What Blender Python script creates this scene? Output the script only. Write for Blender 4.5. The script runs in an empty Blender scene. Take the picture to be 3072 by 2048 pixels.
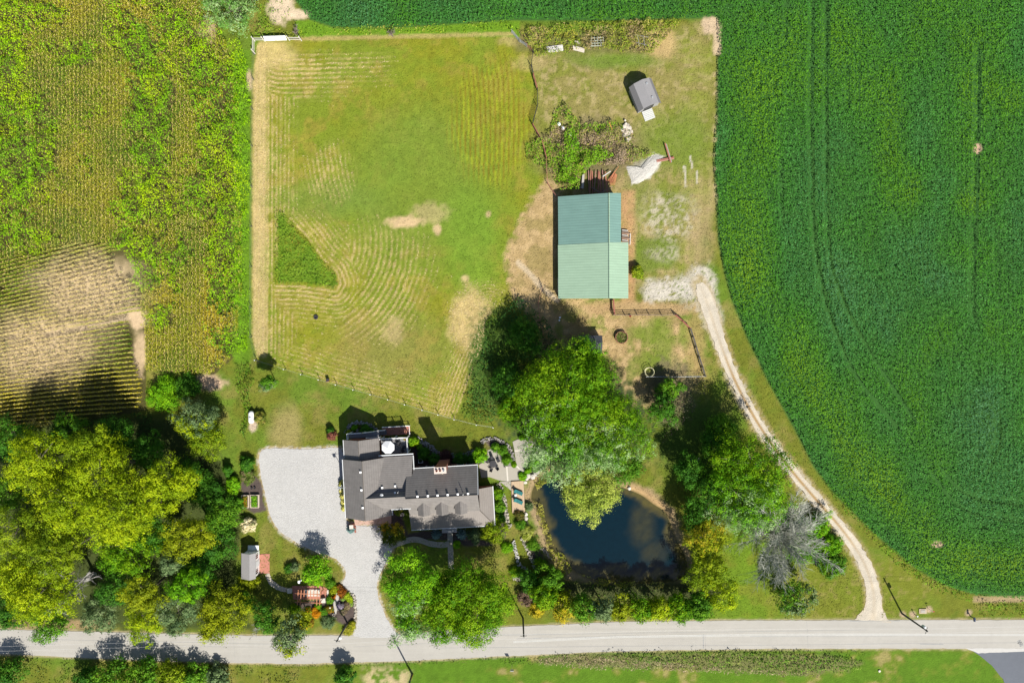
import bpy, bmesh, math, numpy as np
from mathutils import Matrix, Vector

# ------------------------------------------------------------------ camera, sky, sun, exposure
SC = bpy.context.scene
COL = SC.collection
H = 122.88           # height of the camera over the ground, metres
S = 0.06             # metres of ground for one pixel of the 3072 wide photograph
CX, CY = 1536.0, 1024.0
cam_d = bpy.data.cameras.new("camera")
cam = bpy.data.objects.new("camera", cam_d)
COL.objects.link(cam)
cam.location = (0, 0, H)
cam_d.sensor_width = 36.0
cam_d.lens = 24.0
cam_d.clip_start = 1.0
cam_d.clip_end = 6000.0
SC.camera = cam

SUN_EL = math.radians(47.0)
SUN_H = (0.46, -0.888)                      # horizontal direction towards the sun
world = bpy.data.worlds.new("World")
SC.world = world
world.use_nodes = True
wn, wl = world.node_tree.nodes, world.node_tree.links
sky = wn.new("ShaderNodeTexSky")
sky.sky_type = 'NISHITA'
sky.sun_disc = False
sky.sun_elevation = SUN_EL
sky.sun_rotation = math.atan2(SUN_H[0], SUN_H[1])
bg = wn["Background"]
bg.inputs["Strength"].default_value = 0.068
wl.new(sky.outputs[0], bg.inputs[0])
sun_d = bpy.data.lights.new("sun", 'SUN')
sun_d.energy = 5.0
sun_d.angle = math.radians(0.53)
sun_d.color = (1.0, 0.95, 0.86)
sun = bpy.data.objects.new("sun", sun_d)
COL.objects.link(sun)
sdir = Vector((SUN_H[0] * math.cos(SUN_EL), SUN_H[1] * math.cos(SUN_EL), math.sin(SUN_EL)))
sun.rotation_euler = sdir.to_track_quat('Z', 'Y').to_euler()
sun.location = sdir * 300
SC.view_settings.view_transform = 'Standard'
SC.view_settings.look = 'None'
SC.view_settings.gamma = 1.0
SC.view_settings.exposure = 0.72
SC.cycles.max_bounces = 5
SC.cycles.diffuse_bounces = 3
SC.cycles.transparent_max_bounces = 4

# ------------------------------------------------------------------ helpers
RNG = np.random.default_rng(7)


def P(px, py, z=0.0):
    """World point at height z from a measured pixel of the photograph."""
    k = S * (1 - z / H)
    return ((px - CX) * k, (CY - py) * k, z)


def PX(x, y):
    return x / S + CX, CY - y / S


def _hash(ix, iy, seed):
    n = (ix.astype(np.int64) * 374761393 + iy.astype(np.int64) * 668265263 + seed * 1274126177) & 0x7fffffff
    n = ((n ^ (n >> 13)) * 1274126177) & 0x7fffffff
    n = (n ^ (n >> 16)) & 0x7fffffff
    return (n % 100003) / 100003.0


def vnoise(x, y, seed=0):
    xi, yi = np.floor(x), np.floor(y)
    fx, fy = x - xi, y - yi
    fx, fy = fx * fx * (3 - 2 * fx), fy * fy * (3 - 2 * fy)
    a, b = _hash(xi, yi, seed), _hash(xi + 1, yi, seed)
    c, d = _hash(xi, yi + 1, seed), _hash(xi + 1, yi + 1, seed)
    return (a * (1 - fx) + b * fx) * (1 - fy) + (c * (1 - fx) + d * fx) * fy


def fbm(x, y, scale, seed=0, octv=4):
    """0..1 noise, scale in the same unit as x, y."""
    x, y = np.asarray(x, float) / scale, np.asarray(y, float) / scale
    t, a, s = 0.0, 0.5, 0.0
    for o in range(octv):
        t = t + a * vnoise(x, y, seed + o * 17)
        s += a
        a *= 0.5
        x, y = x * 2.03 + 11.3, y * 2.03 + 5.7
    return t / s


def inside(x, y, poly):
    r = np.zeros(np.shape(x), bool)
    n = len(poly)
    for i in range(n):
        (x0, y0), (x1, y1) = poly[i], poly[(i + 1) % n]
        if y0 == y1:
            continue
        c = ((y0 > y) != (y1 > y)) & (x < (x1 - x0) * (y - y0) / (y1 - y0) + x0)
        r ^= c
    return r


def segdist(x, y, pts, closed=False):
    d = np.full(np.shape(x), 1e9)
    n = len(pts)
    for i in range(n if closed else n - 1):
        (x0, y0), (x1, y1) = pts[i], pts[(i + 1) % n]
        dx, dy = x1 - x0, y1 - y0
        t = np.clip(((x - x0) * dx + (y - y0) * dy) / (dx * dx + dy * dy + 1e-9), 0, 1)
        d = np.minimum(d, (x - x0 - t * dx) ** 2 + (y - y0 - t * dy) ** 2)
    return np.sqrt(d)


def sdist(x, y, poly):
    """signed distance, positive inside"""
    d = segdist(x, y, poly, True)
    return np.where(inside(x, y, poly), d, -d)


def sm(a, b, v):
    t = np.clip((v - a) / (b - a), 0, 1)
    return t * t * (3 - 2 * t)


def spline(pts, n=8, closed=False):
    """Catmull-Rom through the points"""
    out, m = [], len(pts)
    for i in range(m if closed else m - 1):
        g = (lambda j: pts[j % m]) if closed else (lambda j: pts[min(max(j, 0), m - 1)])
        p0, p1, p2, p3 = g(i - 1), g(i), g(i + 1), g(i + 2)
        for k in range(n):
            t = k / n
            out.append(tuple(0.5 * (2 * p1[c] + (p2[c] - p0[c]) * t + (2 * p0[c] - 5 * p1[c] + 4 * p2[c] - p3[c]) * t * t
                                    + (3 * p1[c] - p0[c] - 3 * p2[c] + p3[c]) * t ** 3) for c in range(len(p1))))
    if not closed:
        out.append(tuple(pts[-1]))
    return out


# ---- materials
MATS = {}


def _nodes(name):
    m = bpy.data.materials.new(name)
    m.use_nodes = True
    n, l = m.node_tree.nodes, m.node_tree.links
    return m, n, l, n["Principled BSDF"]


def _noise(n, l, vec, scale, detail=4.0):
    t = n.new("ShaderNodeTexNoise")
    t.inputs["Scale"].default_value = scale
    t.inputs["Detail"].default_value = detail
    l.new(vec, t.inputs["Vector"])
    return t.outputs[0]


def _math(n, l, op, a, b):
    t = n.new("ShaderNodeMath")
    t.operation = op
    for i, v in enumerate((a, b)):
        if isinstance(v, (int, float)):
            t.inputs[i].default_value = v
        else:
            l.new(v, t.inputs[i])
    return t.outputs[0]


def _scale(n, l, colour, fac):
    t = n.new("ShaderNodeVectorMath")
    t.operation = 'SCALE'
    if isinstance(colour, tuple):
        t.inputs[0].default_value = colour[:3]
    else:
        l.new(colour, t.inputs[0])
    l.new(fac, t.inputs["Scale"])
    return t.outputs[0]


def pmat(name, col=None, rough=0.8, scales=((3, .25),), bump=0.0, bscale=8.0, attr=False, spec=0.3, metal=0.0, trans=0.0,
         rows=None, streak=None):
    """Procedural material: a base colour (or the face colours 'Col') broken up by noise, with a bump."""
    if name in MATS:
        return MATS[name]
    m, n, l, b = _nodes(name)
    geo = n.new("ShaderNodeNewGeometry").outputs["Position"]
    fac = None
    for sc, amt in scales:
        v = _noise(n, l, geo, sc)
        f = _math(n, l, 'MULTIPLY_ADD', v, amt * 2)
        f.node.inputs[2].default_value = 1 - amt
        fac = f if fac is None else _math(n, l, 'MULTIPLY', fac, f)
    if streak:                                   # weathering drawn out along one direction
        sx, sy, amt = streak
        mp = n.new("ShaderNodeVectorMath")
        mp.operation = 'MULTIPLY'
        l.new(geo, mp.inputs[0])
        mp.inputs[1].default_value = (sx, sy, 1)
        f = _math(n, l, 'MULTIPLY_ADD', _noise(n, l, mp.outputs[0], 1.0, 5), amt * 2)
        f.node.inputs[2].default_value = 1 - amt
        fac = f if fac is None else _math(n, l, 'MULTIPLY', fac, f)
    if rows:                                     # thin lines across: shingle courses, boards, ribs
        axis, per, amt, ang = rows
        rot = n.new("ShaderNodeVectorRotate")
        rot.rotation_type = 'Z_AXIS'
        rot.inputs["Angle"].default_value = ang
        l.new(geo, rot.inputs["Vector"])
        sep = n.new("ShaderNodeSeparateXYZ")
        l.new(rot.outputs[0], sep.inputs[0])
        fr = _math(n, l, 'FRACT', _math(n, l, 'DIVIDE', sep.outputs[axis], per), 0)
        li = _math(n, l, 'MULTIPLY', _math(n, l, 'LESS_THAN', fr, 0.3), -amt)
        fac = _math(n, l, 'MULTIPLY', fac, _math(n, l, 'ADD', li, 1.0))
    if attr:
        at = n.new("ShaderNodeAttribute")
        at.attribute_name = "Col"
        src = at.outputs["Color"]
    else:
        src = tuple(col)
    if fac is not None:
        src = _scale(n, l, src, fac)
        l.new(src, b.inputs["Base Color"])
    elif attr:
        l.new(src, b.inputs["Base Color"])
    else:
        b.inputs["Base Color"].default_value = (*col, 1)
    b.inputs["Roughness"].default_value = rough
    b.inputs["Specular IOR Level"].default_value = spec
    b.inputs["Metallic"].default_value = metal
    if bump:
        bp = n.new("ShaderNodeBump")
        bp.inputs["Strength"].default_value = bump
        bp.inputs["Distance"].default_value = 0.15
        l.new(_noise(n, l, geo, bscale, 5), bp.inputs["Height"])
        l.new(bp.outputs[0], b.inputs["Normal"])
    if trans:
        t = n.new("ShaderNodeBsdfTranslucent")
        if isinstance(src, tuple):
            t.inputs[0].default_value = (*src, 1)
        else:
            l.new(src, t.inputs[0])
        mx = n.new("ShaderNodeMixShader")
        mx.inputs[0].default_value = trans
        l.new(b.outputs[0], mx.inputs[1])
        l.new(t.outputs[0], mx.inputs[2])
        l.new(mx.outputs[0], n["Material Output"].inputs[0])
    MATS[name] = m
    return m


M_LEAF = pmat("foliage", attr=True, rough=0.6, scales=((2.2, .18),), spec=0.10, trans=0.16)
M_STRAW = pmat("dry_straw", attr=True, rough=0.85, scales=((4, .15),), trans=0.1)
M_GROUND = pmat("earth_and_turf", attr=True, rough=0.95, scales=((0.9, .16), (4.5, .26), (14, .28)), bump=0.7, bscale=4.0, spec=0.1)
M_STONE = pmat("field_stone", attr=True, rough=0.9, scales=((5, .25),), bump=0.4)
M_BARK = pmat("bark", (.12, .10, .08), 0.95, ((6, .4),), bump=.5)
M_GREYWOOD = pmat("bare_twigs", (.36, .345, .33), 0.9, ((3, .3),))
M_VCOL = pmat("painted_parts", attr=True, rough=0.7, scales=((6, .12),))
M_WHITE = pmat("white_paint", (.8, .8, .8), .5, ((4, .06),))
M_ASPHALT = pmat("road_seal", (.325, .31, .28), .9, ((.25, .09), (1.2, .06), (9, .14)), bump=.15, bscale=12, streak=(.05, 1.3, .13))
M_NEWASPH = pmat("dark_asphalt", (.10, .11, .13), .85, ((.2, .12), (1, .08), (10, .12)), bump=.15)
M_GRAVEL = pmat("white_gravel", (.37, .365, .355), .95, ((.16, .10), (.9, .10), (3.5, .22), (9, .26)), bump=.8, bscale=7)
M_TRACK = pmat("limestone_track", attr=True, rough=.95, scales=((1.5, .16), (5, .22), (13, .15)), bump=.8, bscale=6)
M_CONC = pmat("concrete", (.30, .28, .24), .9, ((.4, .10), (3, .07), (12, .06)))
M_CONCL = pmat("pale_concrete", (.48, .45, .40), .9, ((.6, .1),))
M_BRICK = pmat("brick", (.26, .10, .07), .9, ((2, .15), (9, .2)))
M_BRICKP = pmat("brick_paving", (.36, .15, .11), .9, ((1.2, .12), (8, .18)))
M_SHINGLE_H = pmat("shingles_h", (.168, .156, .148), .95, ((.5, .12), (2.5, .12), (8, .18)), rows=(1, .34, .22, math.radians(-3.2)), bump=.2, streak=(1.6, .35, .22))
M_SHINGLE_V = pmat("shingles_v", (.168, .156, .148), .95, ((.5, .12), (2.5, .12), (8, .18)), rows=(0, .34, .14, math.radians(-3.2)), bump=.2, streak=(.35, 1.6, .22))
M_GLASS = pmat("window_glass", (.03, .04, .05), .08, (), spec=.6)
M_DARK = pmat("dark_metal", (.03, .03, .035), .5, ((6, .1),))
M_WOOD = pmat("weathered_wood", (.40, .30, .20), .9, ((1.5, .15), (8, .2)), rows=(0, .30, .12, 0.02))
M_MULCH = pmat("bark_mulch", (.085, .065, .06), 1.0, ((2, .2), (9, .3)), bump=.8)
M_RUST = pmat("rusty_steel", (.25, .11, .08), .8, ((4, .25),))
M_GALV = pmat("galvanised_steel", (.45, .47, .48), .45, ((4, .1),), metal=.5)
M_POLE = pmat("pole_timber", (.09, .085, .085), .9, ((5, .25),))


# ---- objects
def tag(o, label=None, cat=None, group=None, kind=None):
    if label:
        o["label"] = label
    if cat:
        o["category"] = cat
    if group:
        o["group"] = group
    if kind:
        o["kind"] = kind
    return o


def thing(name, label, cat, loc=(0, 0, 0), group=None, rz=0.0):
    o = bpy.data.objects.new(name, None)
    o.empty_display_size = 0.3
    o.location = loc
    COL.objects.link(o)
    return tag(o, label, cat, group)


def base_of(o):
    """world position of an Empty chain"""
    v = Vector((0, 0, 0))
    while o is not None:
        v += o.location
        o = o.parent
    return v


def adopt(o, parent):
    o.parent = parent
    if parent.type == 'EMPTY':
        o.matrix_parent_inverse = Matrix.Translation(-Vector(parent.location))
    return o


def raw_mesh(name, verts, nper, mat, parent=None, col=None, faces=None, smooth=False):
    """verts (N*nper, 3) as separate polygons of nper corners, or shared vertices with a faces array"""
    me = bpy.data.meshes.new(name)
    verts = np.asarray(verts, np.float32)
    if faces is None:
        nf = len(verts) // nper
        loops = np.arange(nf * nper, dtype=np.int32)
    else:
        faces = np.asarray(faces, np.int32)
        nf = len(faces)
        loops = faces.ravel()
    me.vertices.add(len(verts))
    me.vertices.foreach_set("co", verts.ravel())
    me.loops.add(nf * nper)
    me.loops.foreach_set("vertex_index", loops)
    me.polygons.add(nf)
    me.polygons.foreach_set("loop_start", np.arange(0, nf * nper, nper, dtype=np.int32))
    me.polygons.foreach_set("use_smooth", np.full(nf, smooth, bool))
    me.update(calc_edges=True)
    if col is not None:
        col = np.asarray(col, np.float32)
        dom = 'FACE' if len(col) == nf else 'POINT'
        a = me.attributes.new("Col", 'FLOAT_COLOR', dom)
        rgba = np.ones((len(col), 4), np.float32)
        rgba[:, :3] = col
        a.data.foreach_set("color", rgba.ravel())
    me.materials.append(mat)
    o = bpy.data.objects.new(name, me)
    COL.objects.link(o)
    if parent is not None:
        adopt(o, parent)
    return o


def leaf_mesh(name, c, nrm, ln, wd, col, mat, parent=None, rng=RNG, u=None):
    """diamond leaves: centres, normals, length, width, colour"""
    c = np.asarray(c, float)
    nrm = nrm / (np.linalg.norm(nrm, axis=1, keepdims=True) + 1e-9)
    if u is None:
        u = rng.normal(size=c.shape)
    u = u - (u * nrm).sum(1, keepdims=True) * nrm
    u /= np.linalg.norm(u, axis=1, keepdims=True) + 1e-9
    v = np.cross(nrm, u)
    ln, wd = np.broadcast_to(ln, len(c))[:, None] / 2, np.broadcast_to(wd, len(c))[:, None] / 2
    q = np.stack([c + u * ln, c + v * wd + u * ln * .1, c - u * ln, c - v * wd + u * ln * .1], 1).reshape(-1, 3)
    return raw_mesh(name, q, 4, mat, parent, col)


class MB:
    """collects polygons with an optional colour each; build() links ONE mesh object"""

    def __init__(s):
        s.v, s.f, s.c = [], [], []

    def poly(s, pts, col=(1, 1, 1)):
        i = len(s.v)
        s.v += [tuple(p) for p in pts]
        s.f.append(tuple(range(i, i + len(pts))))
        s.c.append(col)
        return s

    def hexa(s, b, t, col=(1, 1, 1)):
        """bottom quad b and top quad t, both counter-clockwise from above"""
        s.poly(b[::-1], col)
        s.poly(t, col)
        for i in range(len(b)):
            j = (i + 1) % len(b)
            s.poly((b[i], b[j], t[j], t[i]), col)
        return s

    def prism(s, pts, z0, z1, col=(1, 1, 1)):
        return s.hexa([(p[0], p[1], z0) for p in pts], [(p[0], p[1], z1) for p in pts], col)

    def box(s, c, d, rz=0.0, col=(1, 1, 1), tilt=0.0):
        """centre of the base c, size d"""
        hx, hy = d[0] / 2, d[1] / 2
        cs, sn = math.cos(rz), math.sin(rz)
        q = [(c[0] + x * cs - y * sn, c[1] + x * sn + y * cs) for x, y in ((-hx, -hy), (hx, -hy), (hx, hy), (-hx, hy))]
        return s.prism(q, c[2], c[2] + d[2], col)

    def tube(s, p, q, r0, r1=None, n=6, col=(1, 1, 1), cap=True):
        r1 = r0 if r1 is None else r1
        p, q = Vector(p), Vector(q)
        d = (q - p).normalized()
        a = d.orthogonal().normalized()
        b = d.cross(a)
        ring = lambda o, r: [tuple(o + (a * math.cos(t) + b * math.sin(t)) * r) for t in (2 * math.pi * k / n for k in range(n))]
        A, B = ring(p, r0), ring(q, r1)
        for i in range(n):
            j = (i + 1) % n
            s.poly((A[i], A[j], B[j], B[i]), col)
        if cap:
            s.poly(A[::-1], col)
            s.poly(B, col)
        return s

    def lathe(s, c, prof, n=16, col=(1, 1, 1)):
        """prof: (radius, z) from the bottom to the top"""
        R = [[(c[0] + r * math.cos(2 * math.pi * k / n), c[1] + r * math.sin(2 * math.pi * k / n), c[2] + z) for k in range(n)] for r, z in prof]
        for a, b in zip(R, R[1:]):
            for i in range(n):
                j = (i + 1) % n
                s.poly((a[i], a[j], b[j], b[i]), col)
        s.poly(R[0][::-1], col)
        s.poly(R[-1], col)
        return s

    def stone(s, c, r, rng, col, flat=.7):
        """a rough boulder"""
        n = 7
        a0 = rng.random() * 6.28
        rings = []
        for z, k in ((-.3, .8), (.25, 1.0), (.75, .75)):
            rings.append([(c[0] + r * k * math.cos(a0 + 6.2832 * i / n) * (1 + .3 * (rng.random() - .5)),
                           c[1] + r * k * math.sin(a0 + 6.2832 * i / n) * (1 + .3 * (rng.random() - .5)),
                           c[2] + r * flat * (z + .15 * (rng.random() - .5))) for i in range(n)])
        for a, b in zip(rings, rings[1:]):
            for i in range(n):
                j = (i + 1) % n
                s.poly((a[i], a[j], b[j], b[i]), col)
        top = (c[0], c[1], c[2] + r * flat * .95)
        for i in range(n):
            s.poly((rings[-1][i], rings[-1][(i + 1) % n], top), col)
        return s

    def build(s, name, mat, parent=None, col=False, smooth=False):
        me = bpy.data.meshes.new(name)
        me.from_pydata(s.v, [], s.f)
        me.update()
        if col:
            a = me.attributes.new("Col", 'FLOAT_COLOR', 'FACE')
            a.data.foreach_set("color", np.array([(*c, 1) for c in s.c], np.float32).ravel())
        if smooth:
            for p in me.polygons:
                p.use_smooth = True
        me.materials.append(mat)
        o = bpy.data.objects.new(name, me)
        COL.objects.link(o)
        if parent is not None:
            adopt(o, parent)
        return o


def dup(root, loc, label=None, rz=0.0):
    """a copy of a thing with copies of its parts and sub-parts"""
    r = root.copy()
    COL.objects.link(r)
    r.location = loc
    r.rotation_euler = (0, 0, rz)
    if label:
        r["label"] = label
    for ch in list(root.children):
        c = ch.copy()
        COL.objects.link(c)
        c.parent = r
        c.matrix_parent_inverse = ch.matrix_parent_inverse.copy()
        for g in ch.children:
            d = g.copy()
            COL.objects.link(d)
            d.parent = c
    return r


def sheet(name, pts, z, mat, jit=0.0, seed=0, kind='structure', thick=0.0, parent=None, step=10.0):
    """a flat sheet from a pixel outline, its edge roughened"""
    out = []
    rng = np.random.default_rng(seed)
    n = len(pts)
    for i in range(n):
        (x0, y0), (x1, y1) = pts[i], pts[(i + 1) % n]
        m = max(1, int(math.hypot(x1 - x0, y1 - y0) / step)) if jit else 1
        for k in range(m):
            t = k / m
            out.append((x0 + (x1 - x0) * t + rng.normal() * jit, y0 + (y1 - y0) * t + rng.normal() * jit))
    w = [P(a, b) for a, b in out]
    area = sum(w[i][0] * w[(i + 1) % len(w)][1] - w[(i + 1) % len(w)][0] * w[i][1] for i in range(len(w)))
    if area < 0:
        w = w[::-1]
    mb = MB()
    if thick:
        mb.prism(w, z - thick, z)
    else:
        mb.poly([(a, b, z) for a, b, _ in w])
    o = mb.build(name, mat, parent)
    if kind:
        o["kind"] = kind
    return o

# ------------------------------------------------------------------ outlines measured in the photograph (pixels)
POND = spline([(1593, 1494), (1604, 1455), (1643, 1420), (1720, 1425), (1800, 1445), (1869, 1463), (1925, 1485), (1960, 1511), (1999, 1541),
               (2025, 1611), (2056, 1667), (2060, 1728), (1990, 1748), (1890, 1750), (1803, 1742), (1743, 1724), (1691, 1685), (1643, 1632),
               (1626, 1563), (1610, 1524)], 4, True)
SOY = [(880, -240), (885, 0), (930, 60), (1000, 84), (1200, 84), (1530, 62), (1800, 62), (2000, 58), (2110, 55), (2153, 58), (2153, 128), (2162, 150),
       (2153, 175), (2150, 330), (2142, 480), (2150, 620), (2155, 720), (2172, 810), (2196, 900), (2240, 1010), (2302, 1140), (2380, 1280),
       (2441, 1400), (2502, 1480), (2628, 1605), (2745, 1703), (2830, 1752), (2918, 1780), (3072, 1793), (3330, 1800), (3330, -240)]
PASTURE = [(768, 168), (775, 124), (905, 120), (1200, 108), (1536, 100), (1560, 128), (1597, 158), (1594, 215), (1612, 275), (1609, 325), (1596, 378),
           (1625, 428), (1640, 470), (1655, 560), (1600, 640), (1535, 740), (1520, 830), (1540, 900), (1462, 950), (1445, 1050), (1405, 1150), (1366, 1256),
           (1167, 1197), (961, 1138), (858, 1108), (772, 1078), (756, 1000), (756, 600), (758, 250)]
UNCUT = [(827, 622), (850, 640), (925, 722), (962, 775), (1003, 815), (1017, 850), (1006, 868), (955, 860), (900, 853), (827, 851)]
COURT = spline([(778, 1362), (800, 1345), (850, 1345), (930, 1347), (1022, 1345), (1030, 1400), (1034, 1480), (1040, 1560), (1100, 1578), (1172, 1575),
                (1180, 1640), (1150, 1700), (1130, 1760), (1150, 1830), (1178, 1885), (1192, 1908), (1064, 1908), (1068, 1870), (1069, 1830), (1062, 1785),
                (1036, 1768), (1028, 1750), (1036, 1728), (1036, 1708), (1016, 1682), (990, 1668), (940, 1652), (880, 1620), (838, 1590), (812, 1550),
                (800, 1500), (788, 1450), (779, 1400)], 3, True)
ROADN = [(-260, 1884), (0, 1887), (330, 1895), (768, 1906), (1064, 1904), (1190, 1902), (1400, 1885), (1600, 1876), (1850, 1864), (2160, 1860), (2560, 1859), (3072, 1858), (3330, 1857)]
ROADS = [(3330, 1944), (3072, 1945), (2560, 1944), (2200, 1946), (1850, 1952), (1500, 1968), (1200, 1982), (900, 1990), (600, 1985), (300, 1974), (0, 1960), (-260, 1950)]
ROAD = ROADN + ROADS
LANE_C = [(2098, 850), (2118, 900), (2138, 960), (2165, 1040), (2200, 1130), (2245, 1220), (2300, 1310), (2370, 1405), (2450, 1500), (2520, 1580),
          (2580, 1665), (2612, 1740), (2622, 1800), (2618, 1862)]


def blob(x, y, cx, cy, rx, ry, soft=.35, n=None):
    d = np.hypot((x - cx) / rx, (y - cy) / ry)
    if n is not None:
        d = d + (n - .5) * .8
    return 1 - sm(1 - soft, 1 + soft, d)


def strip(x, y, x0, x1, y0, y1, soft=12):
    return sm(x0 - soft, x0 + soft, x) * (1 - sm(x1 - soft, x1 + soft, x)) * sm(y0 - soft, y0 + soft, y) * (1 - sm(y1 - soft, y1 + soft, y))


def mow_rows(px, py):
    """mowing passes of the pasture: (phase along the pass 0..1, how much dry hay lies there)"""
    n1 = fbm(px, py, 60, 5)
    n2 = fbm(px, py, 18, 9)
    wob = (fbm(px, py, 45, 31) - .5) * 6
    amt = np.zeros(px.shape)
    ph = np.zeros(px.shape)
    # upper left corner: passes along the border
    d_top = py - (190 - (px - 800) * .03) + np.maximum(0, 860 - px) ** 2 * .004
    w = strip(px, py, 800, 1180, 165, 300, 20) * sm(1260, 860, px + (py - 200) * 1.5 + (n1 - .5) * 300)
    ph, amt = np.where(w > amt, (d_top + wob) / 14.0, ph), np.maximum(amt, w)
    # down the west side
    w = strip(px, py, 756, 890, 190, 1060, 16) * sm(960, 765, px + (n1 - .5) * 190)
    ph, amt = np.where(w > amt, (px + (py - 200) * .006 + wob * .6) / 12.5, ph), np.maximum(amt, w)
    # short swirls
    w = blob(px, py, 985, 520, 65, 75, .6, n1) * .7
    ph, amt = np.where(w > amt, (px - (py - 520) ** 2 * .0006 - (py - 520) * .2 + wob) / 14.0, ph), np.maximum(amt, w)
    # round the uncut triangle
    du = -sdist(px, py, UNCUT)
    w = sm(150, 0, du + (n1 - .5) * 90) * (du > 0) * sm(800, 838, px + (py - 840) * .05) * sm(610, 700, py)
    ph, amt = np.where(w > amt, (du + wob * .5) / 13.0, ph), np.maximum(amt, w)
    cu = np.hypot(px - 880, py - 720)
    w = blob(px, py, 1130, 850, 140, 140, .6, n1) * .8
    ph, amt = np.where(w > amt, (cu + wob) / 16.0, ph), np.maximum(amt, w)
    # the passes that follow the lower fence
    df = segdist(px, py, [(772, 1078), (961, 1138), (1167, 1197), (1366, 1256)])
    w = sm(130, 20, df + (n1 - .5) * 80) * .55 * sm(780, 900, px)
    ph, amt = np.where(w > amt, (df + wob) / 13.0, ph), np.maximum(amt, w)
    de = segdist(px, py, [(1366, 1256), (1405, 1150), (1445, 1050), (1462, 940)])
    w = sm(120, 15, de) * .95
    ph, amt = np.where(w > amt, (de + wob) / 10.0, ph), np.maximum(amt, w)
    return ph - np.floor(ph), amt * np.clip(.35 + 2.0 * (n2 - .30), 0, 1) * np.clip(.6 + 1.6 * (n1 - .3), 0, 1), n1, n2


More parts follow.
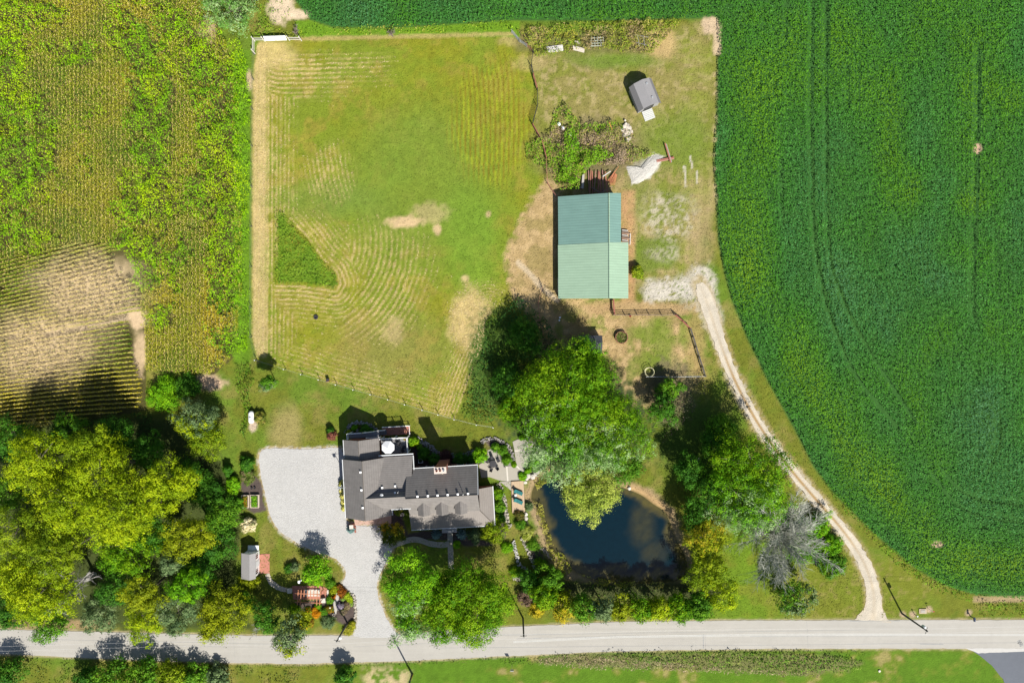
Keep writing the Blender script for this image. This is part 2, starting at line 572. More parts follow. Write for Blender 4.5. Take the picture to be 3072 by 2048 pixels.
def ground_colour(x, y):
    px, py = PX(x, y)
    sh = px.shape
    c = np.zeros(sh + (3,))
    n1, n2, n3, n4 = fbm(px, py, 130, 1), fbm(px, py, 42, 2), fbm(px, py, 14, 3, 3), fbm(px, py, 6.5, 14, 2)

    def mix(w, col):
        w = np.clip(w, 0, 1)[..., None]
        c[:] = c * (1 - w) + np.array(col) * w

    # lawn and rough grass
    mix(np.ones(sh), (.115, .13, .016))
    mix(sm(.45, .65, n1), (.095, .15, .016))
    mix(sm(.5, .75, n2) * .7, (.175, .155, .04))
    mix(sm(.5, .8, n3) * .4, (.07, .12, .012))
    # south verge and the lawn across the road: fresher
    w = sm(1940, 1960, py) * sm(900, 1200, px + (n2 - .5) * 200)
    mix(w, (.072, .142, .011))
    mix(w * sm(.5, .7, n2), (.12, .15, .02))
    mix(w * sm(.64, .76, n2) * .8, (.24, .2, .08))
    w = strip(px, py, 1090, 1230, 2000, 2100, 20)
    mix(w * sm(.35, .6, n3), (.34, .28, .15))
    # right of the pond
    w = blob(px, py, 2250, 1700, 200, 200, .3)
    mix(w, (.10, .165, .012))
    mix(w * sm(.5, .7, n2) * .6, (.15, .16, .02))
    w = blob(px, py, 2560, 1770, 260, 110, .3)
    mix(w * .8, (.125, .145, .016))
    mix(w * sm(.55, .75, n3) * .5, (.22, .18, .06))
    # dry paddock round the upper shed
    yard = [(1600, 160), (1700, 170), (1900, 150), (2100, 70), (2150, 80), (2148, 620), (2100, 700), (2080, 820), (1700, 900), (1640, 640), (1660, 480), (1615, 400)]
    w = sm(-25, 20, sdist(px, py, yard))
    mix(w, (.185, .165, .05))
    mix(w * sm(.45, .62, n2), (.145, .155, .028))
    mix(w * sm(.5, .7, n3) * .7, (.29, .235, .11))
    mix(w * sm(430, 560, py) * sm(.40, .62, fbm(px, py * .4, 20, 91)) * .8, (.28, .21, .10))
    for xx in (2068, 2096, 2122):
        mix(w * sm(9, 2, np.abs(px - xx - 8 * np.sin(py / 70.) + (n3 - .5) * 12)) * sm(470, 560, py) * .7, (.31, .24, .12))
    mix(w * sm(.25, .6, fbm(px * .35, py, 14, 77)) * strip(px, py, 2040, 2140, 130, 820, 25) * .6, (.17, .195, .03))
    mix(w * blob(px, py, 2030, 430, 110, 90, .5, n2) * .8, (.11, .16, .02))
    mix(w * blob(px, py, 1960, 610, 110, 70, .4, n2) * .6, (.12, .16, .025))
    mix(w * blob(px, py, 1840, 180, 130, 25, .5, n2) * .8, (.10, .16, .02))
    mix(blob(px, py, 1960, 760, 75, 60, .3, n2) * .9, (.105, .15, .02))
    # pasture
    sp = sdist(px, py, PASTURE)
    wp = sm(-5, 5, sp + (n3 - .5) * 8)
    mix(wp, (.165, .175, .014))
    mix(wp * sm(.42, .62, n1), (.135, .175, .016))
    mix(wp * sm(.5, .68, n2) * .75, (.205, .18, .028))
    mix(wp * sm(.5, .75, n3) * .5, (.12, .165, .012))
    mix(wp * blob(px, py, 1250, 560, 220, 240, .5, n1) * .8, (.115, .175, .022))
    mix(wp * blob(px, py, 1420, 720, 90, 170, .5, n1) * .8, (.115, .20, .02))
    mix(wp * blob(px, py, 980, 600, 150, 60, .5, n1) * .6, (.11, .17, .03))
    mix(wp * blob(px, py, 1180, 1050, 170, 110, .5, n1) * .55, (.19, .16, .05))
    # mowing lines: fresh stripes on the right, hay on the left
    ph, amt, _, _ = mow_rows(px, py)
    hay = wp * amt * sm(.62, .40, np.abs(ph - .5) * 2 + (n3 - .5) * .7)
    mix(hay * .85, (.43, .33, .14))
    rx = px - 8 * np.sin((py - 200) / 90.) - (py - 380) * .03 + (fbm(px, py, 40, 8) - .5) * 8
    r = (rx / 14.5) % 1
    w = wp * blob(px, py, 1470, 370, 105, 190, .3, n1)
    mix(w * sm(.25, .45, np.abs(r - .5)) * .9, (.15, .12, .012))
    mix(w * sm(.2, .0, np.abs(r - .5)) * .9, (.21, .25, .014))
    mix(wp * blob(px, py, 1410, 960, 62, 95, .3, n2) * (.55 + n3 * .6), (.42, .32, .14))
    mix(wp * strip(px, py, 754, 800, 130, 1070, 10) * (.35 + .7 * n2), (.42, .32, .15))
    mix(wp * blob(px, py, 815, 165, 70, 45, .5, n2) * .8, (.40, .31, .13))
    for (a, b, u, v, s) in ((1215, 665, 52, 18, 1), (1312, 690, 12, 14, .9), (1466, 643, 8, 10, .8), (1395, 835, 12, 10, .7), (1290, 640, 55, 30, .45), (1180, 990, 30, 45, .4),
                            (1590, 190, 50, 25, .3), (1560, 120, 60, 20, .4)):
        mix(blob(px, py, a, b, u, v, .4, n3) * s, (.42, .31, .17))
    mix(sm(4, 12, sdist(px, py, UNCUT)) * 1., (.10, .17, .014))
    # barnyard: dry earth and trampled grass
    by = [(1640, 540), (1672, 560), (1672, 905), (1836, 905), (1838, 945), (2022, 942), (2068, 985), (2113, 1128), (1960, 1240), (1600, 1050), (1600, 960), (1530, 880), (1520, 770), (1570, 640)]
    w = sm(-14, 14, sdist(px, py, by) + (n3 - .5) * 30)
    mix(w, (.30, .215, .10))
    mix(w * sm(.45, .65, n3), (.36, .26, .13))
    mix(w * sm(.5, .7, n2) * .7, (.20, .16, .055))
    mix(w * sm(.52, .66, fbm(px, py, 30, 88)) * sm(880, 960, py) * .7, (.13, .16, .025))
    for (a, b, u, v) in ((1985, 1040, 32, 110), (1960, 1090, 70, 35), (1950, 1000, 40, 40), (2060, 1010, 25, 40)):
        mix(blob(px, py, a, b, u, v, .5, n3) * .8, (.12, .165, .02))
    ring = strip(px, py, 1863, 1905, 570, 915, 8) * (.3 + n3)
    mix(ring, (.34, .21, .10))
    mix(blob(px, py, 1950, 925, 190, 22, .4, n3) * .9, (.32, .22, .11))
    mix(blob(px, py, 2090, 1020, 30, 120, .5, n3) * .7, (.28, .2, .08))
    mix(blob(px, py, 2100, 700, 40, 130, .5, n3) * .55, (.26, .2, .10))
    pth = segdist(px, py, [(1555, 788), (1590, 822), (1630, 868), (1672, 900)])
    mix(sm(11, 5, pth + (n3 - .5) * 6), (.40, .32, .21))
    # pale crushed limestone spread on the yard
    g = np.maximum(blob(px, py, 2000, 650, 75, 70, .45, n2), blob(px, py, 1990, 760, 50, 25, .5, n2) * .7)
    g = np.maximum(g, blob(px, py, 1980, 862, 60, 25, .4, n2))
    g = np.maximum(g, blob(px, py, 2075, 860, 60, 50, .4, n2))
    mix(g * sm(.36, .66, n3 * .45 + n4 * .55) * .85, (.37, .33, .25))
    ln = sm(44, 18, segdist(px, py, [(1960, 872), (2080, 862), (2108, 822), (2118, 900), (2138, 960)]) + (n3 - .5) * 34)
    mix(ln * sm(.22, .42, n4 * .7 + n3 * .3), (.40, .37, .31))
    gp = [(1878, 498), (1896, 498), (1905, 520), (1935, 478), (1960, 462), (1995, 468), (1975, 505), (1950, 535), (1895, 556), (1888, 530)]
    mix(sm(-3, 6, sdist(px, py, gp) + (n3 - .5) * 14), (.44, .42, .37))
    mix(blob(px, py, 1926, 505, 25, 22, .5, n3) * .7, (.36, .36, .35))
    for seg in ([(2053, 500), (2058, 560)], [(2071, 470), (2077, 505)], [(2091, 515), (2092, 550)]):
        mix(sm(3.5, 1, segdist(px, py, seg) + (n4 - .5) * 5), (.38, .35, .28))
    # weedy junk heap ground
    w = blob(px, py, 1760, 455, 150, 90, .4, n2)
    mix(w * .9, (.13, .11, .055))
    w = strip(px, py, 1545, 2000, 95, 158, 12)
    mix(w * .8, (.12, .11, .04))
    mix(blob(px, py, 1985, 130, 40, 45, .4, n3), (.34, .25, .11))
    # soil round the fields
    ss = sdist(px, py, SOY)
    mix(sm(-6, 4, ss), (.03, .09, .018))
    mix(blob(px, py, 2132, 78, 30, 26, .3, n3), (.42, .32, .21))
    mix(strip(px, py, 2140, 2163, 75, 165, 5) * .9, (.42, .32, .21))
    mix(strip(px, py, 2140, 2152, 165, 620, 6) * sm(.45, .6, n3) * .6, (.38, .3, .16))
    mix(blob(px, py, 2933, 446, 13, 15, .2), (.36, .25, .17))
    mix(blob(px, py, 2812, 1632, 17, 9, .3), (.40, .30, .19))
    mix(strip(px, py, 2920, 3330, 1788, 1806, 4) * .8, (.30, .22, .13))
    w = (px < 742) & (py < 1300) & inside(px, py, [(-260, -240), (600, -240), (640, 0), (670, 150), (700, 250), (715, 1060), (640, 1125), (440, 1110), (440, 1230), (200, 1275), (-260, 1320)])
    mix(w * 1., (.065, .06, .018))
    mix(strip(px, py, 700, 752, 150, 1090, 8) * 1., (.09, .17, .012))
    tan = np.maximum(blob(px, py, 265, 880, 170, 110, .5, n2), blob(px, py, 130, 1040, 170, 110, .5, n2))
    mix(w * tan * .85, (.43, .33, .20))
    mix(sm(10, 3, segdist(px, py, [(240, 985), (330, 968), (395, 950), (438, 938)]) + (n3 - .5) * 5), (.47, .36, .23))
    mix(blob(px, py, 414, 958, 28, 26, .25, n3), (.47, .35, .22))
    mix(blob(px, py, 420, 1060, 20, 60, .4, n3), (.40, .30, .18))
    mix(blob(px, py, 628, 1148, 45, 24, .4, n3), (.42, .30, .20))
    mix(blob(px, py, 625, 90, 25, 35, .4, n3), (.34, .25, .14))
    mix(blob(px, py, 845, 15, 38, 52, .3, n3), (.45, .36, .25))
    mix(blob(px, py, 895, 45, 32, 16, .3, n3), (.45, .36, .25))
    mix(blob(px, py, 748, 240, 9, 30, .4, n3), (.36, .28, .17))
    mix(strip(px, py, 885, 1560, 62, 112, 4) * (1 - sm(-4, 2, ss)), (.10, .19, .012))
    mix(sm(9, 3, segdist(px, py, [(885, 117), (1200, 110), (1540, 102)]) + (n3 - .5) * 6) * .8, (.30, .24, .09))
    # dry lawn streak beside the court, bare edges of the gravel
    mix(blob(px, py, 860, 1290, 45, 70, .5, n2) * .7, (.27, .22, .09))
    sc = sdist(px, py, COURT)
    mix(sm(-9, -2, sc + (n3 - .5) * 5) * .8, (.34, .26, .15))
    mix(sm(-12, -1, sc) * sm(.5, .62, n4) * .8, (.40, .38, .35))
    dl = segdist(px, py, LANE_C)
    mix(sm(34, 20, dl + (n3 - .5) * 16) * .7, (.25, .19, .08))
    mix(sm(30, 14, dl) * sm(.48, .6, n4) * .8, (.40, .36, .29))
    # leaf litter under trees, with their shade put into the ground colour
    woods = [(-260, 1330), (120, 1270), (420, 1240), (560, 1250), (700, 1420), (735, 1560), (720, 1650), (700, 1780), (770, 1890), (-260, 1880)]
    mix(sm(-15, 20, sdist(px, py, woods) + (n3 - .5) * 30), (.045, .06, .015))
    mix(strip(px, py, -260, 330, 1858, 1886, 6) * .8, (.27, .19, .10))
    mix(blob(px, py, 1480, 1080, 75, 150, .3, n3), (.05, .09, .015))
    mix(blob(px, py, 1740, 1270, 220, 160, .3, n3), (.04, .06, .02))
    mix(blob(px, py, 2080, 1310, 110, 120, .35, n3) * .9, (.055, .10, .014))  # lawn painted darker green, tree shade put into its colour
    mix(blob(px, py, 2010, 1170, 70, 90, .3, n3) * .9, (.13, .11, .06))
    # pond banks
    dp = -sdist(px, py, POND)
    mix(sm(38, 12, dp + (n3 - .5) * 30), (.27, .20, .11))
    mix(sm(30, 5, dp) * blob(px, py, 1980, 1480, 110, 60, .4), (.36, .24, .12))
    mix(blob(px, py, 1690, 1420, 60, 28, .3, n3), (.36, .25, .12))
    mix(sm(8, -4, dp), (.10, .085, .03))
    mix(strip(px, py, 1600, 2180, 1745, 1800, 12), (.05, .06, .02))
    # verge of the road
    dr = -sdist(px, py, ROAD)
    mix(sm(7, 1, dr + (n3 - .5) * 5) * .8, (.34, .28, .18))
    # planted beds
    for q in BEDS:
        mix(sm(-2, 3, sdist(px, py, q) + (n3 - .5) * 5), (.075, .058, .052))
    for a, b in ((2738, 1843), (2786, 1828), (2907, 1838), (2708, 1842)):
        mix(blob(px, py, a, b, 10, 9, .4, n3), (.33, .25, .16))
    mix(blob(px, py, 759, 1275, 12, 16, .4, n3), (.40, .32, .24))
    # the ditch south of the road
    dd = sm(-8, 8, sdist(px, py, [(1600, 1978), (1720, 1962), (2200, 1958), (2480, 1964), (2590, 1988), (2540, 2012), (2440, 2022), (2100, 2006), (1800, 1998), (1640, 1990)]) + (n3 - .5) * 20)
    mix(dd * .9, (.13, .13, .05))
    c *= (.74 + .30 * fbm(px, py, 7, 4, 2) + .22 * fbm(px, py * .6, 24, 19, 3))[..., None]
    return c


BEDS = [[(880, 1810), (1046, 1780), (1062, 1800), (1066, 1860), (1050, 1885), (990, 1850), (900, 1838)],
        [(722, 1450), (735, 1420), (770, 1430), (786, 1450), (790, 1500), (802, 1532), (760, 1540), (735, 1525)],
        [(1055, 1310), (1070, 1285), (1100, 1278), (1125, 1295), (1130, 1310)],
        [(1228, 1300), (1262, 1330), (1320, 1366), (1410, 1366), (1440, 1345), (1452, 1385), (1430, 1398), (1240, 1398)],
        [(1150, 1520), (1200, 1520), (1225, 1600), (1270, 1590), (1480, 1590), (1480, 1635), (1400, 1640), (1350, 1620), (1250, 1620), (1180, 1600)],
        [(1450, 1325), (1470, 1312), (1510, 1322), (1540, 1360), (1540, 1395), (1512, 1396), (1500, 1360), (1470, 1342)],
        [(1595, 1370), (1630, 1375), (1600, 1440), (1570, 1440)],
        [(1483, 1470), (1500, 1500), (1520, 1600), (1510, 1640), (1488, 1560)],
        [(1552, 1540), (1576, 1540), (1600, 1620), (1650, 1700), (1610, 1710), (1572, 1610)]]


def build_ground():
    step = 0.30
    xs = np.arange(-108, 108 + .01, step)
    ys = np.arange(-78, 78 + .01, step)
    X, Y = np.meshgrid(xs, ys)
    px, py = PX(X, Y)
    Z = np.zeros(X.shape)
    dp = sdist(px, py, POND) * S
    Z -= 1.6 * sm(-0.9, 3.5, dp)
    Z += .06 * (fbm(X, Y, 2.0, 3, 2) - .5) * sm(.5, 3, -sdist(px, py, ROAD) * S) * sm(-.5, -3, sdist(px, py, COURT) * S)
    Z -= .03
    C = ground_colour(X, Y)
    ny, nx = X.shape
    idx = np.arange(nx * ny).reshape(ny, nx)
    F = np.stack([idx[:-1, :-1], idx[:-1, 1:], idx[1:, 1:], idx[1:, :-1]], -1).reshape(-1, 4)
    V = np.stack([X, Y, Z], -1).reshape(-1, 3)
    # the same sheet goes on to the horizon
    B = 2600.
    e = [0, nx - 1, nx * ny - 1, nx * (ny - 1)]
    n0 = len(V)
    V = np.concatenate([V, [(-B, -B, -.03), (B, -B, -.03), (B, B, -.03), (-B, B, -.03)]])
    for k in e:
        V[k, 2] = -.03
    rim = [idx[0, :], idx[:, -1], idx[-1, ::-1], idx[::-1, 0]]
    fl = [F]
    for side, r in enumerate(rim):
        V[r, 2] = -.03
        a, b = n0 + side, n0 + (side + 1) % 4
        t = np.linspace(0, 1, len(r))[:, None]
        far = V[a] * (1 - t) + V[b] * t
        near = V[r] * .97 + far * .03
        m0, m1 = len(V), len(V) + len(r)
        V = np.concatenate([V, near, far])
        k = np.arange(len(r) - 1)
        fl.append(np.stack([r[k], m0 + k, m0 + k + 1, r[k + 1]], 1))
        fl.append(np.stack([m0 + k, m1 + k, m1 + k + 1, m0 + k + 1], 1))
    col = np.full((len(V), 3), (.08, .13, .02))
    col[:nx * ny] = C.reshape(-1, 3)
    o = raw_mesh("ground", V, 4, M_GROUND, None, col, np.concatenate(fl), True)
    tag(o, "grassy farmland ground with lawns, bare patches and pasture", "ground", kind='structure')


build_ground()

# ------------------------------------------------------------------ sheets on the ground
tag(sheet("road", ROAD, .015, M_ASPHALT, .6, 1, step=14), "pale grey country road running along the bottom", "road")
cl = MB()
for off in (0, 3.2):
    c0 = [(x, (np.interp(x, [p[0] for p in ROADN], [p[1] for p in ROADN]) + np.interp(x, [p[0] for p in ROADS[::-1]], [p[1] for p in ROADS[::-1]])) / 2 + off) for x in range(1540, 3330, 45)]
    for a, b in zip(c0, c0[1:]):
        p, q = P(*a), P(*b)
        cl.poly([(p[0], p[1] - .05, .021), (q[0], q[1] - .05, .021), (q[0], q[1] + .05, .021), (p[0], p[1] + .05, .021)])
m = pmat("worn_line_paint", (.42, .42, .40), .8, ((1.2, .12), (6, .1)))
tag(cl.build("road_marking", m), "faint worn double centre line on the road", "road marking", kind='structure')
sc_ = MB()
_r = np.random.default_rng(21)
for (x0, y0, x1, y1, w) in ((1060, 1938, 1400, 1925, 1.2), (1800, 1906, 2140, 1905, 1.0), (2110, 1900, 2110, 1944, 2.6), (2116, 1905, 2116, 1942, .8), (170, 1900, 168, 1925, 9), (95, 1930, 165, 1931, 1.5),
                            (2550, 1862, 2700, 1861, 2.0), (3055, 1920, 3066, 1936, 12), (2250, 1908, 2900, 1905, 1.0), (-100, 1912, 900, 1932, 1.2), (1300, 1906, 2600, 1888, 1.3), (1300, 1942, 3072, 1926, 1.2), (2420, 1862, 2424, 1943, .7), (700, 1910, 706, 1985, .6), (2760, 1930, 2830, 1932, 3), (300, 1928, 900, 1945, .8), (1550, 1915, 1800, 1908, 1.6)):
    n = 10
    ps = [(x0 + (x1 - x0) * t / n + _r.normal() * .3, y0 + (y1 - y0) * t / n + _r.normal() * .5) for t in range(n + 1)]
    for a, b in zip(ps, ps[1:]):
        p, q = P(*a), P(*b)
        d = Vector((q[0] - p[0], q[1] - p[1], 0)).normalized()
        nn = Vector((-d.y, d.x, 0)) * (w * S / 2) * (.6 + .6 * _r.random())
        sc_.poly([(p[0] - nn.x, p[1] - nn.y, .019), (q[0] - nn.x, q[1] - nn.y, .019), (q[0] + nn.x, q[1] + nn.y, .019), (p[0] + nn.x, p[1] + nn.y, .019)])
tag(sc_.build("road_patch", pmat("tar_repairs", (.25, .25, .245), .9, ((2, .15), (8, .15)))), "grey tar repairs and seams on the road surface", "road patch", kind='structure')
tag(sheet("side_road", [(2905, 1944), (2935, 1962), (2975, 1995), (3008, 2035), (3030, 2080), (3060, 2240), (3330, 2240), (3330, 1948), (3072, 1949)], .012, M_NEWASPH, .5, 2),
    "dark asphalt side road at the lower right corner", "road")
tag(sheet("road_apron", [(2895, 1943), (2935, 1958), (3072, 1953), (3330, 1953), (3330, 1944)], .024, pmat("pale_seal", (.40, .39, .37), .9, ((2, .1),)), .4, 5), "pale strip joining the side road", "road", kind='structure')
tag(sheet("driveway", COURT, .02, M_GRAVEL, .7, 3, step=7), "white gravel driveway court beside the house", "driveway")
# farm lane: gravel wheel tracks with a tan centre
lane = spline(LANE_C, 8)
lw = []
for i, p in enumerate(lane):
    t = i / (len(lane) - 1)
    lw.append(np.interp(t, [0, .05, .12, .25, .45, .7, .88, .95, 1], [10, 22, 22, 17, 15, 17, 21, 26, 58]))
V, F, C = [], [], []
NA = 22
for i, (p, w) in enumerate(zip(lane, lw)):
    q = lane[min(i + 1, len(lane) - 1)]
    r = lane[max(i - 1, 0)]
    d = np.array([q[0] - r[0], q[1] - r[1]])
    d /= np.linalg.norm(d)
    nn = np.array([-d[1], d[0]])
    for k in range(NA + 1):
        s = k / NA * 2 - 1
        jit = (RNG.normal() * 1.9) if k in (0, NA) else 0
        x, y = p[0] + nn[0] * (s * w + jit), p[1] + nn[1] * (s * w + jit)
        a = P(x, y)
        V.append((a[0], a[1], .016))
        nz = float(fbm(np.array([x]), np.array([y]), 22, 61)[0])
        mid = 1.25 * math.exp(-(s / .26) ** 2) * np.interp(i / len(lane), [0, .22, .32, .62, .75, 1], [.1, .3, .9, .9, .35, .15])
        tr = min(1, max(0, mid * (.6 + nz) + max(0, abs(s) - .8) * 2.2 * nz * 1.5 - .05))
        pale, tan_ = np.array((.43, .385, .31)), np.array((.28, .19, .09))
        C.append((pale * (1 - tr) + tan_ * tr) * (.8 + .4 * nz))
for i in range(len(lane) - 1):
    for k in range(NA):
        a = i * (NA + 1) + k
        F.append((a, a + NA + 1, a + NA + 2, a + 1))
tag(raw_mesh("farm_lane", V, 4, M_TRACK, None, C, F, True), "pale gravel farm lane curving past the soybean field", "lane", kind='structure')


# ------------------------------------------------------------------ pond
def build_pond():
    st = .35
    X, Y = np.meshgrid(np.arange(2, 34, st), np.arange(-46, -20, st))
    px, py = PX(X, Y)
    d = sdist(px, py, POND) * S
    keep = (d > -.6)
    n = fbm(px, py, 34, 41)
    n2 = fbm(px + py * .5, py, 14, 43)
    shal = sm(1.9, .2, d + (n - .5) * 2.6)
    shal = np.maximum(shal, blob(px, py, 1930, 1580, 36, 65, .6, n) * .35)
    shal = np.maximum(shal, blob(px, py, 1960, 1655, 40, 35, .5, n) * .3)
    shal = np.maximum(shal, sm(1690, 1725, py + (n - .5) * 50) * sm(.3, .6, n2))
    shal = np.maximum(shal, sm(1665, 1640, px + (py - 1560) * -.25 + (n - .5) * 40) * .8)
    shal *= .45 + .8 * n2
    deep = np.array((.0012, .0105, .0175))
    alg = np.array((.075, .064, .02))
    C = deep + (alg - deep) * np.clip(shal, 0, 1)[..., None]
    idx = -np.ones(X.shape, int)
    idx[keep] = np.arange(keep.sum())
    f = np.stack([idx[:-1, :-1], idx[:-1, 1:], idx[1:, 1:], idx[1:, :-1]], -1).reshape(-1, 4)
    f = f[(f >= 0).all(1)]
    V = np.stack([X, Y, np.full(X.shape, -.22)], -1)[keep]
    m = pmat("pond_water", attr=True, rough=.06, scales=((1.5, .2),), bump=.02, bscale=3, spec=.3)
    o = raw_mesh("pond_water", V, 4, m, None, C[keep], f, True)
    tag(o, "dark blue green pond water with brown algae at the edges", "pond", kind='structure')


build_pond()


# ------------------------------------------------------------------ scattering of plants over an outline
def rand_in(poly, n, rng):
    xs, ys = [p[0] for p in poly], [p[1] for p in poly]
    x = rng.uniform(min(xs), max(xs), n)
    y = rng.uniform(min(ys), max(ys), n)
    k = inside(x, y, poly)
    return x[k], y[k]


def area_m2(poly):
    return (max(p[0] for p in poly) - min(p[0] for p in poly)) * (max(p[1] for p in poly) - min(p[1] for p in poly)) * S * S


def pick(pal, v):
    """colours from a palette by a value 0..1, blended"""
    pal = np.asarray(pal, float)
    t = np.clip(v, 0, .9999) * (len(pal) - 1)
    i = np.floor(t).astype(int)
    f = (t - i)[:, None]
    return pal[i] * (1 - f) + pal[np.minimum(i + 1, len(pal) - 1)] * f


def cover(name, label, cat, polys, dens, hgt, leaf, pal, seed=0, mask=None, clump=1.2, up=.9, wid=.55, kind='stuff', mat=None, u=None, group=None, bumpy=4.0):
    """leafy ground cover: clumps of leaves whose height follows a noise"""
    rng = np.random.default_rng(seed)
    if isinstance(polys[0][0], (int, float)):
        polys = [polys]
    X, Y = [], []
    for q in polys:
        a, b = rand_in(q, int(area_m2(q) * dens), rng)
        X.append(a)
        Y.append(b)
    px, py = np.concatenate(X), np.concatenate(Y)
    if mask is not None:
        k = rng.random(len(px)) < mask(px, py)
        px, py = px[k], py[k]
    x, y = (px - CX) * S, (CY - py) * S
    n = fbm(x, y, clump, seed + 3, 3)
    top = hgt * (.25 + 1.1 * sm(.3, .75, n))
    z = top * (1 - .6 * rng.random(len(x)) ** 2)
    gx = (fbm(x + .25, y, clump, seed + 3, 3) - n) * hgt * bumpy
    gy = (fbm(x, y + .25, clump, seed + 3, 3) - n) * hgt * bumpy
    nr = np.stack([-gx, -gy, np.full(len(x), .6)], 1) * up + rng.normal(size=(len(x), 3)) * .45
    nr[:, 2] = np.abs(nr[:, 2]) + .1
    cv = np.clip(.5 + (fbm(x, y, clump * 2.5, seed + 9, 3) - .5) * 1.7 + rng.normal(size=len(x)) * .16, 0, 1)
    c = pick(pal, cv) * rng.uniform(.75, 1.25, len(x))[:, None]
    s = leaf * rng.uniform(.7, 1.35, len(x))
    o = leaf_mesh(name, np.stack([x, y, z], 1), nr, s, s * wid, c, mat or M_LEAF, None, rng)
    return tag(o, label, cat, group, kind)


# ---- soybeans
def build_soy():
    rng = np.random.default_rng(11)
    px, py = rand_in(SOY, int(area_m2(SOY) * 27), rng)
    k = (px > -40) & (px < 3200) & (py > -150) & (py < 1830)
    px, py = px[k], py[k]
    d = sdist(px, py, SOY) * S
    # rows: along the edge on the headland, north-south inside
    head = d < 13 + 3 * fbm(px, py, 300, 4)
    headx = head & ((px < 2800) | (py > 1300))
    u = np.where(headx & (px > 2100), d / .76, px * S / .76)
    fr = u - np.floor(u)
    keep = rng.random(len(px)) < 1 - .55 * sm(.25, .5, np.abs(fr - .5))
    tracks = [spline(t, 6) for t in ([(2437, -150), (2431, 330), (2440, 700), (2462, 850), (2490, 960), (2560, 1120), (2640, 1225), (2695, 1290)],
                                     [(2478, -150), (2476, 300), (2484, 740), (2515, 870), (2560, 975), (2640, 1110), (2738, 1262)],
                                     [(2930, 160), (2927, 400), (2921, 640), (2914, 860), (2918, 960)], [(2355, -150), (2356, 60), (2353, 130)],
                                     [(2340, 480), (2346, 680)], [(2540, 200), (2541, 330)], [(2570, 180), (2572, 340)],
                                     [(2815, 1400), (2870, 1465), (2920, 1492), (2990, 1505), (3160, 1522)], [(2790, 1420), (2870, 1515), (2960, 1550), (3160, 1575)],
                                     [(2993, 1240), (2990, 1330), (2952, 1420)], [(2985, 680), (2990, 900)])]
    wd = [2.6, 2.4, 3.0, 1.8, 1.6, 1.4, 1.5, 2.4, 2.1, 2.1, 1.6]
    tr = np.zeros(len(px), bool)
    br = fbm(px, py, 60, 71)
    for t, w in zip(tracks, wd):
        dt = segdist(px, py, t)
        tr |= dt < w * 2.2 * (.35 + 1.1 * br)
    for a, b, rx, ry in ((2933, 446, 12, 14), (2812, 1632, 15, 8)):
        tr |= np.hypot((px - a) / rx, (py - b) / ry) < 1
    keep &= ~tr
    px, py, d = px[keep], py[keep], d[keep]
    x, y = (px - CX) * S, (CY - py) * S
    n = fbm(x, y, .6, 15, 3)
    nn = fbm(x * 1.5, y * .8, 14, 16, 4)
    v_row = 1 - .10 * sm(.2, .45, np.abs(fr[keep] - .5))
    top = (.95 + .55 * (n - .5)) * sm(-.05, .5, d + .25)
    z = top * (1 - .28 * rng.random(len(x)) ** 1.5)
    gx = (fbm(x + .15, y, .6, 15, 3) - n) * 2.2
    gy = (fbm(x, y + .15, .6, 15, 3) - n) * 2.2
    nr = np.stack([-gx, -gy, np.full(len(x), .75)], 1) + rng.normal(size=(len(x), 3)) * .24
    nr[:, 2] = np.abs(nr[:, 2]) + .08
    v = .46 + (nn - .5) * 1.1 + rng.normal(size=len(x)) * .05
    # headland and hollows grow yellower
    v += .34 * np.exp(-((d - 7) / 4.5) ** 2) * sm(600, 900, py) * (px > 2100) + .12 * np.exp(-((d - 4) / 5) ** 2) * (px > 2100)
    for (a, b, rx, ry, s) in ((2720, 590, 60, 70, .35), (2900, 610, 60, 40, .4), (2280, 250, 60, 120, .2), (2250, 900, 50, 250, .25), (2880, 760, 90, 60, .3), (2560, 1200, 110, 130, .2), (2900, 1700, 220, 60, .35), (3040, 300, 60, 60, .25),
                              (2700, 900, 220, 150, -.2), (2960, 1180, 110, 150, -.22), (2600, 1000, 140, 200, -.1), (1700, 20, 500, 25, -.15), (2600, 130, 180, 120, -.1)):
        v += s * np.exp(-((px - a) / rx) ** 2 - ((py - b) / ry) ** 2)
    c = pick([(.052, .152, .056), (.040, .155, .034), (.046, .178, .014), (.082, .215, .007), (.13, .25, .007)], np.clip(v, 0, 1))
    pale = rng.random(len(x)) < .10 * sm(.75, .2, v)
    c[pale] = c[pale] * 1.15 + np.array((.03, .05, .03))
    c *= (rng.uniform(.88, 1.14, len(x)) * v_row * (.86 + .28 * fbm(x, y * .6, 4, 23, 3)))[:, None]
    s = .25 * rng.uniform(.75, 1.3, len(x))
    o = leaf_mesh("soybean_crop", np.stack([x, y, z], 1), nr, s, s * .72, c, M_LEAF, None, rng)
    tag(o, "dense dark green soybean crop with tractor tramlines", "soybean field", kind='stuff')


build_soy()


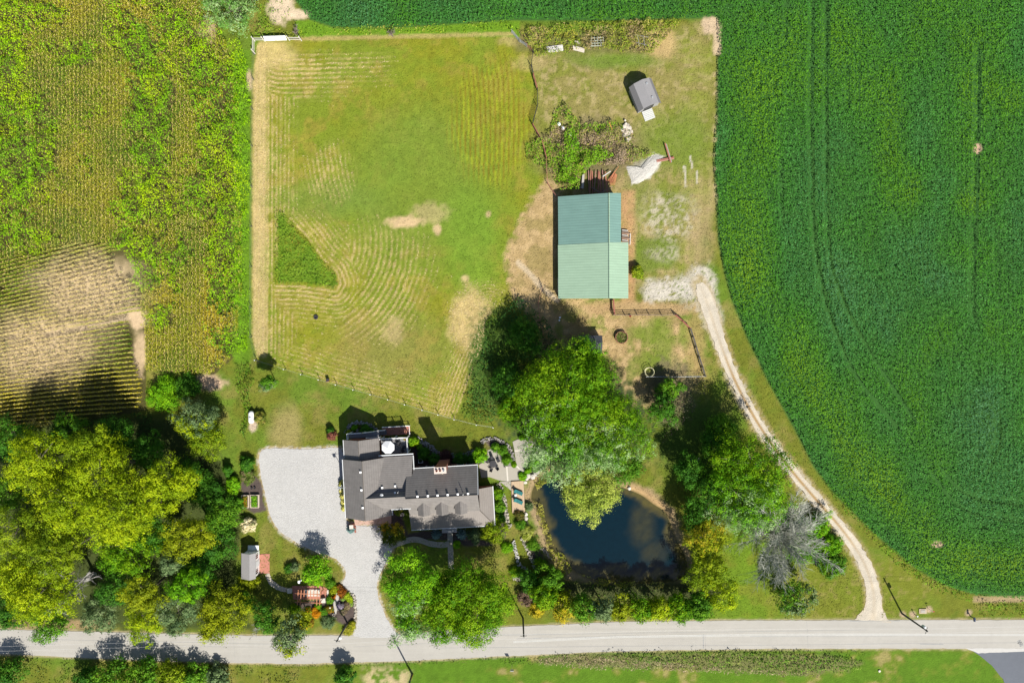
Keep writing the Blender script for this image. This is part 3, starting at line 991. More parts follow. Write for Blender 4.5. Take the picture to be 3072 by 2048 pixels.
# ---- corn
def build_corn():
    rng = np.random.default_rng(12)
    A = [(-230, -200), (600, -200), (640, 20), (690, 140), (735, 300), (738, 700), (728, 1000), (690, 1092), (640, 1120), (445, 1108), (440, 940), (436, 866), (390, 736), (260, 728), (143, 754), (0, 784), (-230, 830)]
    B1 = [(-230, 830), (0, 784), (143, 754), (260, 728), (390, 736), (437, 866), (439, 930), (300, 968), (200, 995), (-230, 1040)]
    B2 = [(-230, 1040), (200, 1000), (300, 978), (392, 962), (400, 1000), (412, 1080), (436, 1140), (432, 1215), (380, 1232), (200, 1266), (0, 1292), (-230, 1330)]
    rows = 11.6
    px, py, az = [], [], []
    for i in range(int(-230 / rows), int(745 / rows) + 1):
        yy = np.arange(-200, 1125, 3.4) + rng.normal(size=390) * .8
        xx = i * rows + rng.normal(size=len(yy)) * .7
        k = inside(xx, yy, A)
        px.append(xx[k]); py.append(yy[k]); az.append(np.zeros(k.sum()))
    for i in range(60, 150):
        v = i * rows
        xx = np.arange(-230, 445, 3.4) + rng.normal(size=199) * .8
        yy = np.full(len(xx), v)
        for _ in range(8):
            s = np.interp(yy, [760, 900, 1100, 1280], [.30, .24, .17, .11])
            yy = v - s * xx + .00011 * np.maximum(xx, 0) ** 2
        yy = yy + rng.normal(size=len(xx)) * .7
        k = inside(xx, yy, B1) | inside(xx, yy, B2)
        px.append(xx[k]); py.append(yy[k]); az.append(np.full(k.sum(), math.pi / 2))
    px, py, az = np.concatenate(px), np.concatenate(py), np.concatenate(az)
    wm = weed_mask(px, py)
    n1, n2 = fbm(px, py, 120, 51), fbm(px, py, 40, 52)
    tan = np.maximum(blob(px, py, 265, 870, 150, 105, .5, n2), blob(px, py, 130, 1040, 150, 110, .5, n2))
    keep = rng.random(len(px)) > np.clip(wm * .95, 0, .93) + tan * .25
    px, py, az, n1, n2, tan, wm = (q[keep] for q in (px, py, az, n1, n2, tan, wm))
    x, y = (px - CX) * S, (CY - py) * S
    NB = 7
    N = len(x)
    hgt = (2.0 - .9 * tan) * rng.uniform(.85, 1.1, N)
    xx, yy = np.repeat(x, NB), np.repeat(y, NB)
    lev = np.tile(np.linspace(.45, .98, NB), N)
    zz = np.repeat(hgt, NB) * lev
    side = np.tile(np.array([1, -1] * NB)[:NB], N)
    a = np.repeat(az, NB) + math.pi / 2 + rng.normal(size=N * NB) * .42
    dx, dy = np.cos(a) * side, np.sin(a) * side
    ln = rng.uniform(.20, .36, N * NB) * (1.25 - .5 * lev)
    u = np.stack([dx, dy, rng.normal(size=N * NB) * .35 - .1], 1)
    c0 = np.stack([xx + dx * ln * .5, yy + dy * ln * .5, zz], 1)
    nr = np.stack([rng.normal(size=N * NB) * .4, rng.normal(size=N * NB) * .4, np.ones(N * NB)], 1)
    gold = np.maximum.reduce([blob(px, py, 655, 950, 45, 150, .5, n2), blob(px, py, 500, 880, 50, 80, .6, n2) * .6, blob(px, py, 640, 300, 50, 60, .6, n2) * .4,
                              blob(px, py, 420, 60, 60, 60, .6, n2) * .5, sm(1060, 1150, py) * (px < 440) * .75, blob(px, py, 190, 40, 90, 60, .6, n2) * .4])
    v = .30 + (n1 - .5) * .8 + (n2 - .5) * .5
    c = pick([(.10, .20, .010), (.20, .26, .012), (.31, .31, .016), (.40, .34, .05), (.46, .36, .12)], np.clip(v, 0, 1))
    c = c * (1 - gold[:, None]) + np.array((.46, .36, .02)) * gold[:, None]
    c = c * (1 - tan[:, None] * .9) + np.array((.52, .40, .21)) * tan[:, None] * .9
    c = np.repeat(c, NB, 0)
    b = rng.random(N * NB)
    c[b < .09] = (.42, .32, .13)
    c[b > .93] = (.06, .13, .02)
    c *= rng.uniform(.7, 1.3, N * NB)[:, None]
    ta = az + math.pi / 2 + rng.normal(size=N) * .3
    tc = np.stack([x + rng.normal(size=N) * .03, y + rng.normal(size=N) * .03, hgt * 1.04], 1)
    tcol = pick([(.36, .34, .05), (.52, .44, .10), (.58, .46, .16)], np.clip(.5 + tan * .5 + rng.normal(size=N) * .25, 0, 1)) * rng.uniform(.8, 1.2, N)[:, None]
    c0, nr = np.concatenate([c0, tc]), np.concatenate([nr, np.tile((0, 0, 1.), (N, 1)) + rng.normal(size=(N, 3)) * .25])
    u = np.concatenate([u, np.stack([np.cos(ta), np.sin(ta), np.zeros(N)], 1)])
    ln = np.concatenate([ln, rng.uniform(.2, .34, N)])
    wdt = np.concatenate([np.full(N * NB, .12), np.full(N, .11)])
    c = np.concatenate([c, tcol])
    o = leaf_mesh("corn_crop", c0, nr, ln, wdt, c, M_LEAF, None, rng, u)
    tag(o, "ripening corn standing in rows, tan to olive", "corn field", kind='stuff')


def weed_mask(px, py):
    n = fbm(px, py * .8, 55, 81)
    n2 = fbm(px, py, 22, 82)
    w = np.zeros(px.shape)
    for (a, b, rx, ry, s) in ((40, 330, 110, 320, .85), (60, 60, 110, 70, .8), (215, 170, 80, 40, .8), (150, 400, 70, 50, .6), (70, 560, 90, 70, .7), (40, 710, 60, 40, 1.0), (140, 715, 60, 18, .9), (430, 150, 60, 120, .75), (520, 90, 80, 90, .6),
                              (470, 330, 60, 200, .8), (640, 200, 70, 120, .8), (660, 400, 50, 250, .7), (700, 650, 50, 400, .85), (735, 500, 20, 520, .9), (470, 600, 80, 90, .8), (600, 620, 60, 70, .55), (430, 760, 80, 70, .95),
                              (520, 760, 70, 90, .7), (470, 850, 50, 40, .6), (500, 950, 35, 50, .8), (690, 870, 40, 90, .8), (30, 850, 60, 60, .5), (560, 470, 60, 60, .35), (350, 300, 60, 60, .2), (300, 450, 120, 120, .2)):
        w = np.maximum(w, s * np.exp(-.5 * (((px - a) / rx) ** 2 + ((py - b) / ry) ** 2) ** 1.3))
    return sm(.32, .72, w * .85 + (n - .5) * 1.0 + (n2 - .5) * .5 + .08) * (w > .12)


build_corn()
G_WEED = [(.15, .34, .012), (.20, .43, .004), (.28, .50, .003), (.40, .54, .004)]
FIELDW = [(-230, -200), (600, -200), (655, 100), (735, 140), (758, 250), (757, 1030), (735, 1070), (690, 1095), (445, 1110), (440, 880), (390, 750), (143, 770), (-230, 830)]
cover("field_weeds", "bright green weeds smothering patches of the corn", "weeds", FIELDW, 56, 3.3, .25, G_WEED, 31, lambda a, b: np.clip(weed_mask(a, b) * (.85 + .15 * np.sin(a * 6.2832 / 11.6)), 0, 1), clump=1.5, bumpy=1.6, wid=.42)

# ---- weeds, rough grass, reeds
cover("border_weeds", "bright green weeds along the north fence line", "weeds",
      [[(770, 60), (870, 100), (930, 70), (1000, 84), (1530, 62), (1560, 95), (1200, 104), (905, 116), (770, 118)], [(745, -20), (880, -60), (870, 60), (760, 110), (690, 60)]], 16, .9, .26,
      [(.09, .20, .015), (.15, .28, .012), (.24, .33, .02), (.30, .32, .06)], 32, lambda a, b: .25 + .75 * sm(.35, .6, fbm(a, b, 30, 6)) * (1 - .95 * blob(a, b, 850, 20, 50, 55)), clump=1.4)
cover("fence_row_weeds", "tangled rough grass and weeds along the upper fence row", "weeds", [[(1550, 95), (1800, 66), (2060, 60), (2020, 90), (1960, 160), (1900, 165), (1810, 150), (1740, 155), (1610, 175), (1590, 145)]], 64, 1.2, .25,
      [(.25, .19, .10), (.33, .25, .11), (.28, .30, .03), (.13, .24, .015), (.30, .28, .04)], 33, lambda a, b: 1 - .95 * np.maximum.reduce([blob(a, b, 1664, 148, 30, 13, .3), blob(a, b, 1737, 148, 22, 11, .3), blob(a, b, 1792, 124, 24, 18, .3) * .7, blob(a, b, 1925, 122, 24, 20, .3) * .6, sm(.52, .66, fbm(a, b, 26, 93)) * .7]), clump=1.1)
cover("junk_heap_weeds", "mixed green and brown weeds behind the green barn", "weeds",
      [[(1640, 440), (1665, 330), (1700, 320), (1740, 380), (1850, 370), (1900, 390), (1905, 450), (1960, 470), (1900, 490), (1870, 510), (1850, 500), (1745, 500), (1735, 572), (1680, 575), (1650, 520)], [(1575, 430), (1640, 420), (1660, 500), (1640, 510), (1580, 480)]],
      62, 1.6, .26, [(.28, .21, .15), (.32, .23, .15), (.28, .26, .05), (.12, .28, .012), (.17, .33, .012), (.30, .22, .08)], 34,
      lambda a, b: .25 + .75 * sm(.3, .46, fbm(a, b, 28, 66)) * (1 - .9 * blob(a, b, 1880, 395, 18, 28)), clump=1.6)
cover("green_weeds", "vivid green weed patch in the middle of the junk heap", "weeds", [[(1690, 400), (1720, 390), (1740, 450), (1790, 440), (1840, 470), (1770, 500), (1725, 560), (1670, 540), (1690, 470)]], 75, 1.6, .28,
      [(.07, .22, .01), (.12, .30, .01), (.19, .34, .015)], 35, lambda a, b: sm(.25, .42, fbm(a, b, 22, 67)), clump=1.2)
cover("lane_weeds", "leafy green weeds along the lower edge of the soybeans", "weeds",
      [[(2455, 1420), (2520, 1490), (2630, 1600), (2745, 1700), (2830, 1750), (2920, 1778), (2905, 1800), (2800, 1770), (2700, 1705), (2600, 1610), (2500, 1495)], [(2930, 1800), (3330, 1810), (3330, 1850), (2950, 1850), (2920, 1830)]],
      22, .8, .26, [(.08, .19, .015), (.13, .28, .012), (.2, .33, .015)], 36, lambda a, b: .2 + .8 * sm(.35, .55, fbm(a, b, 18, 68)), clump=1.0)
cover("ditch_weeds", "tall mixed weeds filling the roadside ditch", "weeds", [[(1800, 1962), (2200, 1955), (2460, 1962), (2600, 1985), (2560, 2012), (2400, 2010), (2100, 1990), (1900, 1980)]], 26, 1.2, .28,
      [(.06, .15, .012), (.09, .22, .012), (.15, .27, .02), (.24, .26, .07)], 37, None, clump=1.0)
cover("dead_ditch_grass", "brown dead grass in the roadside ditch", "dry grass", [[(1600, 1975), (1700, 1962), (1860, 1968), (2100, 1992), (2460, 2016), (2440, 2026), (2100, 2012), (1800, 2002), (1620, 1990)]], 26, .8, .34,
      [(.24, .18, .11), (.32, .25, .15), (.42, .33, .21), (.22, .24, .07)], 38, None, clump=.9, wid=.28)
cover("verge_grass", "rough green grass fringe south of the road", "grass", [[(1480, 1972), (1640, 1972), (1600, 1990), (1520, 1992)], [(1600, 1965), (2200, 1950), (2560, 1950), (2600, 1962), (2200, 1962), (1700, 1968)], [(500, 1992), (900, 1994), (1200, 1985), (1480, 1972), (1480, 1980), (1200, 1996), (900, 2004), (500, 2000)]],
      14, .4, .22, [(.05, .12, .012), (.09, .16, .015), (.16, .17, .05)], 39, None)
cover("uncut_grass", "long green uncut grass inside the mown pasture", "grass", UNCUT, 26, .55, .34, [(.085, .19, .012), (.13, .25, .012), (.2, .29, .02), (.2, .19, .02)], 40, None, clump=1.2, wid=.32)
cover("shade_undergrowth", "dark green undergrowth between big trees and pasture", "undergrowth", [[(1460, 960), (1560, 890), (1640, 960), (1700, 1080), (1560, 1240), (1440, 1270), (1390, 1250), (1410, 1150), (1450, 1050)]], 22, 1.8, .32,
      [(.025, .09, .02), (.04, .12, .02), (.07, .15, .015), (.12, .19, .015)], 41, lambda a, b: .5 + .5 * sm(.3, .5, fbm(a, b, 30, 69)), clump=2.2)
cover("fence_brush", "brown and green brush below the round pen", "brush", [[(1960, 1130), (2110, 1130), (2120, 1160), (2060, 1260), (1990, 1330), (1950, 1300)]], 14, 1.0, .28, [(.13, .10, .07), (.17, .13, .09), (.06, .12, .02), (.10, .14, .03)], 42,
      lambda a, b: sm(.35, .55, fbm(a, b, 26, 70)), clump=1.3)
cover("reeds", "yellow green reeds along the west and south pond shore", "reeds",
      [[(1600, 1500), (1626, 1510), (1640, 1560), (1660, 1630), (1640, 1640), (1618, 1570), (1606, 1530)], [(1600, 1440), (1650, 1410), (1690, 1440), (1640, 1450), (1612, 1470)], [(1640, 1640), (1690, 1660), (1720, 1710), (1690, 1720), (1650, 1670)],
       [(1745, 1722), (1830, 1738), (1990, 1742), (1990, 1762), (1830, 1758), (1745, 1745)]], 80, .8, .26, [(.16, .20, .02), (.30, .30, .03), (.45, .42, .08), (.36, .34, .10)], 43,
      lambda a, b: sm(.36, .56, fbm(a, b, 14, 71)), clump=.9, wid=.4)
cover("bank_plants", "grassy terrace planting above the west pond bank", "plants", [[(1585, 1600), (1612, 1600), (1640, 1660), (1668, 1710), (1640, 1730), (1605, 1660)]], 24, .7, .34, [(.05, .13, .015), (.09, .17, .02), (.15, .21, .03)], 44, None, clump=.9, wid=.25)
cover("south_bank_brush", "dark brush on the south bank of the pond", "brush", [[(1620, 1700), (1700, 1730), (1800, 1755), (2060, 1760), (2160, 1800), (2160, 1850), (1760, 1850), (1640, 1810)]], 14, 1.0, .28, [(.02, .07, .012), (.05, .11, .012), (.08, .16, .012), (.16, .14, .05)], 45,
      lambda a, b: .25 + .75 * sm(.38, .55, fbm(a, b, 30, 72)), clump=1.4)
cover("wood_edge_weeds", "dark green weeds along the north edge of the woods", "weeds", [[(-200, 1330), (200, 1275), (430, 1235), (500, 1240), (480, 1320), (200, 1360), (-200, 1420)]], 14, 1.0, .3, [(.02, .06, .012), (.04, .10, .012), (.07, .14, .012)], 46, lambda a, b: sm(.35, .55, fbm(a, b, 34, 73)), clump=1.6)
cover("hedgerow_weeds", "green vines overgrowing the old fence near the tank", "weeds", [[(715, 1110), (745, 1080), (770, 1130), (757, 1180), (752, 1240), (735, 1310), (722, 1300), (735, 1230), (715, 1170)]], 30, 1.5, .28, [(.035, .10, .015), (.07, .17, .012), (.13, .23, .012)], 47, None, clump=1.3)
cover("south_thicket_weeds", "olive green weeds below the road at lower left", "weeds", [[(-200, 1975), (300, 1985), (560, 2000), (900, 2010), (900, 2090), (-200, 2090)]], 12, .7, .28, [(.05, .10, .012), (.10, .14, .02), (.17, .17, .04)], 48, lambda a, b: sm(.38, .6, fbm(a, b, 40, 74)), clump=1.4)


# ---- hay left in rows, and the short turf
def build_hay():
    rng = np.random.default_rng(13)
    px, py = rand_in(PASTURE, int(area_m2(PASTURE) * 40), rng)
    ph, amt, n1, n2 = mow_rows(px, py)
    w = np.clip(amt * 1.2, 0, 1) * sm(.55, .15, np.abs(ph - .5) * 2)
    n3 = fbm(px, py, 14, 3, 3)
    w = np.maximum(w, blob(px, py, 1410, 960, 60, 95, .3, n2) * .55)
    w = np.maximum(w, strip(px, py, 757, 800, 130, 1070, 8) * .3)
    w *= sdist(px, py, UNCUT) < 0
    k = rng.random(len(px)) < w * .8
    px, py = px[k], py[k]
    x, y = (px - CX) * S, (CY - py) * S
    N = len(x)
    c = pick([(.36, .26, .10), (.50, .39, .18), (.60, .50, .28)], rng.random(N))
    nr = np.stack([rng.normal(size=N) * .3, rng.normal(size=N) * .3, np.ones(N)], 1)
    o = leaf_mesh("mown_hay", np.stack([x, y, rng.uniform(.02, .10, N)], 1), nr, rng.uniform(.25, .5, N), .07, c, M_STRAW, None, rng)
    tag(o, "tan cut hay lying in curved rows on the pasture", "hay", kind='stuff')
    px, py = rand_in([(600, 60), (2160, 60), (2160, 830), (2700, 1850), (600, 1850)], int(1560 * 1790 * S * S * 9), rng)
    bad = (sdist(px, py, COURT) > -2) | (sdist(px, py, POND) > -8) | (sdist(px, py, SOY) > -3) | (segdist(px, py, LANE_C) < 24)
    for q in BEDS + [PATIO_A, PATIO_B, DOCK]:
        bad |= inside(px, py, q)
    px, py = px[~bad], py[~bad]
    x, y = (px - CX) * S, (CY - py) * S
    N = len(x)
    c = ground_colour(x, y) * rng.uniform(.82, 1.32, N)[:, None]
    nr = np.stack([rng.normal(size=N) * .22, rng.normal(size=N) * .22, np.ones(N)], 1)
    o = leaf_mesh("short_turf", np.stack([x, y, rng.uniform(.01, .09, N)], 1), nr, rng.uniform(.16, .34, N), rng.uniform(.06, .14, N), c, pmat("turf_blades", attr=True, rough=.9, scales=((3, .15),), spec=.1), None, rng)
    tag(o, "short mown turf of the pasture, yard and lawns", "grass", kind='stuff')


Z4 = lambda pts: [(1400 + a / 5.227, 1260 + b / 5.227) for a, b in pts]
PATIO_A = Z4([(330, 470), (410, 440), (490, 460), (540, 520), (575, 700), (640, 720), (770, 712), (880, 810), (825, 900), (890, 942), (640, 957), (520, 945), (360, 890), (230, 900), (190, 700), (250, 660), (320, 560)])
PATIO_B = Z4([(720, 335), (800, 300), (960, 310), (1090, 350), (1110, 600), (1010, 665), (900, 805), (775, 708), (760, 560), (745, 450)])
DOCK = Z4([(700, 957), (890, 945), (915, 1440), (715, 1446)])
build_hay()

# ------------------------------------------------------------------ trees and shrubs
YG = [(0.150, 0.241, 0.0050), (0.251, 0.351, 0.0050), (0.358, 0.437, 0.0060)]
YGD = [(0.100, 0.179, 0.0060), (0.172, 0.257, 0.0060), (0.258, 0.335, 0.0094)]
GR = [(0.076, 0.226, 0.0050), (0.125, 0.329, 0.0060), (0.218, 0.433, 0.0077)]
GY = [(.060, .185, .003), (.115, .255, .004), (.215, .350, .006)]
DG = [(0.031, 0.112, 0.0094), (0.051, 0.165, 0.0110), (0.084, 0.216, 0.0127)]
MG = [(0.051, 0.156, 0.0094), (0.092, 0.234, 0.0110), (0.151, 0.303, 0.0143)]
OL = [(0.141, 0.192, 0.0066), (0.222, 0.275, 0.0066), (0.323, 0.363, 0.0083)]
GG = [(.078, .135, .050), (.128, .199, .071), (.213, .284, .121)]
SV = [(.09, .23, .03), (.17, .31, .08), (.31, .42, .20)]
BS = [(.05, .10, .095), (.10, .18, .17), (.17, .27, .26)]
GOLD = [(.199, .213, .014), (.369, .312, .017), (.568, .426, .017)]
RED = [(.10, .035, .03), (.20, .07, .05), (.28, .12, .07)]
WIL = [(.20, .29, .03), (.31, .40, .05), (.44, .50, .09)]


def crown_mesh(name, c, R, rv, pal, rng, parent, leaf=.235, puffs=None, dens=1.0, mat=None, pal2=None, dir2=(0, -1), frac2=0.0, low=-.25, spiky=0.0, wid=.6):
    """Leaf clumps over many lobes spread through an uneven crown."""
    R = float(R)
    n_o = puffs or int(np.clip(10 + R * 4.2, 10, 60))
    n_i = max(3, n_o // 4)
    n_p = n_o
    th = np.arange(n_p) * 2.39996 + rng.random() * 6 + rng.normal(size=n_p) * .25
    zz = 1 - (1 - low) * (np.arange(n_p) + .5) / n_p
    zz = np.clip(zz + rng.normal(size=n_p) * .12, low, 1)
    rr = np.sqrt(np.clip(1 - zz ** 2, 0, 1)) * rng.uniform(.50, .86, n_p)
    lop = 1 + .16 * np.sin(th * 2 + rng.random() * 6) + .10 * np.sin(th * 3 + rng.random() * 6)
    pc = np.stack([np.cos(th) * rr * R * lop, np.sin(th) * rr * R * lop, zz * rv * .68], 1)
    pr = R * rng.uniform(.15, .275, n_p) * (1.3 if n_p < 25 else 1)
    ti, ri = rng.uniform(0, 2 * np.pi, n_i), np.sqrt(rng.random(n_i)) * .66 * R
    pc = np.concatenate([pc, np.stack([np.cos(ti) * ri, np.sin(ti) * ri, rng.uniform(-.5, -.05, n_i) * rv], 1)])
    pr = np.concatenate([pr, R * rng.uniform(.26, .36, n_i)])
    n_p = n_o + n_i
    pr = np.maximum(pr, min(R * .5, .45))
    tint = rng.normal(size=n_p) * .24
    C, Nn, V, T2 = [], [], [], []
    for i in range(n_p):
        ns = int(max(14, 4.4 * pr[i] ** 2 * 2.4 * dens))
        a, z = rng.uniform(0, 2 * np.pi, ns), rng.uniform(-.35, 1, ns)
        r = np.sqrt(1 - z ** 2)
        d = np.stack([np.cos(a) * r, np.sin(a) * r, z * .85], 1)
        rad = pr[i] * (1 + rng.normal(size=ns) * (.13 + spiky) + .12 * np.sin(a * 4 + i))
        sc = pc[i] + d * rad[:, None]
        m = int(np.clip(9 * (.34 / leaf) ** 1.9, 9, 22))
        sp = min(.30, pr[i] * .30) * rng.uniform(.7, 1.35, ns)[:, None, None]
        off = rng.normal(size=(ns, m, 3)) * sp
        off[..., 2] = off[..., 2] * .5 - (off[..., 0] ** 2 + off[..., 1] ** 2) * .9
        p = (sc[:, None] + off).reshape(-1, 3)
        nn = np.repeat(d, m, 0) * .75 + off.reshape(-1, 3) / np.repeat(sp.reshape(-1), m)[:, None] * .40 + np.array((0, 0, .42)) + rng.normal(size=(ns * m, 3)) * .30
        C.append(p)
        Nn.append(nn)
        sub = rng.normal(size=ns) * .20
        V.append(np.repeat(.48 + tint[i] + sub, m) + rng.normal(size=ns * m) * .12)
        if pal2 is not None:
            s = (sc[:, 0] * dir2[0] + sc[:, 1] * dir2[1]) / R
            T2.append(np.repeat(s + rng.normal(size=ns) * .30 + tint[i] * .6, m))
    C, Nn, V = np.concatenate(C), np.concatenate(Nn), np.concatenate(V)
    col = pick(pal, np.clip(V, 0, 1))
    if pal2 is not None:
        t = np.concatenate(T2) > (1 - 2 * frac2)
        col[t] = pick(pal2, np.clip(V[t] + .1, 0, 1))
    col *= rng.uniform(.8, 1.2, len(C))[:, None]
    s = leaf * rng.uniform(.75, 1.3, len(C))
    C = C + np.array(c)
    C[:, 2] = np.maximum(C[:, 2], .08)
    return leaf_mesh(name, C, Nn, s, s * wid, col, mat or M_LEAF, parent, rng), pc + np.array(c), pr


_seed = [100]


def tree(label, px, py, r, h, pal, name="deciduous_tree", cat="tree", flat=.8, group=None, lean=0.0, base=None, **kw):
    """A tree from its crown in the photo: centre pixel, radius in pixels, height in metres."""
    _seed[0] += 1
    rng = np.random.default_rng(_seed[0])
    R = r * S
    rv = min(R * flat, h * .48)
    zc = max(h - rv, rv * .5)
    x, y, _ = P(px, py, zc)
    R *= (1 - zc / H)
    bx, by = (x, y) if base is None else P(*base)[:2]
    t = thing(name, label, cat, (bx, by, 0), group)
    _, pc, pr = crown_mesh("crown", (x, y, zc), R, rv, pal, rng, t, **kw)
    tr = max(.05, min(.5, R * .055))
    mb = MB()
    top = (x + rng.normal() * R * .05, y + rng.normal() * R * .05, zc)
    mid = (bx * .6 + x * .4 + rng.normal() * tr, by * .6 + y * .4 + rng.normal() * tr, zc * .5)
    mb.tube((bx, by, -.1), (bx, by, .35), tr * 1.5, tr * 1.1, 8)
    mb.tube((bx, by, .35), mid, tr * 1.1, tr * .85, 8)
    mb.tube(mid, top, tr * .85, tr * .5, 8)
    order = rng.permutation(len(pc) * 3 // 4)[:int(min(12, 4 + R))]
    for i in order:
        s = .35 + .6 * rng.random()
        p0 = tuple(mid[k] * (1 - s) + top[k] * s for k in range(3))
        mb.tube(p0, tuple(pc[i]), tr * .42, tr * .12, 5)
    mb.build("trunk", M_BARK, t)
    return t


def shrub(label, px, py, r, h, pal, name="shrub", cat="shrub", leaf=.2, flat=None, group=None, puffs=None, dens=1.3, z0=0.0, **kw):
    _seed[0] += 1
    rng = np.random.default_rng(_seed[0])
    R = r * S
    rv = h * .55
    x, y, _ = P(px, py, z0 + h * .5)
    t = thing(name, label, cat, (x, y, z0), group)
    crown_mesh("foliage", (x, y, z0 + h * .45), R, rv, pal, rng, t, leaf=leaf, puffs=puffs or int(10 + R * 4), dens=dens, **kw)
    mb = MB()
    for k in range(3):
        a = k * 2.1 + rng.random()
        mb.tube((x, y, z0 - .05), (x + math.cos(a) * R * .4, y + math.sin(a) * R * .4, z0 + h * .6), .03 + R * .02, .015, 5)
    mb.build("stem", M_BARK, t)
    return t


def conifer(label, px, py, r, h, pal, cat="conifer", group=None, tiers=None, name="spruce_tree"):
    """whorled boughs round a pole"""
    _seed[0] += 1
    rng = np.random.default_rng(_seed[0])
    x, y, _ = P(px, py, h * .45)
    R = r * S
    t = thing(name, label, cat, (x, y, 0), group)
    nb = int((tiers or 9) * 12)
    C, Nn, U, V = [], [], [], []
    for i in range(nb):
        f = (i + .5) / nb
        a = i * 2.399 + rng.random() * .4
        L = R * (1 - f) ** .8 * rng.uniform(.8, 1.12) + .08
        z = h * (.08 + .9 * f)
        m = max(6, int(L / .06))
        s = rng.random(m) ** .7
        w = rng.normal(size=m) * .13 * (1.1 - s) * max(.5, L)
        px_, py_ = x + np.cos(a) * s * L - np.sin(a) * w, y + np.sin(a) * s * L + np.cos(a) * w
        C.append(np.stack([px_, py_, z - s * L * .28 + rng.normal(size=m) * .05], 1))
        Nn.append(np.stack([np.cos(a) * .3 + rng.normal(size=m) * .35, np.sin(a) * .3 + rng.normal(size=m) * .35, np.ones(m)], 1))
        U.append(np.tile((math.cos(a), math.sin(a), -.2), (m, 1)) + rng.normal(size=(m, 3)) * .4)
        V.append(.25 + .5 * s + rng.normal(size=m) * .15)
    C, V = np.concatenate(C), np.concatenate(V)
    col = pick(pal, np.clip(V, 0, 1)) * rng.uniform(.8, 1.2, len(C))[:, None]
    leaf_mesh("boughs", C, np.concatenate(Nn), .28, .11, col, M_LEAF, t, rng, np.concatenate(U))
    MB().tube((x, y, -.05), (x, y, h * .95), .04 + h * .015, .02, 7).build("trunk", M_BARK, t)
    return t


def bare_tree(label, bx, by, spread, h, seed, name="bare_tree", nlimb=16, twigs=26, lean=(0, 0), mat=None, r0=.3):
    rng = np.random.default_rng(seed)
    x, y, _ = P(bx, by)
    t = thing(name, label, "tree", (x, y, 0))
    trunk, tw = MB(), MB()
    top = Vector((x + lean[0] * .3, y + lean[1] * .3, h * .32))
    trunk.tube((x, y, -.1), tuple(top), r0, r0 * .8, 8)
    R = spread * S
    for i in range(nlimb):
        a = i * 2.399 + rng.random()
        el = math.radians(rng.uniform(22, 72))
        L = R / max(.45, math.cos(el)) * rng.uniform(.75, 1.05)
        L = min(L, (h * .68) / max(.3, math.sin(el)))
        d = Vector((math.cos(a) * math.cos(el), math.sin(a) * math.cos(el), math.sin(el)))
        p, r = top + Vector((0, 0, rng.uniform(-.12, .1) * h)), r0 * .38
        d += Vector((lean[0], lean[1], 0)) * .06
        segs = 5
        for s in range(segs):
            q = p + d * (L / segs)
            trunk.tube(tuple(p), tuple(q), r, r * .72, 5, cap=False)
            for k in range(twigs // segs):
                f = rng.random()
                o = p.lerp(q, f)
                dv = Vector(rng.normal(size=3)) * .5
                dd = (d + dv + Vector((0, 0, .15))).normalized()
                l2 = L * rng.uniform(.16, .34) * (1.15 - s / segs * .5)
                e = o + dd * l2
                tw.tube(tuple(o), tuple(e), .035, .018, 3, cap=False)
                for _ in range(5):
                    o2 = o.lerp(e, rng.uniform(.25, 1))
                    d3 = (dd + Vector(rng.normal(size=3)) * .45).normalized()
                    tw.tube(tuple(o2), tuple(o2 + d3 * l2 * rng.uniform(.35, .7)), .020, .010, 3, cap=False)
            p, r = q, r * .72
            d = (d + Vector(rng.normal(size=3)) * .14 + Vector((0, 0, -.05))).normalized()
    trunk.build("trunk", mat or M_GREYWOOD, t)
    tw.build("twigs", mat or M_GREYWOOD, t)
    return t


WOODS = "crowded trees of the roadside wood at lower left"
# the wood at the lower left, back to front
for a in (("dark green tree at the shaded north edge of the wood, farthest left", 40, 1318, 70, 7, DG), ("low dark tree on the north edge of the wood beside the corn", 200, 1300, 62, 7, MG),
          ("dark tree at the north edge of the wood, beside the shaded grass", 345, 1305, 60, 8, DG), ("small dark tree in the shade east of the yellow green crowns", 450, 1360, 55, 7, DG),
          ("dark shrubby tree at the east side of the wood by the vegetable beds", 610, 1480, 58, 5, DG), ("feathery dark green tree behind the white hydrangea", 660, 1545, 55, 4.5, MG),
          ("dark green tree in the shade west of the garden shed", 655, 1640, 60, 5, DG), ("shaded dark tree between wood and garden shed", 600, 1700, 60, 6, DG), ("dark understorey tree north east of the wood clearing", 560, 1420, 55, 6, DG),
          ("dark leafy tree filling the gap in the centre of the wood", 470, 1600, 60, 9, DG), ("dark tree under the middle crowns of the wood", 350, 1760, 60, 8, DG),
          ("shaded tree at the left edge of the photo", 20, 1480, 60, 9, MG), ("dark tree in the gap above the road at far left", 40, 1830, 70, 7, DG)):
    tree(*a, group=WOODS, leaf=.235)
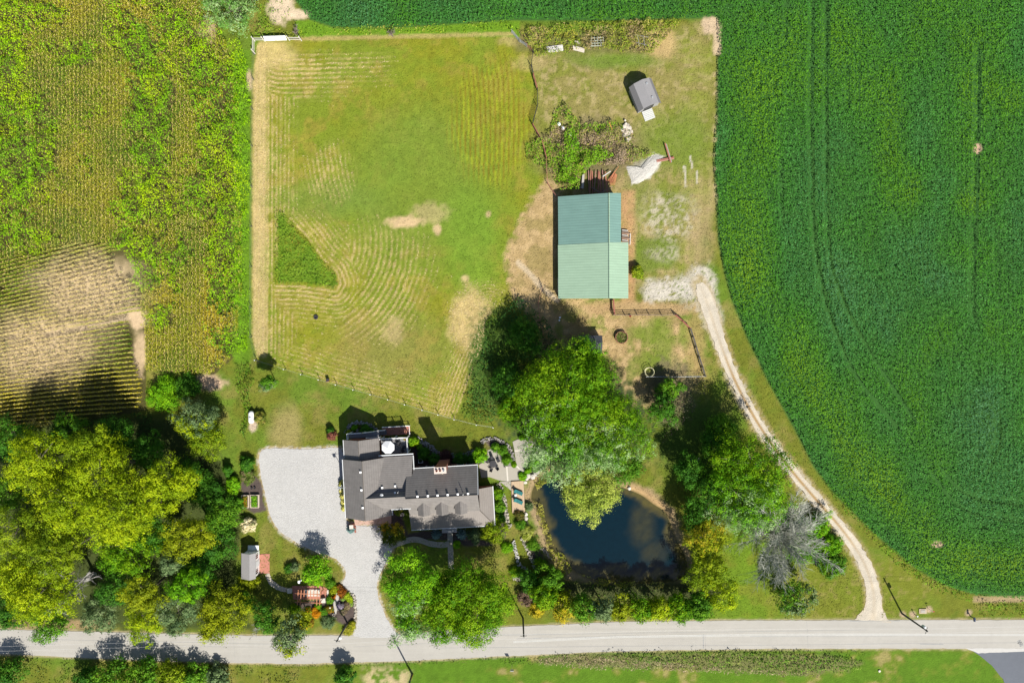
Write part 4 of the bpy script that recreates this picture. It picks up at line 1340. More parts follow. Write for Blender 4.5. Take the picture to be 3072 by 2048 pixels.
for a in (("tall yellow green tree at the upper left of the wood", 118, 1380, 108, 15, YG), ("broad yellow green crown in the upper middle of the wood", 295, 1415, 112, 16, YG), ("yellow green crown with ragged grey top north of the wood centre", 258, 1345, 66, 14, YGD),
          ("yellow green crown at the north east corner of the wood", 478, 1460, 86, 14, YG), ("small round yellow green crown at the east edge of the wood", 548, 1450, 52, 12, YG), ("large yellow green crown in the middle of the wood", 365, 1530, 120, 17, YG), ("golden green crown in the heart of the wood", 215, 1515, 105, 17, YG),
          ("yellow olive round tree on the east side of the wood", 562, 1610, 80, 13, OL), ("dark green tree with yellow flecks at the left edge of the wood", 60, 1590, 100, 14, YGD), ("speckled green and yellow tree at mid left of the wood", 170, 1655, 92, 14, YGD),
          ("mid green crown south of the wood centre", 375, 1655, 88, 13, GY), ("bright yellow green tree near the road at far left", 120, 1765, 118, 14, YG), ("yellow green tree beside the dead grey one", 55, 1720, 75, 12, YG), ("olive yellow crown right of the dead grey tree", 425, 1775, 66, 12, OL),
          ("dark green tree with bright yellow tips near the road", 566, 1758, 64, 10, GR), ("grey green shrubby tree leaning over the road edge", 300, 1838, 66, 8, GG), ("grey green tree at the roadside, middle of the wood", 530, 1835, 72, 10, GG),
          ("yellow green tree at the roadside under the wood", 438, 1852, 70, 9, YG), ("fine leaved olive tree at the roadside near the garden", 680, 1825, 82, 8, OL), ("olive yellow tree next to the fine leaved roadside tree", 640, 1870, 52, 7, OL), ("small grey green crown in a dark gap of the wood", 508, 1692, 34, 10, GG),
          ("dark green tree overhanging the road at lower left", 150, 1868, 58, 8, MG)):
    tree(*a, group=WOODS, leaf=.235)
bare_tree("dead grey tree with bare branches inside the wood", 285, 1720, 62, 13, 5, "dead_tree", 9, 15)
bare_tree("fallen looking bare branches between crowns of the wood", 455, 1600, 34, 11, 6, "dead_tree", 6, 10)
tree("round tree with grey green top standing alone north east of the wood", 590, 1262, 72, 9, GG, leaf=.235, pal2=YG, frac2=.42)
tree("yellow green tree touching the grey green one beside the lawn", 622, 1318, 62, 8, YGD, leaf=.235)
shrub("bright green bushy mound at the corner of the corn", 492, 1182, 56, 2.4, GR, leaf=.235)
shrub("dark green bush at the edge of the corn beside the mound", 560, 1160, 40, 2.2, DG, leaf=.235)
tree("pale blue green willow at the top edge by the corn", 690, 18, 88, 9, SV, "willow_tree", leaf=.36, wid=.35)
tree("small round dark tree with grey underside on the back lawn", 803, 1150, 27, 5.5, MG, leaf=.21, pal2=GG, frac2=.35)

# the big trees by the pond and lane
tree("huge bright green maple crown in the middle of the property", 1690, 1165, 158, 17, GY, "maple_tree", leaf=.235, pal2=SV, frac2=.08, dir2=(0, -1))
tree("silvery green maple crown next to the pond", 1800, 1285, 160, 16, GY, "maple_tree", leaf=.235, pal2=SV, frac2=.32, dir2=(-.2, -1))
tree("silver leaved tree crown over the patio edge", 1655, 1335, 110, 14, GR, "maple_tree", leaf=.235, pal2=SV, frac2=.45, dir2=(-.3, -1))
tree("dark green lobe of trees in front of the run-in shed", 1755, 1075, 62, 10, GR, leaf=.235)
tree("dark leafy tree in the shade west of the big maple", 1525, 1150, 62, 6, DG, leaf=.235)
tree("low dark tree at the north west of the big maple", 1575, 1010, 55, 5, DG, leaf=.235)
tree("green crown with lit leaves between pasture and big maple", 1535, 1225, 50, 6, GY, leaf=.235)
tree("yellow green weeping willow hanging over the pond", 1768, 1466, 106, 9, WIL, "willow_tree", flat=.7, leaf=.30, wid=.4, dens=2.2, base=(1760, 1425))
tree("dark green tree behind the willow on the pond bank", 1880, 1400, 55, 8, MG, leaf=.235)
tree("tall feathery green tree beside the lane", 2262, 1395, 122, 15, GY, leaf=.235, spiky=.12, pal2=SV, frac2=.10)
tree("broad feathery green tree with silver leaves south of the lane bend", 2235, 1500, 128, 13, GR, leaf=.235, spiky=.1, pal2=SV, frac2=.34, dir2=(-.1, -1))
tree("dark shaded tree between the feathery trees and the pond", 2135, 1470, 62, 8, DG, leaf=.235)
tree("small dark tree in the shade near the lane", 2165, 1285, 48, 6, MG, leaf=.235)
tree("dark green tree on the east bank of the pond", 2090, 1545, 52, 7, DG, leaf=.235)
tree("golden green tree on the east side of the pond", 2122, 1612, 76, 9, OL, leaf=.235, pal2=GOLD, frac2=.4, dir2=(-.3, .5))
tree("yellow green tree below the golden one by the pond", 2116, 1712, 64, 8, YGD, leaf=.235)
tree("yellow green bushy tree at the south east pond corner", 2155, 1778, 66, 7, YG, leaf=.235)
tree("dark green tree at the pond outlet", 2092, 1806, 42, 6, MG, leaf=.3)
bare_tree("large bare grey tree fanning out beside the lane", 2305, 1580, 124, 11, 8, nlimb=26, twigs=40, mat=pmat("lichen_twigs", (.33, .34, .29), .9, ((3, .25),)), lean=(.6, -.4), r0=.34)
shrub("green bush next to the lane, behind the bare grey tree", 2455, 1570, 40, 3.2, GR, leaf=.235)
shrub("low green bush at the lane edge east of the bare tree", 2492, 1632, 36, 2.4, GR, leaf=.235)
shrub("rounded green bush at the foot of the lane bushes", 2495, 1690, 48, 2.6, MG, leaf=.235)
shrub("shaded bush directly under the bare tree", 2400, 1630, 60, 3.0, MG, leaf=.235)
tree("grey green evergreen at the roadside below the bare tree", 2380, 1795, 62, 7, MG, "evergreen_tree", leaf=.30, pal2=GG, frac2=.45, dir2=(.5, -.6), spiky=.1)
for a in (("dark green tree east of the big maple by the pen fence", 1990, 1225, 46, 6, DG), ("dark round tree in the shade between maple and lane", 2150, 1335, 52, 7, DG), ("dark tree on the shaded lawn above the pond", 2068, 1410, 50, 7, DG), ("low dark tree right below the pen's wire fence", 2010, 1165, 36, 4, MG)):
    tree(*a)
# row along the road south of the pond
for a in (("yellow green tree at the west end of the roadside row", 1632, 1790, 42, 6, GY, 0), ("brown and orange leaved tree in the roadside row", 1690, 1820, 44, 6, OL, 1), ("green slender tree third in the roadside row", 1748, 1826, 46, 7, MG, 0),
          ("grey green slender tree in the middle of the roadside row", 1806, 1830, 40, 7, GG, 0), ("golden green slender tree in the roadside row", 1862, 1826, 40, 7, OL, 0), ("bright green slender tree of the roadside row", 1918, 1828, 42, 7, GY, 0),
          ("yellow green tree near the east end of the roadside row", 1975, 1828, 44, 7, YG, 0), ("pale green slender tree near the pond outlet", 2036, 1830, 42, 7, GY, 0), ("green slender tree at the east end of the roadside row", 2094, 1832, 40, 7, MG, 0)):
    tree(a[0], a[1], a[2] - 6, a[3], a[4], a[5], "slender_tree", leaf=.27, group="row of slender trees along the road", dens=.9, flat=1.1, base=(a[1] - 8, a[2] - 34), pal2=GOLD if a[6] else None, frac2=.4)
tree("yellow shrubby tree left of the roadside row", 1612, 1822, 30, 3, GOLD, leaf=.21)
shrub("brown half bare bush left of the roadside row", 1588, 1788, 32, 2.4, [(.12, .08, .06), (.18, .12, .08), (.22, .16, .10)], leaf=.21)
tree("dark green tree south west of the pond by the stone wall", 1650, 1735, 46, 4.5, MG, leaf=.235)
tree("dark green low tree beside the pond's south west corner", 1590, 1745, 36, 3.5, DG, leaf=.235)
# front garden
tree("big dark green maple at the front of the house by the drive", 1235, 1745, 100, 15, GR, "maple_tree", leaf=.235, dens=1.9, pal2=SV, frac2=.12, dir2=(0, -1))
tree("broad bright green maple overhanging the road", 1418, 1800, 132, 16, GY, "maple_tree", leaf=.235, dens=1.9)
tree("silvery maple lobe above the road by the drive", 1232, 1870, 68, 13, GR, "maple_tree", leaf=.235, pal2=SV, frac2=.55, dir2=(.1, -1))
tree("bright green maple lobe between the two front trees", 1330, 1850, 80, 14, GY, "maple_tree", leaf=.235, dens=1.9)
tree("round yellow topped small tree by the garage door", 1176, 1600, 40, 5, [(.05, .10, .008), (.09, .13, .01), (.15, .17, .012)], leaf=.21, pal2=GOLD, frac2=.28, dir2=(.2, 1))
tree("bright green feathery tree on the island lawn by the drive", 948, 1708, 46, 5.5, GR, leaf=.26, spiky=.12)
tree("sparse grey green tree leaning over the road by the garden", 868, 1912, 56, 9, GG, leaf=.3, dens=.45, base=(880, 1850), pal2=OL, frac2=.3)
tree("olive leafed tree at the garden edge over the road", 900, 1856, 34, 5.5, OL, leaf=.235, dens=.8, pal2=GOLD, frac2=.15)
tree("dark half bare tree at the edge of the garden", 795, 1850, 44, 6, DG, leaf=.235, dens=.8)
bare_tree("small dead grey tree among the garden edge leaves", 800, 1865, 26, 6, 9, "dead_tree", 7, 10, r0=.12)
tree("dark green tree shading the lawn behind the pergola", 740, 1808, 30, 4, MG, leaf=.235)
# trees across the road, mostly beyond the frame
for a in (("tall dark bushy tree across the road whose shadow falls on the seal", 430, 2028, 50, 5.6, MG), ("bushy tree across the road at lower left", 340, 2030, 52, 6.2, MG),
          ("yellow green bushy tree across the road near the frame edge", 510, 2028, 44, 4.6, YGD), ("leafy bush south of the road below the wood", 262, 2036, 36, 4.6, DG), ("dark bushy tree at the lower left corner", 22, 2016, 48, 5.2, DG),
          ("bushy evergreen across the road below the drive", 1032, 2024, 32, 4.2, DG), ("green roadside thicket below the road", 650, 2032, 40, 2.6, GG), ("small tree like bush across the road beside the thicket", 585, 2026, 38, 3.6, MG)):
    shrub(*a, name="bushy_tree", cat="tree", leaf=.30)
bare_tree("brown leafless bush on the north fence line", 1178, 108, 12, 2.2, 14, "bare_bush", 8, 10, mat=pmat("brown_twigs", (.20, .16, .14), .9, ((3, .3),)), r0=.05)
bare_tree("brown bare bush by the white gate", 893, 104, 12, 2.2, 15, "bare_bush", 8, 10, mat=pmat("brown_twigs", (.20, .16, .14)), r0=.05)
bare_tree("bare twiggy top poking out of the big maple", 1745, 1110, 30, 15.5, 16, "dead_tree", 10, 14, r0=.16)
# yard shrubs
shrub("lone bright yellow green shrub by the barn", 1912, 816, 16, 1.9, [(.13, .22, .01), (.22, .30, .012), (.32, .37, .02)], leaf=.21)
shrub("small red leaved shrub on the back lawn", 994, 1306, 12, 1.6, RED, leaf=.16)
shrub("small dark green shrub behind the red one", 992, 1292, 9, 1.4, DG, leaf=.16)
shrub("yellow green shrub bed beside the white tank", 780, 1252, 17, 1.2, [(.10, .14, .02), (.22, .23, .03), (.36, .28, .08)], leaf=.2)
shrub("round clipped green shrub on the patio west side", 1440, 1365, 21, 2.2, GR, leaf=.18, flat=.9)
shrub("round clipped bright green shrub in the patio bed", 1521, 1377, 14, 1.5, [(.06, .17, .006), (.085, .21, .006), (.12, .26, .008)], leaf=.13, dens=2)
shrub("green spreading shrub in the patio ring bed", 1486, 1340, 11, 1.1, MG, leaf=.16)
shrub("leafy green shrub at the rear of the patio ring bed", 1508, 1350, 13, 1.1, MG, leaf=.16)
shrub("small yellow green shrub at the patio corner", 1542, 1392, 7, .7, GY, leaf=.12)
shrub("left of two clipped shrubs at the top of the patio", 1566, 1313, 7, .9, GR, leaf=.12)
shrub("right of two clipped shrubs at the top of the patio", 1581, 1314, 6, .9, GR, leaf=.12)
shrub("green creeping shrub above the boulders at the pond", 1604, 1393, 18, 1.0, MG, leaf=.18)
shrub("round green shrub next to the pond boulders", 1583, 1411, 8, 1.0, GR, leaf=.13)
shrub("low green plant ring round the white planter", 1568, 1428, 11, .45, GR, leaf=.14)
for a, b, s, q in ((1270, 1362, 18, 1), (1302, 1380, 18, 2), (1382, 1378, 24, 3), (1418, 1378, 14, 4)):
    shrub(["", "clipped dark green hedge by the air conditioner", "clipped dark hedge left of the chimney", "clipped dark hedge right of the chimney", "dark hedge end beside the patio shrub"][q], a, b, s, 1.3, DG, "hedge", "hedge", leaf=.15, dens=1.6)
shrub("dark red leaved shrub behind the chimney", 1336, 1368, 18, .9, [(.07, .03, .03), (.10, .045, .035), (.12, .07, .04)], leaf=.16)
shrub("light green shrub beside the deck corner", 1239, 1324, 13, 1.6, GY, leaf=.18)
shrub("low green shrub below the deck in the stone bed", 1258, 1340, 8, .8, MG, leaf=.14)
shrub("round dark shrub in the walled bed under the deck", 1096, 1291, 14, 1.3, DG, leaf=.15, dens=1.6)
shrub("small round green shrub in the walled bed", 1063, 1284, 7, .9, GR, leaf=.13)
shrub("yellowish green shrub at the end of the walled bed", 1046, 1298, 8, .9, OL, leaf=.14)
shrub("small dark shrub next to the round one under the deck", 1113, 1292, 7, .8, DG, leaf=.13)
BL = "round blue spruces in front of the porch"
conifer("blue spruce left of the front walk", 1308, 1605, 16, 2.0, BS, group=BL, name="blue_spruce")
conifer("blue spruce right of the front walk", 1385, 1605, 19, 2.1, BS, group=BL, name="blue_spruce")
conifer("blue spruce by the brick pier at the garage", 1051, 1588, 15, 1.7, BS, group=BL, name="blue_spruce")
shrub("pale green feathery shrub at the front right of the house", 1425, 1605, 22, 1.8, GG, leaf=.18)
shrub("small green shrub beside the front walk", 1370, 1632, 9, .9, GR, leaf=.14)
tree("loose yellow green small tree at the right end of the porch", 1478, 1588, 44, 4.0, YGD, leaf=.22, dens=.8)
shrub("vine covered bush along the right porch wall", 1492, 1480, 16, 1.3, GY, leaf=.18)
shrub("green bush at the right of the porch wall", 1498, 1520, 17, 1.3, MG, leaf=.18)
shrub("dark green bush near the porch corner", 1496, 1555, 16, 1.4, DG, leaf=.18)
shrub("striped ornamental grass clump above the west terrace wall", 1519, 1643, 15, 1.0, GR, "ornamental_grass", "ornamental grass", leaf=.22, wid=.22)
shrub("ornamental grass inside the stone ring", 1548, 1715, 17, 1.0, GY, "ornamental_grass", "ornamental grass", leaf=.22, wid=.22)
shrub("large yellow green ornamental grass above the pond bank", 1580, 1597, 20, 1.2, [(.20, .26, .02), (.33, .38, .05), (.50, .52, .14)], "ornamental_grass", "ornamental grass", leaf=.235, wid=.2)
shrub("green grassy clump below the bright ornamental grass", 1598, 1635, 15, .9, MG, "ornamental_grass", "ornamental grass", leaf=.21, wid=.2)
shrub("tall green grassy clump lower on the terrace", 1618, 1690, 17, 1.0, GY, "ornamental_grass", "ornamental grass", leaf=.21, wid=.2)
shrub("dark leafy shrub below the wooden dock", 1563, 1573, 14, 1.0, MG, leaf=.16)
shrub("reddish dark planting at the foot of the dock", 1560, 1547, 14, .7, [(.10, .06, .02), (.08, .11, .02), (.16, .14, .02)], leaf=.16)
shrub("spiky blue green plant on the pond side of the dock", 1587, 1520, 11, .8, GG, "spiky_plant", "plant", leaf=.21, wid=.2)
# left garden by the vegetable beds
shrub("dark leafy shrub at the north end of the vegetable garden", 740, 1392, 22, 1.6, DG, leaf=.2)
shrub("tangled green plants with tan stalks in the vegetable garden", 742, 1426, 24, .9, [(.20, .16, .08), (.10, .17, .02), (.14, .21, .03)], leaf=.18)
shrub("bright green shrub on the lawn side of the vegetable beds", 700, 1455, 24, 1.7, GR, leaf=.2)
shrub("green leafy shrub above the white hydrangea", 708, 1515, 22, 1.8, MG, leaf=.2)
shrub("dark conifer like shrub at the lawn edge", 683, 1410, 12, 2.0, DG, leaf=.2)
shrub("creamy white flowering hydrangea at the lawn edge", 742, 1575, 24, 1.7, [(.14, .22, .02), (.75, .66, .38), (.85, .76, .55)], "hydrangea_bush", "hydrangea", leaf=.2)
shrub("yellow green bush south of the garden shed", 748, 1742, 30, 2.2, OL, leaf=.21)
for i, (yy) in enumerate((1450, 1468, 1486, 1504, 1520)):
    shrub("pale yellow hydrangea in the row along the garage wall, %s" % ("northernmost", "second from the north", "middle one", "second from the south", "southernmost")[i], 1027 + i * 1.6, yy, 9, 1.1,
          [(.08, .15, .01), (.55, .52, .12), (.70, .64, .22)], "hydrangea_bush", "hydrangea", leaf=.17, group="hydrangeas along the garage wall")
shrub("yellow flowering plant in the front court by the barrel", 1196, 1532, 11, .8, [(.07, .15, .01), (.20, .26, .02), (.48, .42, .06)], leaf=.15)
# flower garden
FL = "plants of the flower garden by the drive"
for lab, a, b, r, h, pal in (("orange flowering mound in front of the pergola", 949, 1838, 13, .7, [(.45, .16, .005), (.60, .25, .005), (.62, .32, .01)]), ("small orange flowers left of the big orange mound", 925, 1832, 8, .6, [(.25, .13, .01), (.55, .2, .005), (.5, .26, .01)]),
                            ("orange and green flowers by the stepping stones", 990, 1826, 10, .6, [(.06, .12, .01), (.16, .15, .01), (.5, .2, .01)]), ("bright orange flowers beside the garden walk", 1000, 1790, 6, .5, [(.2, .08, .01), (.5, .15, .01), (.5, .18, .01)]),
                            ("deep orange flowers at the garden's drive corner", 1025, 1776, 13, .7, [(.10, .06, .01), (.28, .08, .01), (.36, .13, .01)]), ("rusty orange flowers along the top of the garden", 1017, 1764, 9, .5, [(.14, .09, .02), (.33, .12, .02), (.36, .2, .05)]),
                            ("lime green hosta at the drive side, upper", 1040, 1784, 9, .5, [(.20, .30, .01), (.30, .42, .01), (.36, .46, .03)]), ("lime green hosta at the drive side, middle", 1046, 1791, 8, .5, [(.20, .30, .01), (.30, .42, .01), (.36, .46, .03)]), ("lime green hosta at the drive side, lower", 1050, 1798, 8, .5, [(.22, .32, .01), (.32, .43, .01), (.38, .46, .03)]),
                            ("small pale green hosta beside the drive", 1052, 1810, 6, .4, [(.12, .22, .04), (.2, .3, .05), (.26, .36, .08)]), ("small light green hosta in the garden's middle", 1028, 1796, 5, .4, [(.12, .22, .04), (.2, .3, .05), (.26, .36, .08)]),
                            ("purple flowering plant on the pole shadow line", 1019, 1818, 9, .5, [(.10, .14, .06), (.30, .24, .34), (.36, .3, .42)]), ("grey green herb near the pergola end", 990, 1797, 11, .5, MG), ("yellow green plants left of the pergola", 885, 1826, 13, .9, GY),
                            ("green plants behind the orange mound", 970, 1834, 10, .6, MG), ("yellow green plant in front of the pergola", 955, 1817, 8, .5, GY), ("tawny ornamental shrub in the bare garden bed", 1042, 1815, 10, .5, [(.20, .14, .09), (.26, .19, .12), (.16, .15, .05)]),
                            ("olive shrub at the garden tip", 1003, 1768, 12, .9, OL), ("grey green shrub beside the island tree", 885, 1700, 12, 1.1, GG), ("dark green shrub under the island tree", 868, 1704, 12, 1.0, DG), ("yellow flowers at the foot of the utility pole", 1056, 1875, 11, .5, [(.14, .2, .01), (.30, .32, .02), (.42, .38, .03)]),
                            ("low yellow groundcover at the garden's road corner", 1044, 1888, 14, .3, [(.20, .24, .01), (.32, .32, .02), (.40, .36, .06)]), ("green brushy plants at the roadside of the garden", 985, 1866, 22, .8, GG), ("golden brown plant under the roadside tree", 930, 1868, 10, .6, [(.20, .15, .02), (.3, .2, .02), (.36, .24, .02)]),
                            ("green shrub beside the island tree facing the drive", 990, 1750, 13, .9, MG), ("purple grey creeping plant near the pergola step", 1030, 1835, 9, .4, [(.14, .11, .07), (.20, .15, .10), (.12, .14, .04)])):
    shrub(lab, a, b, r, h, pal, "garden_plant", "garden plant", leaf=.13, group=FL, dens=1.6)

# ------------------------------------------------------------------ house
TH = math.atan2(.0559, .9984)
CT, ST = math.cos(TH), math.sin(TH)


def L(x, y, z):
    """house frame to world"""
    return (x * CT - y * ST, x * ST + y * CT, z)


def LP(pts, z=None):
    return [L(p[0], p[1], p[2] if z is None else z) for p in pts]


def slab(mb, pts, t=.14, col=(1, 1, 1)):
    """a roof plane with thickness; pts counter-clockwise from above"""
    return mb.hexa([(p[0], p[1], p[2] - t) for p in pts], pts, col)


def lbox(mb, x0, x1, y0, y1, z0, z1, col=(1, 1, 1)):
    return mb.prism([L(x0, y0, 0)[:2], L(x1, y0, 0)[:2], L(x1, y1, 0)[:2], L(x0, y1, 0)[:2]], z0, z1, col)


def house():
    t = thing("house", "large brick and clapboard house with brown shingle roofs beside the gravel court", "house", L(-17, -25, 0))
    # walls
    w = MB()
    lbox(w, -30.0, -22.75, -28.4, -19.1, 0, 4.55)             # garage wing
    lbox(w, -29.8, -24.3, -19.1, -15.8, 0, 4.1)               # north wing
    lbox(w, -22.75, -18.55, -25.0, -18.95, 0, 5.1)            # middle
    lbox(w, -22.75, -18.95, -27.2, -25.0, 0, 5.7)
    lbox(w, -18.9, -7.6, -28.9, -25.4, 0, 4.15)               # main block
    lbox(w, -18.9, -7.6, -25.4, -21.3, 0, 4.95)
    lbox(w, -7.6, -5.2, -28.9, -25.6, 0, 2.6)
    for (x0, x1, y, z0, z1) in ((-30.0, -22.75, -28.38, 4.55, 7.45), (-30.0, -22.75, -19.12, 4.55, 7.45), (-29.8, -24.3, -15.82, 4.1, 6.3)):
        xm = (x0 + x1) / 2
        w.hexa(LP([(x0, y - .1, z0), (x1, y - .1, z0), (x1, y + .1, z0), (x0, y + .1, z0)]), LP([(xm - .05, y - .1, z1), (xm + .05, y - .1, z1), (xm + .05, y + .1, z1), (xm - .05, y + .1, z1)]))
    for x in (-18.8, -7.7):
        w.poly(LP([(x, -21.4, 4.95), (x, -25.4, 7.95), (x, -29.0, 4.2), (x, -29.0, 4.95)][:3] + [(x, -28.9, 4.2)]))
    w.build("wall", M_BRICK, t)
    sd = MB()                                                  # porch
    for x in np.linspace(-19.1, -5.2, 7):
        lbox(sd, x - .1, x + .1, -31.75, -31.55, .2, 2.55)
    lbox(sd, -19.3, -5.0, -31.9, -28.9, .0, .2)
    sd.build("porch", M_WHITE, t)
    # roofs
    r = MB()
    slab(r, LP([(-30.4, -28.85, 4.75), (-26.38, -28.85, 7.8), (-26.38, -18.75, 7.8), (-30.4, -18.75, 4.75)]))
    slab(r, LP([(-26.38, -28.85, 7.8), (-22.36, -28.85, 4.75), (-22.36, -18.75, 4.75), (-26.38, -18.75, 7.8)]))
    r.build("garage_roof", M_SHINGLE_V, t)
    r = MB()
    slab(r, LP([(-30.2, -18.9, 4.3), (-27.1, -18.9, 6.65), (-27.1, -15.45, 6.65), (-30.2, -15.45, 4.3)]))
    slab(r, LP([(-27.1, -18.9, 6.65), (-24.0, -18.9, 4.3), (-24.0, -15.45, 4.3), (-27.1, -15.45, 6.65)]))
    r.build("wing_roof", M_SHINGLE_V, t)
    r = MB()
    slab(r, LP([(-25.0, -24.72, 6.45), (-18.72, -24.72, 6.45), (-18.15, -18.62, 5.3), (-23.6, -18.62, 5.3)]))
    r.build("middle_roof", M_SHINGLE_H, t)
    r = MB()
    slab(r, LP([(-26.2, -25.12, 7.72), (-18.85, -25.12, 7.72), (-18.85, -24.45, 6.4), (-25.9, -24.45, 6.4)]))
    slab(r, LP([(-23.4, -27.55, 5.85), (-18.85, -27.55, 5.85), (-18.85, -25.12, 7.72), (-26.2, -25.12, 7.72)]))
    r.build("link_roof", M_SHINGLE_H, t)
    r = MB()
    slab(r, LP([(-19.38, -25.4, 8.2), (-7.2, -25.4, 8.2), (-7.2, -20.95, 5.2), (-18.3, -20.95, 5.2), (-18.3, -21.75, 5.74), (-19.38, -21.75, 5.74)]))
    slab(r, LP([(-19.38, -29.0, 4.3), (-7.2, -29.0, 4.3), (-7.2, -25.4, 8.2), (-19.38, -25.4, 8.2)]))
    r.build("main_roof", M_SHINGLE_H, t)
    r = MB()
    slab(r, LP([(-19.5, -32.08, 2.8), (-4.85, -32.08, 2.8), (-7.2, -29.0, 4.25), (-19.5, -29.0, 4.25)]))
    r.build("porch_roof", pmat("lit_shingles", (.20, .18, .165), .95, ((.5, .12), (2.5, .12), (8, .16)), rows=(0, .34, .1, -TH)), t)  # paler copy of the roof shingles, brightness of the shallow slope in the colour
    r = MB()
    slab(r, LP([(-7.2, -29.0, 4.25), (-4.85, -32.08, 2.8), (-4.85, -25.25, 2.8), (-7.2, -25.25, 4.25)]))
    r.build("side_roof", pmat("lit_shingles", (.20, .18, .165)), t)
    rc = MB()                                                   # ridge caps
    for a, b in (((-26.38, -28.8, 7.81), (-26.38, -18.8, 7.81)), ((-27.1, -18.6, 6.66), (-27.1, -15.5, 6.66)), ((-19.3, -25.4, 8.21), (-7.25, -25.4, 8.21)), ((-7.2, -29.0, 4.27), (-4.9, -32.0, 2.83))):
        rc.tube(L(*a), L(*b), .07, .07, 5)
    rc.build("ridge_cap", pmat("ridge_shingles", (.13, .115, .10), .95), t)
    # gutters and white fascia
    mg = pmat("gutter_metal", (.55, .57, .58), .5, ((4, .05),))
    for (x0, x1, y0, y1, z) in ((-30.52, -30.4, -28.85, -18.75, 4.62), (-22.36, -22.26, -28.85, -27.6, 4.62), (-30.3, -30.2, -18.6, -15.45, 4.18), (-18.15, -18.03, -21.6, -18.62, 5.18),
                                (-18.3, -7.1, -20.95, -20.82, 5.06), (-19.5, -4.8, -32.2, -32.08, 2.66), (-4.85, -4.73, -32.08, -25.2, 2.66), (-22.3, -18.9, -27.68, -27.55, 5.72), (-7.2, -7.1, -25.2, -21.0, 6.0), (-24.1, -18.1, -18.52, -18.3, 5.0)):
        g = MB()
        if x0 == -7.2:
            g.hexa(LP([(-7.2, -25.4, 8.0), (-7.08, -25.4, 8.0), (-7.08, -20.95, 5.0), (-7.2, -20.95, 5.0)]), LP([(-7.2, -25.4, 8.18), (-7.08, -25.4, 8.18), (-7.08, -20.95, 5.18), (-7.2, -20.95, 5.18)]))
        else:
            lbox(g, x0, x1, y0, y1, z, z + .12)
        g.build("gutter", mg, t)
    # dormers
    for xr in (-16.64, -13.53, -10.31):
        d = MB()
        zf, yf = 7.0, -28.85
        slab(d, LP([(xr - 1.05, yf, 6.05), (xr, yf, zf), (xr, -26.5, zf), (xr - 1.05, -27.38, 6.05)]), .1)
        slab(d, LP([(xr, yf, zf), (xr + 1.05, yf, 6.05), (xr + 1.05, -27.38, 6.05), (xr, -26.5, zf)]), .1)
        o = d.build("dormer", M_SHINGLE_V, t)
        s = MB()
        lbox(s, xr - .85, xr + .85, -28.65, -26.6, 4.3, 6.02)
        s.build("dormer_wall", M_WHITE, o)
        s = MB()
        lbox(s, xr - .45, xr + .45, -28.69, -28.64, 4.7, 5.9)
        s.build("window", M_GLASS, o)
    # chimney
    c = MB()
    lbox(c, -14.1, -12.25, -21.25, -20.35, 0, 8.75)
    o = c.build("chimney", M_BRICK, t)
    c = MB()
    lbox(c, -14.2, -12.15, -21.35, -20.25, 8.75, 8.95)
    c.build("chimney_cap", pmat("chimney_cap", (.50, .42, .37), .8, ((5, .1),)), o)
    for k in range(3):
        f = MB()
        ctr = L(-13.75 + k * .58, -20.8, 8.95)
        f.lathe(ctr, [(.19, 0), (.19, .35), (.13, .35), (.12, .1)], 12)
        f.build("flue", M_RUST if k < 2 else M_GALV, o)
    c = MB()
    c.hexa(LP([(-13.4, -21.9, 5.9), (-12.9, -21.9, 5.9), (-12.3, -21.2, 5.3), (-14.0, -21.2, 5.3)]), LP([(-13.2, -22.0, 6.0), (-13.1, -22.0, 6.0), (-12.5, -21.25, 6.1), (-13.8, -21.25, 6.1)]))
    c.build("cricket", pmat("tan_flashing", (.30, .24, .19)), o)
    # roof vents: boxes on the roofs, with the slope's own height
    def north(y):
        return 8.2 - (y + 25.4) * .674
    vents = [(x, -25.1, north(-25.1)) for x in (-17.3, -15.55, -13.92, -12.22, -10.52, -8.8)]
    vents += [(-26.75, -20.6, 7.5), (-26.75, -23.6, 7.5), (-26.7, -26.6, 7.5), (-23.5, -23.65, 6.25), (-21.25, -23.5, 6.22), (-21.3, -24.55, 6.6)]
    for x, y, z in vents:
        v = MB()
        lbox(v, x - .14, x + .14, y - .13, y + .13, z - .15, z + .2)
        lbox(v, x - .17, x + .17, y - .16, y + .16, z + .2, z + .26)
        v.build("roof_vent", M_WHITE, t)
    v = MB()
    v.lathe(L(-23.5, -24.75, 6.9), [(.12, -.4), (.12, .25), (.3, .25), (.3, .45), (.1, .5)], 12)
    v.build("turbine_vent", M_GALV, t)
    for x, y, z in ((-9.6, -25.1, 7.95), (-20.7, -24.4, 6.7)):
        v = MB()
        v.tube(L(x, y, z - .2), L(x, y, z + .9), .06, .06, 7)
        v.build("vent_pipe", M_WHITE, t)
    # windows and doors
    def win(x0, x1, y0, y1, z0, z1, name="window"):
        f = MB()
        d = .05
        lbox(f, x0 - d, x1 + d, y0 - .02, y1 + .02, z0 - d, z1 + d)
        o = f.build(name + "_frame", M_WHITE, t)
        f = MB()
        if x1 - x0 > y1 - y0:
            lbox(f, x0, x1, y0 - .05, y1 + .05, z0, z1)
        else:
            lbox(f, x0 - .05, x1 + .05, y0, y1, z0, z1)
        f.build("pane", M_GLASS, o)
    for x in (-17.6, -16.3, -10.9, -9.3):
        for z in (.9, 3.3):
            win(x, x + 1.1, -21.31, -21.27, z, z + 1.35)
    for y in (-23.4, -21.2):
        win(-18.56, -18.52, y, y + 1.0, 1.2, 2.6)
        win(-18.56, -18.52, y, y + 1.0, 3.6, 4.7)
    win(-7.61, -7.57, -24.2, -23.0, 3.2, 4.5)
    win(-17.5, -16.2, -28.94, -28.9, .9, 2.2)
